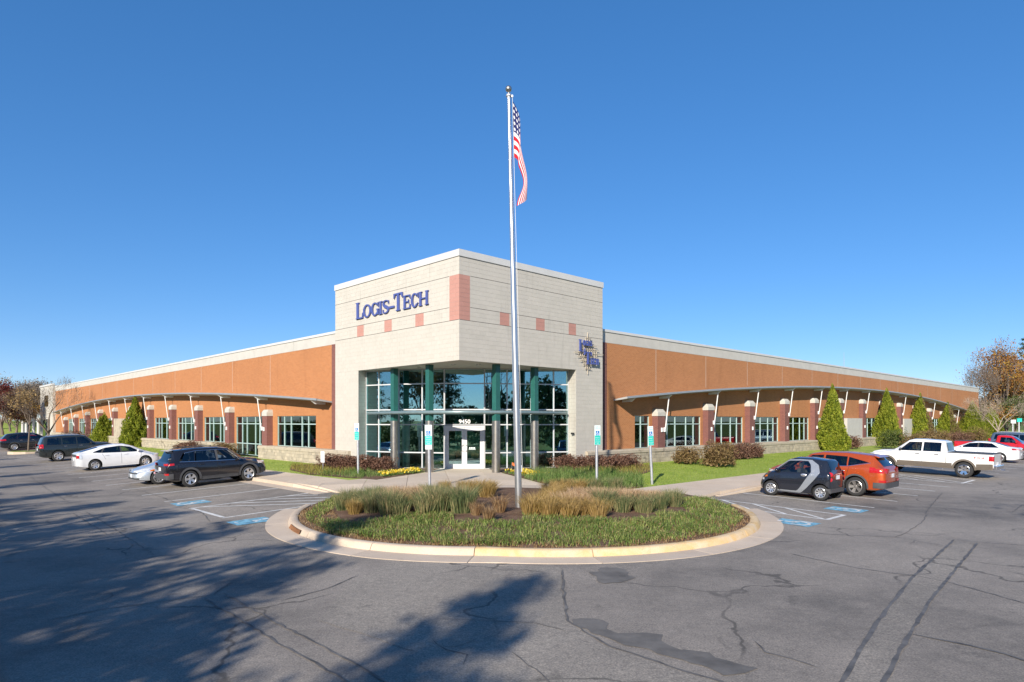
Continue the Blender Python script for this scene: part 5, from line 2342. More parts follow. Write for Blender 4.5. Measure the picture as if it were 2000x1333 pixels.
c.wrap('front_bumper', 1.98, 0.0, 0.38, 0.58, 1, M['plastic_grey'], off=0.02)
c.wrap('headlamp', 1.86, 0.40, 0.80, 0.88, 1, M['lamp_clear'], slope=0.04)
c.patch('sill_trim', [(-0.80, 0.30), (0.88, 0.30)], [(-0.80, 0.44), (0.88, 0.44)], M['plastic_grey'], off=0.012)
c.arch_trim(M['plastic_grey'], 0.075)
c.wheels('rim_silver', 5, True)
c.mirror(0.86, 1.10, M['car_black'])
c.handles((-0.78, 0.18), 0.98, M['car_black'])
c.seam([(0.92, 0.46), (0.95, 1.03)])
c.seam([(-0.08, 0.46), (-0.08, 1.08)])
c.seam([(-0.95, 0.72), (-1.06, 1.10)])
c.plate_rear(0.84)
for sg in (1, -1):
    mb = MB()
    mb.tube([(-1.6, sg * 0.55, 1.66), (-1.5, sg * 0.55, 1.71), (0.1, sg * 0.55, 1.715), (0.2, sg * 0.55, 1.67)], 0.018, 6)
    mb.build('roof_rail', M['plastic_grey'], c.root)
mb = MB()
mb.prism_xz([(-2.13, 1.615), (-1.90, 1.65), (-1.88, 1.62), (-2.05, 1.585)], -0.56, 0.56)
mb.build('spoiler', M['car_black'], c.root)
c.root.scale = (0.95, 1, 1)
c.place(-7.28, 8.93, YAW_U)

# --- silver sedan reversed in beside it, only its nose in view
c = Car('parked_car', 'silver sedan reversed into its stall, nose poking out behind the black crossover', 4.55, 1.78, 2.70, 0.32, 0.20,
        [(-2.27, 0.90), (-2.2, 1.02), (-1.7, 1.06), (-0.95, 1.38), (-0.3, 1.44), (0.25, 1.41), (1.12, 1.0), (1.25, 0.95), (1.9, 0.80), (2.15, 0.68), (2.25, 0.60), (2.275, 0.55)],
        [(-2.27, 0.95), (-1, 0.95), (0.6, 0.92), (1.3, 0.85), (2.27, 0.5)], 0.56, 1.38, nose=0.65, nosef=0.62)
c.body('car_silver')
c.patch('side_window', [(0.0, 0.98), (0.92, 0.95)], [(0.0, 1.32), (0.35, 1.30)], M['glass_car'])
c.patch('side_window', [(-0.95, 0.99), (-0.08, 0.98)], [(-0.75, 1.28), (-0.08, 1.33)], M['glass_car'])
c.screen('windscreen', 1.10, 0.32, 0.92, M['glass_car'])
c.screen('rear_window', -1.60, -1.0, 0.9, M['glass_car'])
c.wrap('headlamp', 1.62, 0.34, 0.62, 0.68, 1, M['lamp_clear'], slope=0.10)
c.wrap('grille', 2.20, 0.0, 0.54, 0.60, 1, M['plastic_dark'], off=0.012)
c.wrap('air_intake', 2.16, 0.0, 0.29, 0.36, 1, M['plastic_dark'], off=0.012)
c.patch('side_marker', [(1.50, 0.66), (1.72, 0.64)], [(1.52, 0.73), (1.72, 0.70)], M['lamp_amber'], off=0.012)
c.plate_rear(0.44, 1)
c.wheels('rim_silver', 10)
c.mirror(0.78, 0.98, M['car_silver'])
c.place(-7.75, 11.55, YAW_U + math.pi)

# --- white hatchback with arched roof
c = Car('parked_car', 'white arched-roof hatchback parked between the dark wagon and the silver sedan', 4.45, 1.73, 2.70, 0.315, 0.18,
        [(-2.225, 0.92), (-2.20, 1.02), (-2.12, 1.09), (-1.55, 1.235), (-0.9, 1.40), (-0.2, 1.49), (0.3, 1.465), (0.75, 1.33), (1.45, 0.98), (1.60, 0.93), (1.95, 0.80), (2.15, 0.66), (2.225, 0.52)],
        [(-2.225, 1.0), (-1.5, 0.99), (0.3, 0.94), (1.2, 0.90), (2.225, 0.5)], 0.55, 1.37, nose=0.60, nosef=0.66)
c.body('car_white2')
c.patch('side_window', [(0.10, 0.985), (1.10, 0.96)], [(0.10, 1.37), (0.62, 1.27)], M['glass_clear'])
c.patch('side_window', [(-0.95, 1.02), (0.02, 0.985)], [(-0.75, 1.305), (0.02, 1.375)], M['glass_car'])
c.patch('quarter_window', [(-1.42, 1.06), (-1.02, 1.025)], [(-1.36, 1.10), (-0.86, 1.27)], M['glass_car'])
c.patch('pillar_trim', [(0.02, 0.985), (0.10, 0.985)], [(0.02, 1.375), (0.10, 1.37)], M['plastic_dark'], n=2, off=0.004)
c.patch('pillar_trim', [(-1.02, 1.025), (-0.95, 1.02)], [(-0.86, 1.27), (-0.75, 1.305)], M['plastic_dark'], n=2, off=0.004)
c.patch('window_pillar', [(1.14, 0.96), (1.34, 0.94)], [(1.0, 1.03), (1.32, 0.95)], M['plastic_dark'])
c.screen('windscreen', 1.42, 0.62, 0.92, M['glass_clear'])
c.screen('rear_window', -2.0, -1.10, 0.86, M['glass_car'])
c.wrap('tail_lamp', -1.98, 0.60, 0.72, 1.0, -1, M['lamp_clear'])
c.wrap('tail_lamp_red', -2.12, 0.62, 0.77, 0.95, -1, M['tail_red'], off=0.016)
c.wrap('rear_panel', -2.20, 0.0, 0.84, 1.0, -1, M['glass_car'], off=0.008)
c.wrap('headlamp', 1.62, 0.45, 0.66, 0.74, 1, M['lamp_clear'], slope=0.08)
c.patch('sill_trim', [(-0.95, 0.19), (0.98, 0.19)], [(-0.95, 0.30), (0.98, 0.30)], M['car_white2'], off=0.014)
c.wheels('rim_silver', 6, rr=0.66)
c.mirror(0.98, 1.02, M['car_white2'])
c.handles((-0.72, 0.30), 0.86, M['car_white2'])
c.seam([(0.06, 0.30), (0.06, 0.97)])
c.seam([(1.06, 0.32), (1.16, 0.93)])
c.seam([(-0.78, 0.62), (-0.95, 0.98)])
c.plate_rear(0.70)
c.place(-7.80, 23.55, YAW_U)


# --- tall black wagon
def big_suv(label, paint, u, v, yaw, k=1.0, detail=True):
    c = Car('parked_car', label, 4.82, 1.89, 2.79, 0.385, 0.30,
            [(-2.41, 1.05), (-2.39, 1.12), (-2.33, 1.22), (-2.12, 1.74), (-2.0, 1.815), (-0.8, 1.875), (0.1, 1.85), (0.45, 1.78), (1.02, 1.30), (1.12, 1.245), (1.9, 1.17), (2.25, 1.06), (2.37, 0.92), (2.41, 0.75)],
            [(-2.41, 1.16), (0.3, 1.14), (1.1, 1.10), (2.41, 0.8)], 0.66, 1.47, nose=0.45, nosef=0.78, tail=0.22, tailf=0.93)
    c.body(paint)
    c.patch('side_window', [(-0.10, 1.21), (0.82, 1.19)], [(-0.10, 1.70), (0.34, 1.68)], M['glass_car'])
    c.patch('side_window', [(-1.02, 1.22), (-0.18, 1.21)], [(-1.02, 1.70), (-0.18, 1.705)], M['glass_car'])
    c.patch('quarter_window', [(-1.98, 1.24), (-1.10, 1.22)], [(-1.88, 1.68), (-1.10, 1.70)], M['glass_car'])
    c.screen('rear_window', -2.32, -2.13, 0.88, M['glass_car'])
    c.screen('windscreen', 1.0, 0.48, 0.92, M['glass_car'])
    c.wrap('tail_lamp', -2.18, 0.62, 1.0, 1.28, -1, M['tail_red'])
    c.wrap('rear_bumper', -2.1, 0.0, 0.50, 0.70, -1, M[paint], off=0.05)
    c.wrap('headlamp', 2.0, 0.45, 0.92, 1.05, 1, M['lamp_clear'])
    c.arch_trim(M[paint], 0.06, 0.016)
    c.wheels('rim_silver', 6)
    c.mirror(0.72, 1.24, M[paint])
    c.handles((-0.85, 0.10), 1.08, M['chrome'])
    c.seam([(-0.14, 0.48), (-0.14, 1.18)])
    c.seam([(0.86, 0.48), (0.92, 1.12)])
    c.seam([(-0.95, 0.80), (-1.06, 1.20)])
    c.plate_rear(0.92)
    for sg in (1, -1):
        mb = MB()
        mb.tube([(-1.8, sg * 0.60, 1.84), (-1.7, sg * 0.60, 1.90), (-0.1, sg * 0.60, 1.915), (0.05, sg * 0.60, 1.86)], 0.022, 6)
        mb.build('roof_rail', M['galvanised'], c.root)
    c.place(u, v, yaw)
    return c


big_suv('tall black wagon with chrome door handles, parked left of the white hatchback', 'car_darkgreen', -7.60, 35.55, YAW_U)

# --- dark crossover beyond the planted stall island
c = Car('parked_car', 'dark crossover half hidden behind the small kerbed stall island, far left', 4.8, 1.91, 2.78, 0.37, 0.27,
        [(-2.40, 1.0), (-2.36, 1.08), (-2.25, 1.18), (-1.85, 1.62), (-1.7, 1.67), (-0.7, 1.74), (0.1, 1.70), (0.6, 1.58), (1.35, 1.12), (1.45, 1.08), (2.0, 0.98), (2.3, 0.80), (2.40, 0.66)],
        [(-2.4, 1.1), (-1.5, 1.12), (0.4, 1.06), (1.4, 1.0), (2.4, 0.7)], 0.63, 1.45, nose=0.55, nosef=0.7)
c.body('car_black')
c.patch('side_window', [(0.0, 1.12), (1.05, 1.08)], [(0.0, 1.58), (0.5, 1.54)], M['glass_clear'])
c.patch('side_window', [(-1.0, 1.15), (-0.1, 1.12)], [(-0.95, 1.58), (-0.1, 1.59)], M['glass_car'])
c.patch('quarter_window', [(-1.75, 1.24), (-1.1, 1.16)], [(-1.6, 1.48), (-1.05, 1.57)], M['glass_car'])
c.screen('rear_window', -2.22, -1.88, 0.86, M['glass_car'])
c.screen('windscreen', 1.33, 0.62, 0.92, M['glass_car'])
c.wrap('tail_lamp', -1.95, 0.5, 1.02, 1.18, -1, M['tail_red'])
c.wrap('headlamp', 1.9, 0.4, 0.80, 0.90, 1, M['lamp_clear'])
c.arch_trim(M['plastic_dark'], 0.05)
c.wheels('rim_silver', 10)
c.mirror(0.9, 1.12, M['car_black'])
c.handles((-0.78, 0.18), 1.0, M['chrome'])
c.seam([(-0.06, 0.45), (-0.06, 1.10)])
c.place(-7.35, 58.9, YAW_U)


# --- generic sedan used for three cars
def sedan(label, paint, u, v, yaw, window='glass_car', spokes=5):
    c = Car('parked_car', label, 4.85, 1.86, 2.80, 0.335, 0.19,
            [(-2.425, 0.92), (-2.40, 1.04), (-2.30, 1.10), (-1.75, 1.15), (-1.0, 1.385), (-0.4, 1.455), (0.2, 1.43), (0.65, 1.31), (1.35, 1.01), (1.50, 0.97), (2.05, 0.85), (2.3, 0.72), (2.425, 0.55)],
            [(-2.425, 1.0), (-1.2, 1.02), (0.3, 0.97), (1.4, 0.91), (2.425, 0.55)], 0.58, 1.46, nose=0.6, nosef=0.66)
    c.body(paint)
    c.patch('side_window', [(0.02, 1.01), (1.10, 0.98)], [(0.02, 1.35), (0.55, 1.29)], M[window])
    c.patch('side_window', [(-1.25, 1.06), (-0.08, 1.02)], [(-0.80, 1.33), (-0.08, 1.36)], M[window])
    c.patch('pillar_trim', [(-0.08, 1.02), (0.02, 1.01)], [(-0.08, 1.36), (0.02, 1.35)], M['plastic_dark'], n=2, off=0.004)
    c.screen('rear_window', -1.72, -1.02, 0.88, M['glass_car'])
    c.screen('windscreen', 1.33, 0.66, 0.92, M['glass_car'])
    c.wrap('tail_lamp', -2.0, 0.40, 0.92, 1.0, -1, M['tail_red'], slope=0.04)
    c.wrap('headlamp', 1.85, 0.45, 0.66, 0.74, 1, M['lamp_clear'], slope=0.06)
    c.patch('window_trim', [(-1.4, 1.05), (1.2, 0.965)], [(-1.4, 1.065), (1.2, 0.98)], M['chrome'], n=12, m=1)
    c.wheels('rim_silver', spokes, True)
    c.mirror(0.95, 1.03, M[paint])
    c.handles((-0.85, 0.18), 0.88, M[paint])
    c.seam([(-0.03, 0.30), (-0.03, 1.0)])
    c.seam([(1.05, 0.32), (1.13, 0.95)])
    c.seam([(-0.95, 0.62), (-1.1, 1.02)])
    c.plate_rear(0.62)
    c.place(u, v, yaw)
    return c


sedan('dark blue sedan at the left picture edge beyond the dark crossover', 'car_bluegrey', -6.6, 64.6, YAW_U)
sedan('red car with only a sliver of its tail at the left picture edge', 'car_red', -6.95, 61.75, YAW_U)

# --- two-seat micro car
c = Car('parked_car', 'tiny black two-seat car with a broad silver side band, nearest on the right', 2.70, 1.56, 1.87, 0.29, 0.19,
        [(-1.35, 0.86), (-1.34, 0.98), (-1.30, 1.10), (-1.16, 1.44), (-1.08, 1.49), (-0.5, 1.545), (0.0, 1.53), (0.28, 1.44), (0.85, 0.99), (0.93, 0.95), (1.18, 0.84), (1.30, 0.70), (1.35, 0.52)],
        [(-1.35, 1.0), (-0.6, 1.0), (0.5, 0.93), (0.9, 0.88), (1.35, 0.5)], 0.54, 0.85, tyrew=0.18, nose=0.42, nosef=0.66, tail=0.25, tailf=0.86)
c.body('car_smart')
c.patch('side_window', [(-0.28, 0.985), (0.72, 0.95)], [(-0.28, 1.42), (0.20, 1.385)], M['glass_clear'])
c.patch('quarter_window', [(-0.62, 1.01), (-0.32, 0.985)], [(-0.56, 1.40), (-0.32, 1.42)], M['glass_clear'])
# silver safety-cell band: roof rail, rear pillar, down to the sill
c.patch('side_band', [(-0.20, 1.425), (0.24, 1.39), (0.60, 1.12), (0.82, 0.955)], [(-0.20, 1.475), (0.24, 1.44), (0.66, 1.13), (0.88, 0.955)], M['band_silver'], off=0.008, n=12, m=2)
c.patch('side_band', [(-0.98, 1.02), (-0.90, 1.30), (-0.62, 1.475), (-0.16, 1.475)], [(-0.66, 1.02), (-0.62, 1.28), (-0.50, 1.425), (-0.16, 1.425)], M['band_silver'], off=0.008, n=14, m=3)
c.patch('side_band', [(0.62, 0.24), (-0.30, 0.215), (-0.52, 0.42), (-0.80, 0.76), (-0.98, 1.02)], [(0.62, 0.275), (-0.16, 0.285), (-0.28, 0.42), (-0.50, 0.78), (-0.66, 1.02)], M['band_silver'], off=0.008, n=20, m=4)
c.screen('windscreen', 0.84, 0.30, 0.94, M['glass_clear'])
c.screen('rear_window', -1.29, -1.165, 0.90, M['glass_car'])
for z in (0.98, 0.80):
    for sg in (1, -1):
        mb = MB()
        mb.lathe([(0.0, 0.018), (0.05, 0.016), (0.085, 0.006), (0.09, -0.02)], 16)
        o = mb.build('tail_lamp', M['tail_red'], c.root, smooth=True, angle=50, )
        o.location = (-1.325, sg * (c.side(-1.32, z) - 0.06), z)
        o.rotation_euler = (0, R(-90), 0)
        o.rotation_euler = (R(90 if sg < 0 else -90) * 0.55, R(-90) * 0.75, 0)
c.wrap('rear_bumper', -1.18, 0.0, 0.30, 0.46, -1, M['plastic_grey'], off=0.02)
c.wrap('headlamp', 1.12, 0.36, 0.60, 0.68, 1, M['lamp_clear'], off=0.006)
c.patch('side_marker', [(0.98, 0.74), (1.14, 0.70)], [(1.0, 0.80), (1.12, 0.77)], M['lamp_amber'], off=0.012)
c.patch('sill_trim', [(-0.56, 0.195), (0.60, 0.195)], [(-0.56, 0.222), (0.60, 0.235)], M['plastic_grey'], off=0.012)
c.arch_trim(M['car_smart'], 0.035, 0.008)
c.wheels('rim_silver', 9, rr=0.66)
c.mirror(0.62, 1.02, M['car_smart'])
for sg in (1, -1):
    mb = MB()
    y = c.side(-0.42, 0.90)
    mb.lathe([(0.0, 0.02), (0.06, 0.018), (0.075, 0.0)], 14)
    o = mb.build('handle', M['rim_silver'], c.root, smooth=True)
    o.location = (-0.40, sg * y, 0.90)
    o.rotation_euler = (R(-90 * sg), 0, 0)
    o.scale = (1.5, 0.8, 1)
c.seam([(0.66, 0.30), (0.72, 0.93)])
c.plate_rear(0.86)
c.place(7.35, -11.97, YAW_V)

# --- orange-red crossover
c = Car('parked_car', 'orange-red crossover with dark lower trim, parked behind the tiny two-seater', 4.70, 1.88, 2.70, 0.375, 0.27,
        [(-2.35, 0.98), (-2.33, 1.06), (-2.24, 1.18), (-1.86, 1.57), (-1.7, 1.635), (-0.8, 1.69), (0.1, 1.66), (0.55, 1.56), (1.30, 1.09), (1.42, 1.05), (1.95, 0.98), (2.22, 0.85), (2.33, 0.70), (2.35, 0.6)],
        [(-2.35, 1.12), (-1.6, 1.18), (0.3, 1.06), (1.35, 1.0), (2.35, 0.65)], 0.61, 1.40, nose=0.55, nosef=0.70, tail=0.36, tailf=0.84)
c.body('car_orange')
c.patch('side_window', [(0.0, 1.12), (1.02, 1.07)], [(0.0, 1.54), (0.48, 1.50)], M['glass_car'])
c.patch('side_window', [(-0.95, 1.17), (-0.08, 1.125)], [(-0.92, 1.53), (-0.08, 1.55)], M['glass_car'])
c.patch('quarter_window', [(-1.75, 1.345), (-1.0, 1.18)], [(-1.70, 1.36), (-0.98, 1.52)], M['glass_car'])
c.patch('window_trim', [(-1.80, 1.325), (-0.95, 1.15), (1.05, 1.05)], [(-1.80, 1.345), (-0.95, 1.168), (1.05, 1.066)], M['chrome'], n=14, m=1)
c.screen('rear_window', -2.21, -1.90, 0.88, M['glass_car'])
c.screen('windscreen', 1.28, 0.60, 0.92, M['glass_car'])
c.wrap('tail_lamp', -1.80, 0.42, 0.97, 1.14, -1, M['tail_red'], slope=0.04)
c.wrap('rear_bumper', -1.95, 0.0, 0.38, 0.60, -1, M['plastic_grey'], off=0.025)
c.wrap('lower_lamp', -2.15, 0.5, 0.62, 0.70, -1, M['tail_red'], off=0.016)
c.wrap('headlamp', 1.95, 0.42, 0.70, 0.78, 1, M['lamp_clear'], off=0.006)
c.patch('sill_trim', [(-0.80, 0.27), (0.88, 0.27)], [(-0.80, 0.42), (0.88, 0.40)], M['plastic_grey'], off=0.012)
c.arch_trim(M['plastic_grey'], 0.06)
c.wheels('rim_grey', 5, True)
c.mirror(0.92, 1.10, M['car_orange'])
c.handles((-0.80, 0.16), 0.98, M['chrome'])
c.seam([(-0.04, 0.45), (-0.04, 1.10)])
c.seam([(-0.95, 0.72), (-1.05, 1.16)])
c.plate_rear(0.86)
mb = MB()
mb.prism_xz([(-2.06, 1.56), (-1.84, 1.625), (-1.82, 1.60), (-2.0, 1.53)], -0.55, 0.55)
mb.build('spoiler', M['car_orange'], c.root)
c.place(10.15, -11.88, YAW_V)


# --- pickups
def pickup(label, paint, u, v, yaw, crew=True, lower=None, rimk='rim_chrome', L=5.90, wb=3.68):
    r = 0.415
    ax = L / 2 - 0.95
    if crew:
        top = [(-L / 2, 1.30), (-0.89, 1.30), (-0.86, 1.36), (-0.76, 1.86), (-0.66, 1.90), (0.3, 1.945), (0.75, 1.93), (0.98, 1.86), (1.62, 1.36), (1.72, 1.30), (2.4, 1.25), (2.75, 1.16), (2.88, 1.0), (2.95, 0.80)]
        xr, xf = -0.80, 1.62
    else:
        top = [(-L / 2, 1.26), (0.02, 1.26), (0.05, 1.32), (0.15, 1.78), (0.25, 1.82), (0.7, 1.84), (0.95, 1.80), (1.15, 1.72), (1.68, 1.28), (1.78, 1.22), (2.4, 1.14), (2.6, 1.02), (L / 2, 0.80)]
        xr, xf = 0.1, 1.68
    c = Car('pickup_truck', label, L, 2.03, wb, r, 0.46, top, [(-L / 2, 1.26), (1.6, 1.24), (L / 2, 0.95)], 0.70, ax, tyrew=0.27, nose=0.35, nosef=0.84, tail=0.10, tailf=0.96)
    c.body(paint)
    if crew:
        c.patch('side_window', [(0.30, 1.30), (1.42, 1.28)], [(0.30, 1.79), (0.92, 1.77)], M['glass_clear'])
        c.patch('side_window', [(-0.62, 1.31), (0.22, 1.30)], [(-0.60, 1.79), (0.22, 1.795)], M['glass_car'])
        c.seam([(0.26, 0.62), (0.26, 1.28)])
        c.seam([(1.30, 0.62), (1.40, 1.24)])
        c.seam([(-0.60, 0.90), (-0.72, 1.28)])
        c.seam([(-0.87, 0.60), (-0.87, 1.28)], 0.02)
        c.handles((-0.42, 0.48), 1.16, M['plastic_dark'])
        c.screen('windscreen', 1.60, 1.0, 0.94, M['glass_clear'])
        c.mirror(1.30, 1.36, M['plastic_dark'])
        bed0, bed1 = -L / 2 + 0.06, -0.92
    else:
        c.patch('side_window', [(0.35, 1.28), (1.50, 1.25)], [(0.38, 1.68), (1.05, 1.66)], M['glass_clear'])
        c.seam([(0.30, 0.62), (0.32, 1.24)])
        c.seam([(1.42, 0.62), (1.50, 1.22)])
        c.seam([(0.03, 0.60), (0.03, 1.24)], 0.02)
        c.handles((0.50,), 1.12, M['plastic_dark'])
        c.screen('windscreen', 1.66, 1.18, 0.94, M['glass_car'])
        c.mirror(1.38, 1.32, M[paint])
        bed0, bed1 = -L / 2 + 0.06, -0.02
    # rear cab window
    mb = MB()
    xw = (-0.885, -0.775) if crew else (0.025, 0.14)
    zz = (1.38, 1.80) if crew else (1.34, 1.72)
    mb.add([(xw[0] - 0.022, -0.62, zz[0]), (xw[0] - 0.022, 0.62, zz[0]), (xw[1] - 0.022, 0.58, zz[1]), (xw[1] - 0.022, -0.58, zz[1])], [(3, 2, 1, 0)])
    mb.build('cab_rear_window', M['glass_car'], c.root)
    # bed cover and rails
    zb = 1.30 if crew else 1.26
    mb = MB()
    mb.box(bed0, bed1, -0.86, 0.86, zb - 0.02, zb + 0.025)
    mb.build('bed_cover', M['plastic_dark'], c.root, bevel=0.01)
    c.wrap('tail_lamp', -L / 2 + 0.20, 0.82, 0.95, 1.20, -1, M['tail_red'], off=0.012)
    mb = MB()
    mb.box(-L / 2 - 0.14, -L / 2 + 0.02, -0.92, 0.92, 0.52, 0.72)
    mb.build('rear_bumper', M['chrome'], c.root, bevel=0.03)
    mb = MB()
    mb.tube([(-L / 2 - 0.10, 0, 0.48), (-L / 2 - 0.34, 0, 0.48), (-L / 2 - 0.34, 0, 0.55)], 0.03, 8)
    mb.build('tow_hitch', M['chrome'], c.root)
    c.wrap('front_bumper', L / 2 - 0.35, 0.0, 0.48, 0.72, 1, M['chrome'], off=0.03)
    c.wrap('headlamp', L / 2 - 0.30, 0.62, 0.86, 1.06, 1, M['lamp_clear'])
    c.wrap('grille', L / 2 - 0.03, 0.0, 0.80, 1.0, 1, M['plastic_dark'], off=0.014)
    if lower:
        c.patch('two_tone_side', [(c.xr + r + 0.12, 0.46), (c.xf - r - 0.12, 0.46)], [(c.xr + r + 0.12, 0.74), (c.xf - r - 0.12, 0.74)], M[lower], off=0.008, n=12)
        c.patch('two_tone_side', [(-L / 2 + 0.02, 0.50), (c.xr - r - 0.12, 0.46)], [(-L / 2 + 0.02, 0.80), (c.xr - r - 0.12, 0.76)], M[lower], off=0.008)
        c.arch_trim(M[lower], 0.085, 0.022)
        mb = MB()
        for sg in (1, -1):
            mb.box(-0.75, 1.45, min(sg * 0.86, sg * 1.0), max(sg * 0.86, sg * 1.0), 0.38, 0.44)
        mb.build('running_board', M['chrome'], c.root, bevel=0.015)
    else:
        c.arch_trim(M[paint], 0.06, 0.02)
    c.wheels(rimk, 6, rr=0.66)
    c.plate_rear(0.80)
    c.place(u, v, yaw)
    return c


c = pickup('white crew-cab pickup truck with tan lower panels and chrome wheels', 'car_white', 23.50, -12.28, YAW_V, True, 'truck_tan')
# off-road badge lettering on the rear wing
for sg in (1, -1):
    me = text_mesh('FX4', 0.16, 0.003)
    y = c.side(-2.32, 1.10) + 0.012
    o = obj('badge', me, M['tail_red'], c.root, (-2.33, sg * y, 1.04), (R(90), 0, R(180 if sg > 0 else 0)))
    o.data.name = 'badge'
    o.scale = (1.7, 0.95, 1)
sedan('white sedan parked between the white pickup and the red pickup', 'car_white2', 39.75, -11.55, YAW_V)
pickup('bright red single-cab pickup reversed into its stall, far right', 'car_red', 45.35, -11.75, YAW_V + math.pi, False, None, 'rim_chrome', 5.3, 3.2)
big_suv('blue-grey wagon at the right picture edge beyond the red pickup', 'car_bluegrey', 55.5, -11.9, YAW_V + math.pi)
# ------------------------------------------------------------------ flagpole and flag
FPX, FPY = 0.21, 20.0
fz = 0.26
fpole = thing('flagpole', 'tall silver tapered flagpole with ball finial in the round island', 'flagpole', (FPX, FPY, fz), (0, R(-1.4), 0))
mb = MB()
mb.lathe([(0.0, -0.2), (0.13, -0.2), (0.13, 0.0), (0.108, 0.02), (0.10, 3.5), (0.072, 9.0), (0.050, 12.65), (0.0, 12.65)], 20)
mb.build('shaft', M['pole_metal'], fpole, smooth=True, angle=40)
mb = MB()
mb.lathe([(0.10, 0.0), (0.22, 0.0), (0.20, 0.05), (0.13, 0.07), (0.115, 0.12)], 20)
mb.build('base_collar', M['pole_metal'], fpole, smooth=True, angle=30)
mb = MB()
mb.lathe([(0.0, 12.95)] + [(0.10 * math.sin(R(t)), 12.85 - 0.10 * math.cos(R(t))) for t in range(170, 9, -16)] + [(0.02, 12.74), (0.02, 12.64)], 16)
mb.build('ball_finial', M['stainless'], fpole, smooth=True)
mb = MB()
mb.lathe([(0.0, 12.69), (0.07, 12.69), (0.085, 12.66), (0.085, 12.62), (0.05, 12.60)], 14)
mb.box(0.05, 0.13, -0.02, 0.02, 12.60, 12.66)
mb.build('truck_pulley', M['galvanised'], fpole)
mb = MB()
mb.tube([(0.11, 0, 12.6), (0.112, 0.0, 9.5), (0.125, 0.01, 5.0), (0.135, 0.0, 1.3)], 0.006, 4)
mb.build('halyard', M['white_plastic'], fpole)
mb = MB()
mb.box(0.09, 0.13, -0.02, 0.02, 1.2, 1.4)
mb.build('cleat', M['galvanised'], fpole)

t = NT('flag_cloth')
uv = t.n('ShaderNodeUVMap')
sp_ = t.n('ShaderNodeSeparateXYZ')
t.l(uv.outputs[0], sp_.inputs[0])
fx, fy = sp_.outputs[0], sp_.outputs[1]
strp = t.math('MODULO', t.math('FLOOR', t.math('MULTIPLY', fy, 12.999)), 2.0)       # 0 -> red stripe
stripes = t.mix(strp, (0.58, 0.02, 0.035), (0.85, 0.83, 0.81))
canton = t.math('MULTIPLY', t.math('LESS_THAN', fx, 0.40), t.math('GREATER_THAN', fy, 6.0 / 13.0))
sx = t.math('FRACT', t.math('MULTIPLY', fx, 6.0 / 0.40))
sy = t.math('FRACT', t.math('MULTIPLY', t.math('SUBTRACT', fy, 6.0 / 13.0), 5.0 / (7.0 / 13.0)))
dx_ = t.math('POWER', t.math('SUBTRACT', sx, 0.5), 2.0)
dy_ = t.math('POWER', t.math('SUBTRACT', sy, 0.5), 2.0)
star = t.math('LESS_THAN', t.math('ADD', dx_, dy_), 0.075)
blue = t.mix(star, (0.022, 0.028, 0.13), (0.78, 0.78, 0.78))
cc = t.mix(canton, stripes, blue)
pr = t.principled(cc, 0.8, 0, None, 0.2, link=False)
trn = t.n('ShaderNodeBsdfTranslucent')
t.l(cc, trn.inputs[0])
mx = t.n('ShaderNodeMixShader')
mx.inputs[0].default_value = 0.3
t.l(pr.outputs[0], mx.inputs[1])
t.l(trn.outputs[0], mx.inputs[2])
t.l(mx.outputs[0], t.out.inputs['Surface'])
M['flag_cloth'] = t.mat

ns, nt_ = 46, 28
bm = bmesh.new()
uvl = bm.loops.layers.uv.new('UVMap')
gridv = []
for j in range(nt_ + 1):
    tt = j / nt_
    row = []
    for i in range(ns + 1):
        s_ = i / ns
        zh = 12.50 - 1.72 * tt
        drop = 1.55 + 1.45 * (1 - tt)
        z = zh - drop * s_ ** 1.25
        amp = 0.235 + 0.10 * math.sin(math.pi * min(1, 0.15 + 0.8 * tt))
        wv = 0.03 + amp * (1 - math.exp(-s_ / (0.20 + 0.16 * (1 - tt)))) 
        wv += 0.045 * math.sin(9.0 * s_ + 2.4 * tt) * min(1, s_ * 4) - 0.16 * tt * s_ * s_ + 0.03 * s_
        wv *= 1.15
        yy = 0.07 * math.sin(8 * s_ + 3 * tt) * min(1, s_ * 3) - 0.10 * tt * s_
        row.append(bm.verts.new((0.07 + wv, yy, z)))
    gridv.append(row)
for j in range(nt_):
    for i in range(ns):
        f = bm.faces.new((gridv[j][i], gridv[j + 1][i], gridv[j + 1][i + 1], gridv[j][i + 1]))
        f.smooth = True
        for lp, (a, b) in zip(f.loops, ((i, j), (i, j + 1), (i + 1, j + 1), (i + 1, j))):
            lp[uvl].uv = (a / ns, 1 - b / nt_)
me = bpy.data.meshes.new('flag')
bm.to_mesh(me)
bm.free()
flag = obj('flag', me, M['flag_cloth'], None, (FPX, FPY, fz), (0, R(-1.4), R(-12)))
tag(flag, 'stars and stripes flag hanging limp near the top of the pole', 'flag')

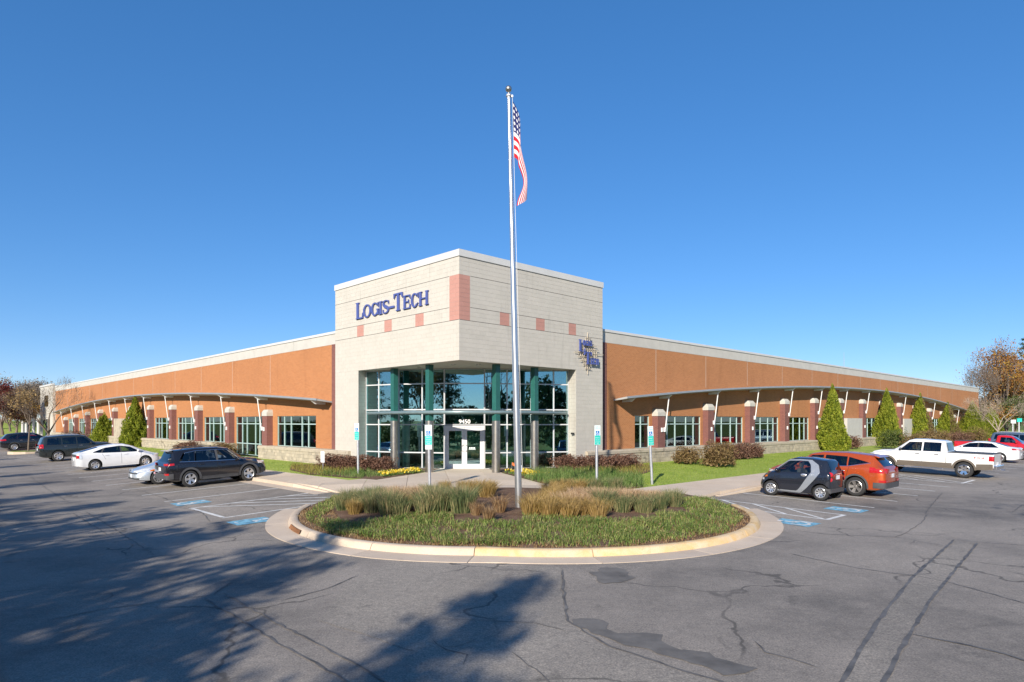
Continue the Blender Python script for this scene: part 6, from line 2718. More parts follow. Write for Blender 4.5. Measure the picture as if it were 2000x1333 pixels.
# ------------------------------------------------------------------ accessible-parking signs
def hc_sign(x, y, label, lean=(0, 0), yaw=0.0, extra=False):
    z = hp(x, y)
    s = thing('parking_sign', label, 'sign', (x, y, z), (R(lean[1]), R(lean[0]), yaw), 'accessible parking signs')
    mb = MB()
    mb.lathe([(0.055, -0.1), (0.055, 2.12), (0.0, 2.14)], 14)
    mb.build('post', M['galvanised'], s, smooth=True, angle=40)
    zb = 1.62 if not extra else 1.66
    mb = MB()
    mb.box(-0.135, 0.135, -0.075, -0.062, zb, 2.42)
    pl = mb.build('sign_plate', M['sign_white'], s, bevel=0.004)
    mb = MB()
    mb.box(-0.085, 0.085, -0.0795, -0.076, 2.02, 2.20)
    mb.build('blue_square', M['sign_blue'], pl)
    mb = MB()
    mb.box(-0.13, 0.13, -0.079, -0.076, zb + 0.015, 2.01)
    mb.build('green_panel', M['sign_teal'], pl)
    # figure and words
    mb = MB()
    c_ = [(0.045 * math.cos(R(a)) - 0.008, 2.085 + 0.045 * math.sin(R(a))) for a in range(60, 341, 28)]
    for a, b in zip(c_[:-1], c_[1:]):
        mb.tube([(a[0], -0.081, a[1]), (b[0], -0.081, b[1])], 0.007, 4)
    mb.tube([(-0.005, -0.081, 2.15), (0.0, -0.081, 2.09), (0.04, -0.081, 2.085), (0.055, -0.081, 2.045)], 0.009, 4)
    mb.lathe([(0.0, -0.084), (0.016, -0.082)], 8, (-0.005, 0, 2.172), 'y')
    mb.build('wheelchair_figure', M['white_plastic'], pl)
    for k, (txt, sz, zz, mm) in enumerate((('RESERVED', 0.048, 2.34, 'sign_teal'), ('PARKING', 0.052, 2.265, 'sign_teal'), ('PENALTY', 0.046, zb + 0.28, 'sign_white'), ('$100-500 FINE', 0.029, zb + 0.20, 'sign_white'), ('TOW-AWAY', 0.038, zb + 0.11, 'sign_white'), ('ZONE', 0.04, zb + 0.05, 'sign_white'))):
        me = text_mesh(txt, sz, 0.0008)
        me.name = 'sign_words'
        obj('sign_words', me, M[mm], pl, (0, -0.0815, zz), (R(90), 0, 0))
    if extra:
        mb = MB()
        mb.box(-0.13, 0.13, -0.075, -0.062, zb - 0.16, zb - 0.012)
        e = mb.build('lower_plate', M['sign_white'], s, bevel=0.004)
        me = text_mesh('VAN ACCESSIBLE', 0.026, 0.0008)
        me.name = 'sign_words'
        obj('sign_words', me, M['sign_teal'], e, (0, -0.077, zb - 0.10), (R(90), 0, 0))
    return s


hc_sign(-7.30, 31.2, 'green and white accessible parking sign in the flower bed left of the glass entrance', (-0.6, 0), R(-30))
hc_sign(-3.10, 24.75, 'accessible parking sign with an extra lower plate, on the concrete left of the doors', (-0.8, 0), R(-8), True)
hc_sign(3.47, 26.9, 'accessible parking sign standing in the tall green grasses right of the flagpole', (-0.2, 0), R(22))
hc_sign(5.84, 27.4, 'leaning accessible parking sign on the lawn, farthest right of the four', (-3.4, 0), R(24))

# small white notice in the left bed
x, y = W2(-2.15, 8.3)
nt2 = thing('notice_board', 'small white notice on a stake in front of the left burgundy hedge', 'sign', (x, y, hp(x, y)), (0, 0, R(-38)))
mb = MB()
mb.box(-0.15, 0.15, -0.012, 0.012, 0.42, 0.98)
bd = mb.build('board', M['white_plastic'], nt2)
for k in range(2):
    mb = MB()
    mb.box(-0.07, 0.09, -0.0155, -0.0125, 0.62 + 0.16 * k, 0.66 + 0.16 * k)
    mb.build('print_line', M['galvanised'], bd)
mb = MB()
mb.box(-0.02, 0.02, 0.0125, 0.03, -0.1, 0.9)
mb.build('stake', M['galvanised'], nt2)
# little orange marker flag by the right flower bed
x, y = (-0.02, 30.6)
mf = thing('marker_flag', 'tiny orange marker flag on a wire beside the yellow flowers', 'flag', (x, y, hp(x, y)))
mb = MB()
mb.tube([(0, 0, 0), (0.02, 0, 0.55)], 0.006, 4)
mb.build('wire', M['galvanised'], mf)
mb = MB()
mb.grid([[(0.02, 0, 0.55), (0.10, 0.03, 0.52), (0.14, -0.01, 0.47)], [(0.018, 0, 0.42), (0.09, 0.02, 0.40), (0.13, 0.0, 0.36)]])
simple('marker_orange', (0.75, 0.16, 0.03), 0.6)
mb.build('pennant', M['marker_orange'], mf)
# wall camera on the right jamb
wc = thing('security_camera', 'small black camera fixed to the right jamb of the entrance', 'camera', (*W2(7.86, 0.22), 2.35), (0, 0, YAW_U))
mb = MB()
mb.box(-0.02, 0.10, -0.02, 0.02, -0.02, 0.02)
mb.build('bracket', M['black_iron'], wc)
mb = MB()
mb.lathe([(0.0, -0.22), (0.045, -0.21), (0.05, -0.03), (0.0, -0.02)], 12, (-0.05, 0.05, 0), 'y')
mb.build('housing', M['black_iron'], wc, smooth=True, angle=40)

# ------------------------------------------------------------------ shrubs, hedges, arborvitae
def blob_points(n, rx, ry, rz, r, shell=0.72, lump=0.18, box=0.0):
    """points in the outer shell of a lumpy mound standing on z=0"""
    d = unit(r.normal(size=(n * 2, 3)))
    d = d[d[:, 2] > -0.35][:n]
    if box > 0:
        p = 2 + 6 * box
        k = 1 / (np.sum(np.abs(d) ** p, axis=1) ** (1 / p))
        d = d * k[:, None]
    ph = r.uniform(0, 6.28, 6)
    f = 1 + lump * (np.sin(d[:, 0] * 4.2 + ph[0]) * np.sin(d[:, 1] * 4.7 + ph[1]) + 0.7 * np.sin(d[:, 2] * 5.5 + ph[2] + d[:, 0] * 3)) \
        + 0.5 * lump * np.sin(d[:, 0] * 11 + ph[3]) * np.sin(d[:, 1] * 12 + ph[4]) * np.sin(d[:, 2] * 10 + ph[5])
    s = f * (shell + (1 - shell) * r.uniform(0, 1, len(d)) ** 0.6)
    P = d * s[:, None] * np.array([rx, ry, rz])
    P[:, 2] = P[:, 2] + rz * 0.55
    P[:, 2] = np.maximum(P[:, 2], 0.02)
    P[:, 2] *= 1 / 1.55 * 1.0
    return P, d


def shrub(name, label, cat, x, y, rx, ry, h, mat, n, leaf, seed, yaw=0.0, group=None, box=0.0, z=None):
    r = np.random.default_rng(seed)
    P, d = blob_points(n, rx, ry, h, r, box=box)
    root = thing(name, label, cat, (x, y, hp(x, y) if z is None else z), (0, 0, yaw), group)
    V = leaf_verts(P, leaf * r.uniform(0.6, 1.3, len(P)), up_bias=d * 0.7, r=r)
    obj('foliage', quads_mesh('foliage', V), M[mat], root)
    P2, d2 = blob_points(n // 2, rx * 0.72, ry * 0.72, h * 0.80, r, 0.3, box=box)
    V2 = leaf_verts(P2, leaf * 1.8, r=r, aspect=0.9)
    obj('inner_foliage', quads_mesh('inner_foliage', V2), M[mat], root)
    mb = MB()
    for k in range(6):
        a = r.uniform(0, 6.28)
        mb.tube([(0.06 * math.cos(a), 0.06 * math.sin(a), -0.05), (rx * 0.45 * math.cos(a), ry * 0.45 * math.sin(a), h * 0.5)], [0.022, 0.008], 5)
    mb.build('stems', M['bark'], root)
    return root


# burgundy hedges by the entrance
HL = [(-6.55, 32.55), (-7.55, 33.15), (-8.55, 33.85), (-9.45, 34.7)]
HLN = ['burgundy clipped shrub of the left hedge, nearest the glass entrance', 'burgundy clipped shrub behind the parking sign, second in the left hedge', 'burgundy clipped shrub behind the white notice, third in the left hedge', 'burgundy clipped shrub at the outer end of the left entrance hedge']
for i, (x, y) in enumerate(HL):
    shrub('hedge_shrub', HLN[i], 'shrub', x, y, 0.74, 0.58, 0.70, 'leaf_burgundy', 1900, 0.075, 100 + i, R(145), 'burgundy hedge left of the entrance', 0.5)
HR = [(2.75, 33.6), (3.55, 33.0), (4.45, 33.25), (5.35, 34.1), (6.1, 35.0)]
HRN = ['dark burgundy shrub of the right hedge, nearest the glass', 'dark burgundy shrub, second from the glass in the right hedge', 'dark burgundy shrub in the middle of the right entrance hedge', 'dark burgundy shrub, fourth from the glass in the right hedge', 'dark burgundy shrub ending the right entrance hedge']
for i, (x, y) in enumerate(HR):
    shrub('hedge_shrub', HRN[i], 'shrub', x, y, 0.70, 0.56, 0.68, 'leaf_burgundy', 1800, 0.075, 120 + i, R(35), 'burgundy hedge right of the entrance', 0.5)
# shrubs along the left wing
for i, (u, v, rx, ry, h, mat, lb) in enumerate([
        (-1.0, 31.4, 1.0, 0.6, 0.95, 'leaf_burgundy', 'reddish rounded shrub under the left wing windows, behind the black crossover'),
        (-1.0, 33.2, 1.0, 0.6, 0.75, 'leaf_burgundy', 'low reddish shrub beside the rounded one under the left wing windows'),
        (-1.0, 24.0, 0.75, 0.6, 0.95, 'leaf_tan', 'brownish green shrub by the full-height window of the left wing'),
        (-1.0, 25.3, 0.75, 0.6, 0.95, 'leaf_tan', 'brown rounded shrub twin beside the full-height left wing window'),
        (-1.2, 66.0, 0.9, 0.8, 1.0, 'leaf_burgundy', 'dark shrub at the foot of the bushy conifer by the left wing'),
        (-1.1, 71.0, 1.4, 0.7, 1.3, 'leaf_burgundy', 'long dark red shrub seen over the roof of the tall black wagon'),
        (-1.1, 76.5, 1.2, 0.7, 1.2, 'leaf_burgundy', 'dark red shrub near the far end of the left wing')]):
    x, y = W2(u, v)
    shrub('shrub', lb, 'shrub', x, y, rx, ry, h, mat, 1500, 0.085, 140 + i, YAW_V, 'shrubs along the left wing', 0.2)
# shrubs along the right wing
for i, (u, v, rx, ry, h, mat, n, lb) in enumerate([
        (15.6, -3.9, 0.95, 0.9, 1.30, 'leaf_tan', 3000, 'big tan brown rounded shrub alone on the right lawn'),
        (15.6, -1.9, 0.8, 0.7, 0.95, 'leaf_tan', 1400, 'small brown shrub left of the tan one, against the right wing'),
        (20.2, -1.7, 0.95, 0.7, 0.98, 'leaf_burgundy', 1800, 'burgundy hedge shrub under the right wing windows, left of three'),
        (22.2, -1.7, 0.95, 0.7, 0.98, 'leaf_burgundy', 1800, 'burgundy hedge shrub under the right wing windows, middle of three'),
        (24.2, -1.7, 0.95, 0.7, 0.98, 'leaf_burgundy', 1800, 'burgundy hedge shrub under the right wing windows, right of three'),
        (48.5, -3.4, 1.5, 1.2, 1.75, 'leaf_shrub_green', 2200, 'grey green loose shrub between the first two tall conifers of the right wing'),
        (48.2, -5.2, 1.2, 1.1, 1.45, 'leaf_tan', 2200, 'tan clipped shrub behind the hood of the white pickup'),
        (55.2, -4.6, 1.2, 1.1, 1.7, 'leaf_tan', 2000, 'brown shrub behind the windscreen of the white pickup'),
        (58.6, -4.6, 1.2, 1.1, 1.65, 'leaf_tan', 2000, 'brown shrub beside the second tall conifer of the right wing'),
        (66.5, -4.0, 2.0, 1.0, 1.35, 'leaf_burgundy', 1800, 'long clipped dark hedge behind the cab of the white pickup'),
        (71.0, -4.0, 2.0, 1.0, 1.35, 'leaf_burgundy', 1800, 'clipped dark hedge to the right of the pickup cab'),
        (75.0, -4.8, 1.4, 1.2, 1.8, 'leaf_tan', 1800, 'tan square-clipped shrub left of the bare fan tree'),
        (44.4, -1.2, 0.9, 0.8, 1.2, 'leaf_burgundy', 1100, 'dark shrub beside the pale stone panel of the right wing')]):
    x, y = W2(u, v)
    shrub('shrub', lb, 'shrub', x, y, rx, ry, h, mat, n, 0.09, 160 + i, YAW_U, 'shrubs along the right wing', 0.35)


def arborvitae(label, x, y, h, w, seed, mat='leaf_arbor', tips=1, brown=0.0, n=20000, leaf=0.115, z=None):
    r = np.random.default_rng(seed)
    root = thing('arborvitae', label, 'tree', (x, y, (hp(x, y) if z is None else z) - 0.03), (0, 0, 0), 'conical evergreens along the building')
    allV, mats = [], []
    cones = [(0, 0, h, w / 2)]
    for k in range(tips - 1):
        a = 2 * math.pi * k / max(1, tips - 1) + 0.4
        cones.append((w * 0.24 * math.cos(a), w * 0.24 * math.sin(a), h * r.uniform(0.72, 0.92), w * 0.30))
    for (cx, cy, hh, rad) in cones:
        m = int(n * (rad * hh) / (w / 2 * h) / (1 + 0.6 * (tips - 1)))
        t = 1 - np.sqrt(r.uniform(0, 1, m))
        t = np.clip(t, 0, 0.995)
        a = r.uniform(0, 2 * math.pi, m)
        ph = r.uniform(0, 6.28, 4)
        prof = np.where(t < 0.12, 0.80 + 0.2 * t / 0.12, 1.0 - ((t - 0.12) / 0.88) ** 1.08)
        lump = 1 + 0.15 * np.sin(a * 3 + ph[0] + t * 9) + 0.13 * np.sin(a * 7 + ph[1] - t * 17) + 0.11 * np.sin(a * 13 + t * 31 + ph[2])
        rr = rad * (prof * lump + 0.02) * (0.78 + 0.25 * r.uniform(0, 1, m) ** 0.5)
        P = np.stack([cx + rr * np.cos(a), cy + rr * np.sin(a), 0.05 + t * hh], 1)
        up = np.stack([np.cos(a) * 0.5, np.sin(a) * 0.5, np.full(m, 1.5)], 1)
        V = leaf_verts(P, leaf * r.uniform(0.6, 1.5, m), up_bias=up, aspect=0.5, r=r)
        allV.append(V)
        if brown > 0:
            az = np.cos(a - 5.6)
            mats.append((az > 1 - brown).astype(int) * (r.uniform(0, 1, m) < 0.85))
        else:
            mats.append(np.zeros(m, int))
        # inner mass of shaded sprays
        m2 = m // 3
        t2 = 1 - np.sqrt(r.uniform(0, 1, m2))
        a2 = r.uniform(0, 2 * math.pi, m2)
        p2 = np.where(t2 < 0.12, 0.8, 1.0 - ((t2 - 0.12) / 0.88) ** 1.25)
        r2 = rad * p2 * 0.62 * np.sqrt(r.uniform(0.2, 1, m2))
        P2 = np.stack([cx + r2 * np.cos(a2), cy + r2 * np.sin(a2), 0.05 + t2 * hh * 0.93], 1)
        V2 = leaf_verts(P2, leaf * 2.6, aspect=0.9, r=r)
        allV.append(V2)
        mats.append(np.zeros(m2, int))
    obj('crown', quads_mesh('crown', np.concatenate(allV), np.concatenate(mats)), [M[mat], M['leaf_arbor_brown']], root)
    mb = MB()
    mb.tube([(0, 0, -0.1), (0, 0, h * 0.55), (0, 0, h * 0.9)], [0.10, 0.06, 0.02], 7)
    mb.build('trunk', M['bark'], root)


def at(px, Y):
    return ((px - 1000) / 1284 * Y, Y)


arborvitae('tall pointed green arborvitae in front of the left wing', -36.75, 64.1, 5.0, 2.55, 201)
arborvitae('shorter several-tipped arborvitae left of the tall one on the left wing', -45.4, 73.2, 3.45, 2.6, 202, tips=4)
arborvitae('large cone-shaped arborvitae nearest on the right wing', 27.5, 56.4, 5.75, 2.3, 203)
arborvitae('second cone-shaped arborvitae along the right wing', 38.2, 67.0, 5.9, 2.55, 204)
arborvitae('third arborvitae along the right wing with a browned side', 47.2, 76.0, 5.8, 2.6, 205, brown=0.16)
arborvitae('fourth arborvitae on the right wing, half of it dead brown', 56.0, 84.5, 5.0, 2.6, 206, brown=0.62)
arborvitae('broad dark green conifer near the far end of the right wing', 63.4, 90.5, 5.4, 3.6, 207, tips=3)
arborvitae('last green conifer at the far right corner of the building', 68.5, 94.0, 4.6, 3.4, 208, tips=3)

# ------------------------------------------------------------------ grasses of the island and beds
def clump_mesh(name, n, h, spread, rad, seed, width=0.012, lean=0.45):
    r = np.random.default_rng(seed)
    a = r.uniform(0, 2 * math.pi, n)
    rr = rad * np.sqrt(r.uniform(0, 1, n))
    P = np.stack([rr * np.cos(a), rr * np.sin(a), np.full(n, -0.02)], 1)
    out = (rr / rad)[:, None] * np.stack([np.cos(a), np.sin(a)], 1) * spread + r.normal(0, lean * 0.35, (n, 2))
    H = h * r.uniform(0.6, 1.15, n)
    return blades_mesh(name, P, H, width, out, r)


CL = {'blue': [clump_mesh('blades', 460, 0.84, 0.55, 0.30, 300 + k, 0.015) for k in range(3)],
      'gold': [clump_mesh('blades', 460, 0.62, 0.75, 0.24, 310 + k, 0.012) for k in range(3)],
      'seed': [clump_mesh('blades', 560, 0.70, 0.40, 0.38, 320 + k, 0.022, 0.35) for k in range(3)],
      'amber': [clump_mesh('blades', 240, 0.55, 0.8, 0.14, 330 + k, 0.012) for k in range(2)]}
CLM = {'blue': 'leaf_bluegrass', 'gold': 'leaf_fountain', 'seed': 'leaf_seed', 'amber': 'leaf_dry'}


GRASS_WORDS = {'blue': ('blue green upright grass clump', 'blue green grass clumps of the round island'),
               'gold': ('golden fountain grass clump', 'golden fountain grass clumps of the round island'),
               'seed': ('pale tan dry-topped grass clump', 'tan dry grass clumps of the round island'),
               'amber': ('small amber grass tuft', 'amber tufts in the mulch of the round island')}


ORD = ['first', 'second', 'third', 'fourth', 'fifth', 'sixth', 'seventh', 'eighth', 'ninth', 'tenth']
COUNT = {}


def clump(kind, x, y, sc, where, k):
    z = hisl(x, y) if math.hypot(x - IX, y - IY) < 7.05 else hp(x, y)
    w, g = GRASS_WORDS[kind]
    n_ = COUNT[(kind, where)] = COUNT.get((kind, where), -1) + 1
    r = thing('grass_clump', w + ', ' + ORD[n_] + ' ' + where, 'ornamental grass', (x, y, z), (0, 0, random.uniform(0, 6.28)), g)
    r.scale = (sc, sc, sc * random.uniform(0.9, 1.1))
    ms = CL[kind]
    obj('blades', ms[k % len(ms)], M[CLM[kind]], r)


k = 0
# left half: blue-green upright mass
for j, (yy, x0, x1, n) in enumerate(((18.9, -3.6, -1.55, 5), (19.6, -4.75, -1.5, 7), (20.4, -5.1, -1.6, 7), (21.3, -5.2, -1.9, 7), (22.2, -5.3, -2.4, 6))):
    row = ('front', 'second', 'middle', 'fourth', 'back')[j]
    for i in range(n):
        x = x0 + (x1 - x0) * i / (n - 1) + random.uniform(-0.12, 0.12)
        kind = 'seed' if (j >= 2 and i > 1 and random.random() < 0.6) else ('gold' if random.random() < 0.15 else 'blue')
        clump(kind, x, yy + random.uniform(-0.15, 0.15), random.uniform(0.72, 1.0) * (1, 1, 0.92, 0.78, 0.66)[j], f'from left, {row} row left of flagpole', k)
        k += 1
for (x, y, s) in ((-1.7, 23.4, 0.8), (-1.1, 23.0, 0.9), (-1.45, 22.3, 1.0), (-0.85, 22.2, 0.95), (-2.4, 23.6, 0.7), (-0.8, 23.7, 0.7)):
    clump('gold', x, y, s, 'counted along the path edge left of it', k)
    k += 1
for (x, y, s) in ((1.25, 21.8, 0.9), (1.35, 23.2, 0.9), (1.6, 22.6, 0.9), (1.3, 20.8, 0.85)):
    clump('gold', x, y, s, 'counted behind the flagpole, right of the path', k)
    k += 1
for (x, y, s) in ((0.55, 18.7, 0.95), (1.05, 18.45, 0.9), (1.6, 18.5, 0.95), (0.75, 19.3, 1.0), (1.35, 19.2, 1.0), (2.0, 18.9, 0.9), (2.45, 18.55, 0.9)):
    clump('gold', x, y, s, 'counted from the flagpole foot rightward', k)
    k += 1
# right half: tan dry-topped mass edged with green
for j, (yy, x0, x1, n) in enumerate(((19.6, 1.7, 3.9, 5), (20.4, 1.5, 4.7, 7), (21.2, 1.9, 5.2, 7), (22.0, 2.2, 5.4, 6))):
    row = ('front', 'second', 'third', 'back')[j]
    for i in range(n):
        x = x0 + (x1 - x0) * i / (n - 1) + random.uniform(-0.12, 0.12)
        kind = 'blue' if i >= n - 1 or (j == 0 and i >= 2) else 'seed'
        clump(kind, x, yy + random.uniform(-0.15, 0.15), random.uniform(0.72, 0.88) * (1, 1, 0.88, 0.76)[j], f'from left, {row} row right of flagpole', k)
        k += 1
for (x, y) in ((-0.62, 17.6), (-0.35, 19.0), (-1.0, 18.4)):
    clump('amber', x, y, random.uniform(0.8, 1.1), 'counted in the bare mulch left of the pole', k)
    k += 1


# low sprawling cover round the island rim
def cover(name, label, cat, poly_test, zf, n, h, mat, seed, bounds, width=0.012, lean=0.55, clumpy=0.4):
    r = np.random.default_rng(seed)
    P = []
    x0, x1, y0, y1 = bounds
    X = r.uniform(x0, x1, n * 3)
    Y = r.uniform(y0, y1, n * 3)
    keep = poly_test(X, Y)
    d = np.sin(X * 2.7 + np.sin(Y * 1.9) * 2) * np.sin(Y * 2.3 + np.cos(X * 1.7) * 2)
    keep &= r.uniform(0, 1, len(X)) < (1 - clumpy) + clumpy * (0.5 + 0.5 * d)
    X, Y, d = X[keep][:n], Y[keep][:n], d[keep][:n]
    Z = np.array([zf(a, b) for a, b in zip(X, Y)])
    P = np.stack([X, Y, Z - 0.01], 1)
    H = h * (0.75 + 0.4 * (0.5 + 0.5 * d)) * r.uniform(0.5, 1.15, len(X))
    ln = r.normal(0, lean, (len(X), 2))
    me = blades_mesh(name, P, H, width, ln, r)
    o = obj(name, me, M[mat])
    tag(o, label, cat, kind='stuff')
    return o


def isl_front(X, Y):
    r = np.hypot(X - IX, Y - IY)
    th = np.sin(X * 1.9) * 0.25
    inner = ((Y > 18.4 + th) & (X > -5.6) & (X < -1.2)) | ((Y > 18.3 + th) & (X > 0.35) & (X < 4.2)) | ((Y > 19.6 + th) & (X >= 4.2) & (X < 5.4)) | ((Y > 17.5) & (X > -1.6) & (X < 0.3))
    return (r < np.where(Y > 21.6, 7.02, 6.88) - 0.30 * (0.5 + 0.5 * np.sin(X * 3.1) * np.sin(X * 1.3 + 1))) & ~inner & (Y < 23.5) & ~((np.abs(X - 0.25) < 0.95) & (Y > 21.2))


def rim_dry(X, Y):
    r = np.hypot(X - IX, Y - IY)
    return (r < 7.0) & (r > 6.3 - 0.4 * np.sin(X * 2.1) * np.sin(X * 0.9)) & (Y < 21)


cover('ground_cover', 'sprawling green strap-leaved cover around the front of the round island', 'ground cover', isl_front, hisl, 30000, 0.19, 'leaf_ground', 401, (-7, 7.6, 14.3, 24), 0.017, 0.95, 0.75)
cover('dry_cover', 'dry straw-coloured leaf litter along the island kerb', 'dry grass', rim_dry, hisl, 14000, 0.11, 'leaf_dry', 402, (-7, 7.6, 14.3, 22), 0.016, 1.0)


cover('dry_cover', 'scattered straw-coloured blades through the green island cover', 'dry grass', isl_front, hisl, 5000, 0.21, 'leaf_dry', 403, (-7, 7.6, 14.3, 24), 0.014, 1.0, 0.9)


def bl_front(X, Y):
    U = (X - CX) * UX + (Y - CY) * UY
    Vv = (X - CX) * VX + (Y - CY) * VY
    return in_poly(X, Y, BED_L) & (U < -1.35) & (Vv > 3.1)


def bl_green(X, Y):
    return bl_front(X, Y) & (((X - CX) * VX + (Y - CY) * VY) < 6.4)


def bl_yellow(X, Y):
    return bl_front(X, Y) & (((X - CX) * VX + (Y - CY) * VY) > 5.6)


cover('border_grass', 'green liriope border at the corner of the left flower bed', 'ground cover', bl_green, hp, 5200, 0.34, 'leaf_liriope', 410, (-12, -3, 27, 37), 0.016, 0.6)
cover('border_grass', 'yellowing liriope border below the left burgundy hedge', 'ground cover', bl_yellow, hp, 6500, 0.34, 'leaf_yellowgrass', 411, (-14, -3, 27, 39), 0.016, 0.6)


def br_green(X, Y):
    U = (X - CX) * UX + (Y - CY) * UY
    Vv = (X - CX) * VX + (Y - CY) * VY
    return in_poly(X, Y, BED_R) & (U < 6.6) & (Y < 31.6) & ~((X < 0.9) & (Y > 29.0))


def br_yellow(X, Y):
    U = (X - CX) * UX + (Y - CY) * UY
    return in_poly(X, Y, BED_R) & (U >= 5.9) & (((X - CX) * VX + (Y - CY) * VY) < -1.2)


cover('border_grass', 'tall arching green grasses in the right flower bed by the walk', 'ground cover', br_green, hp, 11000, 0.46, 'leaf_liriope', 412, (-1, 9, 24, 36), 0.016, 0.45)
cover('border_grass', 'yellow green liriope border below the right burgundy hedge', 'ground cover', br_yellow, hp, 7500, 0.42, 'leaf_yellowgrass', 413, (-1, 14, 24, 42), 0.016, 0.6)
for (x, y, s) in ((2.0, 24.6, 0.75), (2.5, 24.3, 0.8), (1.7, 25.3, 0.7), (3.2, 25.1, 0.7), (3.9, 24.9, 0.65)):
    clump('gold' if x < 3 else 'blue', x, y, s, 'counted along the walk edge of the right flower bed', k)
    k += 1


# pansies
def pansies(side, pts, seed):
    r = np.random.default_rng(seed)
    seen = {}
    for i, (x, y, row) in enumerate(pts):
        white = i % 6 == 3
        n_ = seen[(row, white)] = seen.get((row, white), -1) + 1
        lb = ('white' if white else 'yellow') + ' pansy, ' + ORD[n_] + ' from left in the ' + ('front', 'second', 'third', 'back')[row] + ' row of the ' + side + ' entrance bed'
        rt = thing('pansy', lb, 'flower', (x, y, hp(x, y) + 0.01), (0, 0, r.uniform(0, 6)), 'pansies in the ' + side + ' entrance bed')
        me = PAN[i % len(PAN)]
        obj('leaves', me[0], M['leaf_liriope'], rt)
        obj('petals', me[1], M['petal_white'] if i % 6 == 3 else M['petal_yellow'], rt)


PAN = []
for kk in range(3):
    r = np.random.default_rng(500 + kk)
    P = np.stack([r.normal(0, 0.09, 60), r.normal(0, 0.09, 60), r.uniform(0.0, 0.12, 60)], 1)
    lv = quads_mesh('leaves', leaf_verts(P, 0.08, r=r))
    P = np.stack([r.normal(0, 0.09, 13), r.normal(0, 0.09, 13), r.uniform(0.10, 0.19, 13)], 1)
    pv = quads_mesh('petals', leaf_verts(P, 0.085, up_bias=np.array([[0, -0.6, 0.5]]), aspect=0.95, r=r))
    PAN.append((lv, pv))
pts = []
for j in range(4):
    for i in range(9):
        t = i / 8
        x, y = -5.75 + 1.45 * t + 0.28 * j * 0.3 - 0.05, 29.7 + 1.75 * t + 0.30 * j - 0.1
        x, y = x + random.uniform(-0.08, 0.08) - 0.18 * j, y + random.uniform(-0.08, 0.08)
        if in_poly(np.array([x]), np.array([y]), BED_L)[0]:
            pts.append((x, y, j))
pansies('left', pts, 1)
pts = []
for j in range(3):
    for i in range(10):
        t = i / 9
        x, y = -0.15 + 0.95 * t + 0.32 * j + random.uniform(-0.08, 0.08), 31.0 - 1.7 * t + 0.22 * j + random.uniform(-0.08, 0.08)
        if in_poly(np.array([x]), np.array([y]), BED_R)[0]:
            pts.append((x, y, j))
pansies('right', pts, 2)


# fine grass blades on the nearer lawns
def lawn_r(X, Y):
    U = (X - CX) * UX + (Y - CY) * UY
    Vv = (X - CX) * VX + (Y - CY) * VY
    return (Vv > -7.26) & (Vv < -0.3) & (U > 2) & (U < 34) & ~in_poly(X, Y, BED_R)


def lawn_l(X, Y):
    U = (X - CX) * UX + (Y - CY) * UY
    Vv = (X - CX) * VX + (Y - CY) * VY
    return (U > -3.66) & (U < -0.2) & (Vv > 5) & (Vv < 46) & ~in_poly(X, Y, BED_L)


cover('lawn_grass', 'short mown green grass of the right-hand lawn', 'grass', lawn_r, hp, 70000, 0.065, 'leaf_lawn', 420, (2, 30, 23, 56), 0.016, 0.6, 0.1)
cover('lawn_grass', 'short mown green grass along the left wing', 'grass', lawn_l, hp, 26000, 0.065, 'leaf_lawn', 421, (-36, -5, 27, 64), 0.018, 0.6, 0.1)

# ------------------------------------------------------------------ trees
def grow(r, p, d, L, rad, depth, mb, tips, bend=0.25, nb=(2, 4), ratio=0.66, ang=(22, 48), up=0.10, sides=6, twigs=None):
    n = 3
    path, rads = [p], [rad]
    q, dd = Vector(p), Vector(d)
    for i in range(n):
        dd = (dd + Vector((r.normal(0, bend * 0.35), r.normal(0, bend * 0.35), r.normal(0, bend * 0.2) + up))).normalized()
        q = q + dd * (L / n)
        path.append(tuple(q))
        rads.append(rad * (1 - 0.45 * (i + 1) / n))
    (mb if depth > 1 or twigs is None else twigs).tube(path, rads, max(3, sides), cap=False)
    if depth <= 0:
        tips.append((q.x, q.y, q.z))
        return
    k = r.integers(nb[0], nb[1] + 1)
    for i in range(k):
        t = 1.0 if i == 0 else r.uniform(0.45, 1.0)
        j = min(n - 1, int(t * n))
        f = t * n - j
        a, b = Vector(path[j]), Vector(path[j + 1])
        s = a.lerp(b, f)
        an = R(r.uniform(*ang)) * (0.6 if i == 0 else 1)
        ax = dd.orthogonal().normalized()
        ax.rotate(Matrix.Rotation(r.uniform(0, 6.28), 3, dd))
        nd = dd.copy()
        nd.rotate(Matrix.Rotation(an, 3, ax))
        grow(r, tuple(s), nd, L * ratio * r.uniform(0.8, 1.15), rads[-1] * (0.95 if i == 0 else 0.72), depth - 1, mb, tips, bend, nb, ratio, ang, up, sides - 1, twigs)


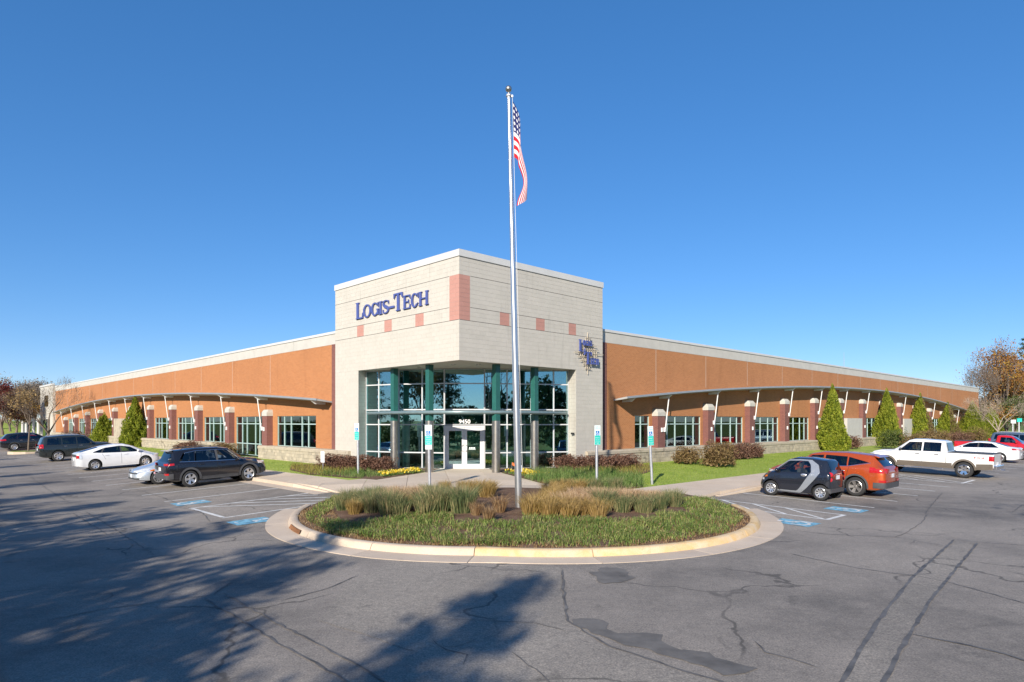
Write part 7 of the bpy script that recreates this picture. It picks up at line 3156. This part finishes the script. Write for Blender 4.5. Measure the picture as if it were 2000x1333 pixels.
def tree(name, label, x, y, h, seed, leafmat=None, nleaf=0, leaf=0.35, spread=1.1, depth=5, trunk=0.22, bark='bark', z=0.0, nb=(2, 4), ang=(22, 48), trunk_len=0.28, up=0.10, group=None, fill=0.045, spray=0):
    r = np.random.default_rng(seed)
    root = thing(name, label, 'tree', (x, y, z - 0.05), (0, 0, 0), group)
    mb, tw, tips = MB(), MB(), []
    L0 = h * trunk_len
    p = (0, 0, 0)
    top = (r.normal(0, 0.08), r.normal(0, 0.08), L0)
    mb.tube([p, (top[0] * 0.4, top[1] * 0.4, L0 * 0.5), top], [trunk * 1.25, trunk, trunk * 0.85], 9, cap=False)
    kk = 4
    for i in range(kk):
        a = 2 * math.pi * i / kk + r.uniform(-0.4, 0.4)
        an = R(r.uniform(18, 42)) if i else R(6)
        d = Vector((math.sin(an) * math.cos(a), math.sin(an) * math.sin(a), math.cos(an)))
        grow(r, top, d, h * 0.26 * spread, trunk * (0.62 if i else 0.75), depth - 1, mb, tips, 0.28, nb, 0.70, ang, up, 6, tw)
    # bring the crown to the wanted height
    zmax = max(t_[2] for t_ in tips)
    k = (h - L0) / max(0.1, zmax - L0)
    for B_ in (mb, tw):
        B_.v = [(v[0], v[1], v[2] if v[2] < L0 else L0 + (v[2] - L0) * k) for v in B_.v]
    tips = [(a, b, c if c < L0 else L0 + (c - L0) * k) for a, b, c in tips]
    tr = mb.build('trunk', M[bark], root, smooth=True)
    tw.build('twigs', M[bark], root)
    if spray:
        T = np.array(tips)
        P = T[r.integers(0, len(T), spray)] + r.normal(0, 0.03 * h, (spray, 3))
        out = unit(P - np.array([[0, 0, L0]])) * 1.6
        obj('twig_spray', quads_mesh('twig_spray', leaf_verts(P, 0.085 * h * r.uniform(0.4, 1.2, spray), up_bias=out, aspect=0.035, r=r)), M[bark], root)
    if leafmat and nleaf:
        T = np.array(tips)
        idx = r.integers(0, len(T), nleaf)
        P = T[idx] + r.normal(0, fill * h, (nleaf, 3)) * np.array([1, 1, 0.8])
        P[:, 2] = np.maximum(P[:, 2], 0.3)
        V = leaf_verts(P, leaf * r.uniform(0.5, 1.3, nleaf), r=r, aspect=0.7)
        obj('crown', quads_mesh('crown', V), M[leafmat], root)
    return root


def pine(label, x, y, h, w, seed, z=0.0, n=60, per=70, leaf=0.34, group=None, low=0.12, mat='leaf_pine'):
    """evergreen: whorled limbs carrying flat sprays, gaps between them"""
    r = np.random.default_rng(seed)
    root = thing('pine_tree', label, 'tree', (x, y, z - 0.05), (0, 0, 0), group)
    mb = MB()
    mb.tube([(0, 0, 0), (0, 0, h * 0.5), (0, 0, h * 0.97)], [h * 0.018, h * 0.012, 0.03], 8)
    Vs = []
    for k in range(n):
        t = low + (0.98 - low) * (k / n) ** 0.9
        a = k * 2.399 + r.uniform(-0.4, 0.4)
        Lb = w / 2 * (1 - t) ** 0.75 * r.uniform(0.65, 1.15) * (1.0 if t > low + 0.1 else 0.8) + 0.25
        z0 = t * h
        tip = np.array([Lb * math.cos(a), Lb * math.sin(a), z0 + Lb * r.uniform(-0.05, 0.35)])
        mb.tube([(0, 0, z0), tuple(tip * np.array([0.5, 0.5, 0]) + np.array([0, 0, (z0 + tip[2]) / 2])), tuple(tip)], [0.05 * (1 - t) + 0.02, 0.03, 0.01], 4, cap=False)
        m = int(per * (0.4 + Lb / (w / 2)))
        s = r.uniform(0.15, 1.0, m) ** 0.7
        P = np.array([[0, 0, z0]]) + (tip - np.array([0, 0, z0]))[None] * s[:, None] + r.normal(0, 1, (m, 3)) * np.array([0.30, 0.30, 0.17]) * (0.5 + 0.5 * Lb / 2)
        Vs.append(leaf_verts(P, leaf * r.uniform(0.5, 1.3, m), r=r, aspect=0.35))
    mb.build('trunk', M['bark'], root)
    obj('crown', quads_mesh('crown', np.concatenate(Vs)), M[mat], root)
    return root


# trees of the verge behind and beside the camera: they shade the lot and show in the glass
VG = 'trees on the verge behind the viewer'


def verge(s, tip, h):
    """base of a tree whose shadow tip falls at distance tip along the sun's azimuth, offset s across it"""
    t = tip - h / math.tan(R(SUN_EL))
    return -SUN_TO.y * s - SUN_TO.x * t, SUN_TO.x * s - SUN_TO.y * t


VT = [(-3.6, 12.2, 11.0, 4.6, 64, 80, 'slender evergreen behind the viewer whose shadow points at the island'),
      (-9.6, 19.0, 12.6, 4.8, 50, 62, 'thin tall evergreen behind the viewer, second from the slender one'),
      (-8.2, 12.0, 9.6, 4.8, 48, 74, 'shorter evergreen in front of the thin tall one on the verge'),
      (-13.0, 14.6, 10.6, 4.8, 54, 74, 'evergreen in the middle of the verge row'),
      (-17.2, 17.8, 12.0, 5.0, 56, 74, 'broad evergreen left of the middle of the verge row'),
      (-21.4, 19.0, 11.4, 5.0, 54, 74, 'evergreen farther left along the verge row'),
      (-26.0, 21.5, 12.4, 5.4, 54, 74, 'tall evergreen on the left part of the verge'),
      (-31.4, 24.0, 12.0, 5.2, 54, 74, 'evergreen beside the tall one on the left verge'),
      (-37.5, 28.5, 13.0, 5.6, 54, 74, 'evergreen near the left end of the verge'),
      (-45.0, 33.0, 12.5, 5.6, 52, 74, 'evergreen beyond the left frame edge'),
      (-54.0, 38.0, 13.0, 6.0, 52, 74, 'last evergreen of the verge, far out of frame on the left')]
for i, (s_, tip, h_, w_, n_, per_, lb) in enumerate(VT):
    x, y = verge(s_, tip, h_)
    pine(lb, x, y, h_, w_, 601 + i, 0.1, n_, per_, group=VG)
for i, (s_, tip, h_, nl, lb) in enumerate([(-11.0, 10.6, 9.0, 3000, 'autumn oak on the verge behind the evergreens'), (-15.0, 12.0, 9.0, 3200, 'second autumn oak among the verge evergreens'), (-19.5, 13.5, 9.0, 3200, 'third autumn oak among the verge evergreens'), (-24.0, 16.0, 10.0, 3200, 'fourth autumn oak on the left verge'), (-29.0, 18.0, 10.0, 3000, 'fifth autumn oak on the left verge'), (-6.3, 6.5, 7.5, 2200, 'small oak nearest behind the viewer')]):
    x, y = verge(s_, tip, h_)
    tree('oak_tree', lb, x, y, h_, 640 + i, 'leaf_autumn', nl, 0.34, 1.1, 5, 0.2, z=0.1, group=VG)
tree('bare_tree', 'bare tree behind the viewer mirrored in the entrance glass', 3.5, -26.0, 12.5, 611, None, 0, 0.3, 1.0, 6, 0.22, z=0.0, nb=(2, 3), group=VG)
tree('bare_tree', 'bare tree to the right behind the viewer', 13.0, -24.0, 12.0, 612, None, 0, 0.3, 1.0, 6, 0.2, z=0.0, nb=(2, 3), group=VG)
SH = []
for i in range(3):
    r = np.random.default_rng(680 + i)
    P, d = blob_points(1700, 2.4, 1.8, 2.7, r, 0.5, 0.2, 0.2)
    SH.append(quads_mesh('foliage', leaf_verts(P, 0.28 * r.uniform(0.6, 1.3, len(P)), up_bias=d * 0.5, r=r)))
mb = MB()
for k_ in range(6):
    a_ = k_ * 1.05
    mb.tube([(0.1 * math.cos(a_), 0.1 * math.sin(a_), -0.05), (1.0 * math.cos(a_), 0.8 * math.sin(a_), 1.4)], [0.05, 0.015], 5)
SHS = mb.mesh('stems')
TENS = ORD + ['eleventh', 'twelfth', 'thirteenth', 'fourteenth', 'fifteenth', 'sixteenth', 'seventeenth', 'eighteenth']


def verge_hedge(pts, where, yaw):
    for i, (x, y) in enumerate(pts):
        rt = thing('verge_shrub', 'big evergreen shrub ' + where + ', ' + TENS[i] + ' along the row', 'shrub', (x, y, 0.05), (0, 0, yaw + random.uniform(-0.3, 0.3)), 'evergreen shrubs ' + where)
        rt.scale = (1, 1, random.uniform(0.85, 1.15))
        obj('foliage', SH[i % 3], M['leaf_shrub_green'], rt)
        obj('stems', SHS, M['bark'], rt)


verge_hedge([(-26 + 4.0 * i, -9.5 - 0.12 * abs(-26 + 4.0 * i) + random.uniform(-0.6, 0.6)) for i in range(15)], 'behind the viewer', 0.0)
verge_hedge([W2(-22.5 + random.uniform(-0.6, 0.6), -8 + 4.2 * i) for i in range(18)], 'along the left outer verge', YAW_V)
verge_hedge([W2(-6 + 4.4 * i, -33 + random.uniform(-0.6, 0.6)) for i in range(16)], 'along the right outer verge', YAW_U)
BW = ['straight back', 'a little left of straight back', 'left of the bare tree', 'well to the left', 'at the left end of the belt', 'a little right of straight back', 'right of the bare tree', 'farther right', 'well to the right', 'near the right end of the belt', 'at the right end of the belt', 'across the right lot', 'by the right exit', 'beyond the right exit']
for i, (x, y, h) in enumerate(((1, -44, 5.0), (-7, -45, 5.6), (-15, -44, 7.6), (-24, -42, 9.5), (-33, -36, 10), (8, -45, 5.0), (16, -43, 5.8), (24, -40, 6.8), (32, -34, 8.4), (39, -27, 10), (45, -18, 10), (50, -8, 10.5), (55, 2, 10.5), (61, 12, 11))):
    r = np.random.default_rng(660 + i)
    root = thing('belt_tree', 'dense tree of the far belt behind the viewer, ' + BW[i], 'tree', (x, y, -0.1), (0, 0, 0), 'dense tree belt behind the viewer')
    P, d = blob_points(2600, 4.6, 4.0, h * 1.0, r, 0.55, 0.22)
    obj('crown', quads_mesh('crown', leaf_verts(P, 0.75 * r.uniform(0.5, 1.2, len(P)), r=r, aspect=0.7)), M['leaf_pine' if i % 3 else 'leaf_shrub_green'], root)
    mb = MB()
    mb.tube([(0, 0, 0), (0.1, 0, h * 0.4), (0, 0.1, h * 0.8)], [0.25, 0.18, 0.05], 7)
    mb.build('trunk', M['bark'], root)
# right of the lot: thin tree whose shadow streaks the far right asphalt
x, y = verge(15.5, 33.0, 13.0)
tree('oak_tree', 'thinning oak at the right edge of the lot, out of frame', x, y, 13.0, 650, 'leaf_autumn', 700, 0.34, 1.1, 5, 0.2, z=0.0, group=VG)

# left background
tree('bare_tree', 'nearly bare spreading tree in front of the left end of the building', -53.6, 76.0, 7.8, 701, 'leaf_autumn', 900, 0.10, 1.2, 7, 0.15, 'bark', 0.35, (2, 3), (24, 52), 0.16, 0.05, spray=2600)
tree('maple_tree', 'dark red maple at the left picture edge', -74.4, 96.0, 7.6, 702, 'leaf_red', 11000, 0.22, 1.15, 5, 0.2, z=1.0, trunk_len=0.14, fill=0.06)
LT = 'autumn trees behind the left end of the building'
for i, (px, Y, h, mt, nl, lb) in enumerate([
        (20, 112, 6.4, 'leaf_autumn', 8000, 'brown autumn tree right behind the red maple'),
        (44, 122, 9.0, 'leaf_grey', 6000, 'greyish thinning tree between the red maple and the building'),
        (58, 118, 7.2, 'leaf_autumn', 8000, 'golden brown tree left of the building end'),
        (70, 128, 9.4, 'leaf_grey', 6000, 'tall grey twiggy tree just left of the building'),
        (32, 100, 4.8, 'leaf_autumn', 7000, 'small bronze tree below the grey ones'),
        (-25, 120, 10.0, 'leaf_autumn', 4000, 'brown tree beyond the left picture edge'),
        (54, 104, 4.6, 'leaf_orange', 5500, 'small tan tree on the grassy rise'),
        (12, 130, 7.5, 'leaf_shrub_green', 6000, 'olive tree behind the red maple')]):
    x, y = at(px, Y)
    tree('autumn_tree', lb, x, y, h, 710 + i, mt, nl, 0.24, 1.2, 5, 0.16, z=1.3, group=LT, trunk_len=0.12, fill=0.065, spray=700)
# young tree in the stall island
x, y = W2(-8.6, 51.0)
tree('young_tree', 'thin young tree with tan leaves in the small stall island', x, y, 5.6, 730, 'leaf_autumn', 700, 0.16, 0.8, 4, 0.06, z=0.28, trunk_len=0.42)

# right background
tree('bare_tree', 'pale bare fan-shaped tree over the white sedan and red pickup', 64.9, 88.0, 6.5, 741, 'leaf_grey', 900, 0.10, 1.35, 7, 0.13, 'bark_pale', 0.25, (2, 3), (26, 56), 0.22, 0.02, spray=2600)
tree('bare_tree', 'tall slim bare tree by the right end of the building', 74.4, 104.0, 12.6, 742, None, 0, 0.3, 0.9, 6, 0.15, 'bark', 0.3, (2, 3), (16, 36), 0.22, 0.14, spray=1800)
tree('maple_tree', 'tall orange maple behind the right end of the building', 79.4, 106.0, 15.6, 743, 'leaf_orange', 5200, 0.24, 0.75, 5, 0.22, z=0.6, trunk_len=0.16, up=0.22, fill=0.035, spray=900)
RT = 'trees behind the right edge of the lot'
for i, (px, Y, h, mt, nl, lb) in enumerate([
        (1990, 112, 10.5, 'leaf_autumn', 9000, 'tan thinning tree right of the orange maple'),
        (2006, 108, 14.0, 'leaf_orange', 9000, 'golden tree cut by the right picture edge'),
        (1946, 112, 7.2, 'leaf_autumn', 9000, 'low brown tree behind the bare fan tree'),
        (1968, 116, 8.4, 'leaf_autumn', 9000, 'tan bushy tree below the orange maple'),
        (1984, 104, 6.4, 'leaf_shrub_green', 8000, 'bushy olive tree behind the sign posts on the far right'),
        (1930, 108, 5.2, 'leaf_shrub_green', 7000, 'low green tree beside the far right corner of the building'),
        (1958, 104, 5.0, 'leaf_orange', 6000, 'rusty low tree behind the bare fan tree')]):
    x, y = at(px, Y)
    tree('autumn_tree', lb, x, y, h, 760 + i, mt, nl, 0.24, 1.2, 5, 0.16, z=0.5, group=RT, trunk_len=0.1, fill=0.07, spray=700)
x, y = at(2004, 116)
pine('dark tall pine cut by the right picture edge', x, y, 17.5, 6.5, 746, 0.5, 60, 110, 0.32, RT)
for (px, lb, mm, hh) in ((1978, 'white street sign post beyond the red pickup', 'white_plastic', 3.0), (1990, 'green street sign post at the far right', 'sign_teal', 3.2)):
    x, y = at(px, 92.0)
    st = thing('street_sign', lb, 'sign', (x, y, 0.2))
    mb = MB()
    mb.tube([(0, 0, -0.1), (0, 0, hh)], 0.10, 8)
    mb.build('post', M['galvanised'], st)
    mb = MB()
    mb.box(-0.35, 0.35, -0.13, -0.10, hh - 0.5, hh)
    mb.build('sign_plate', M[mm], st)
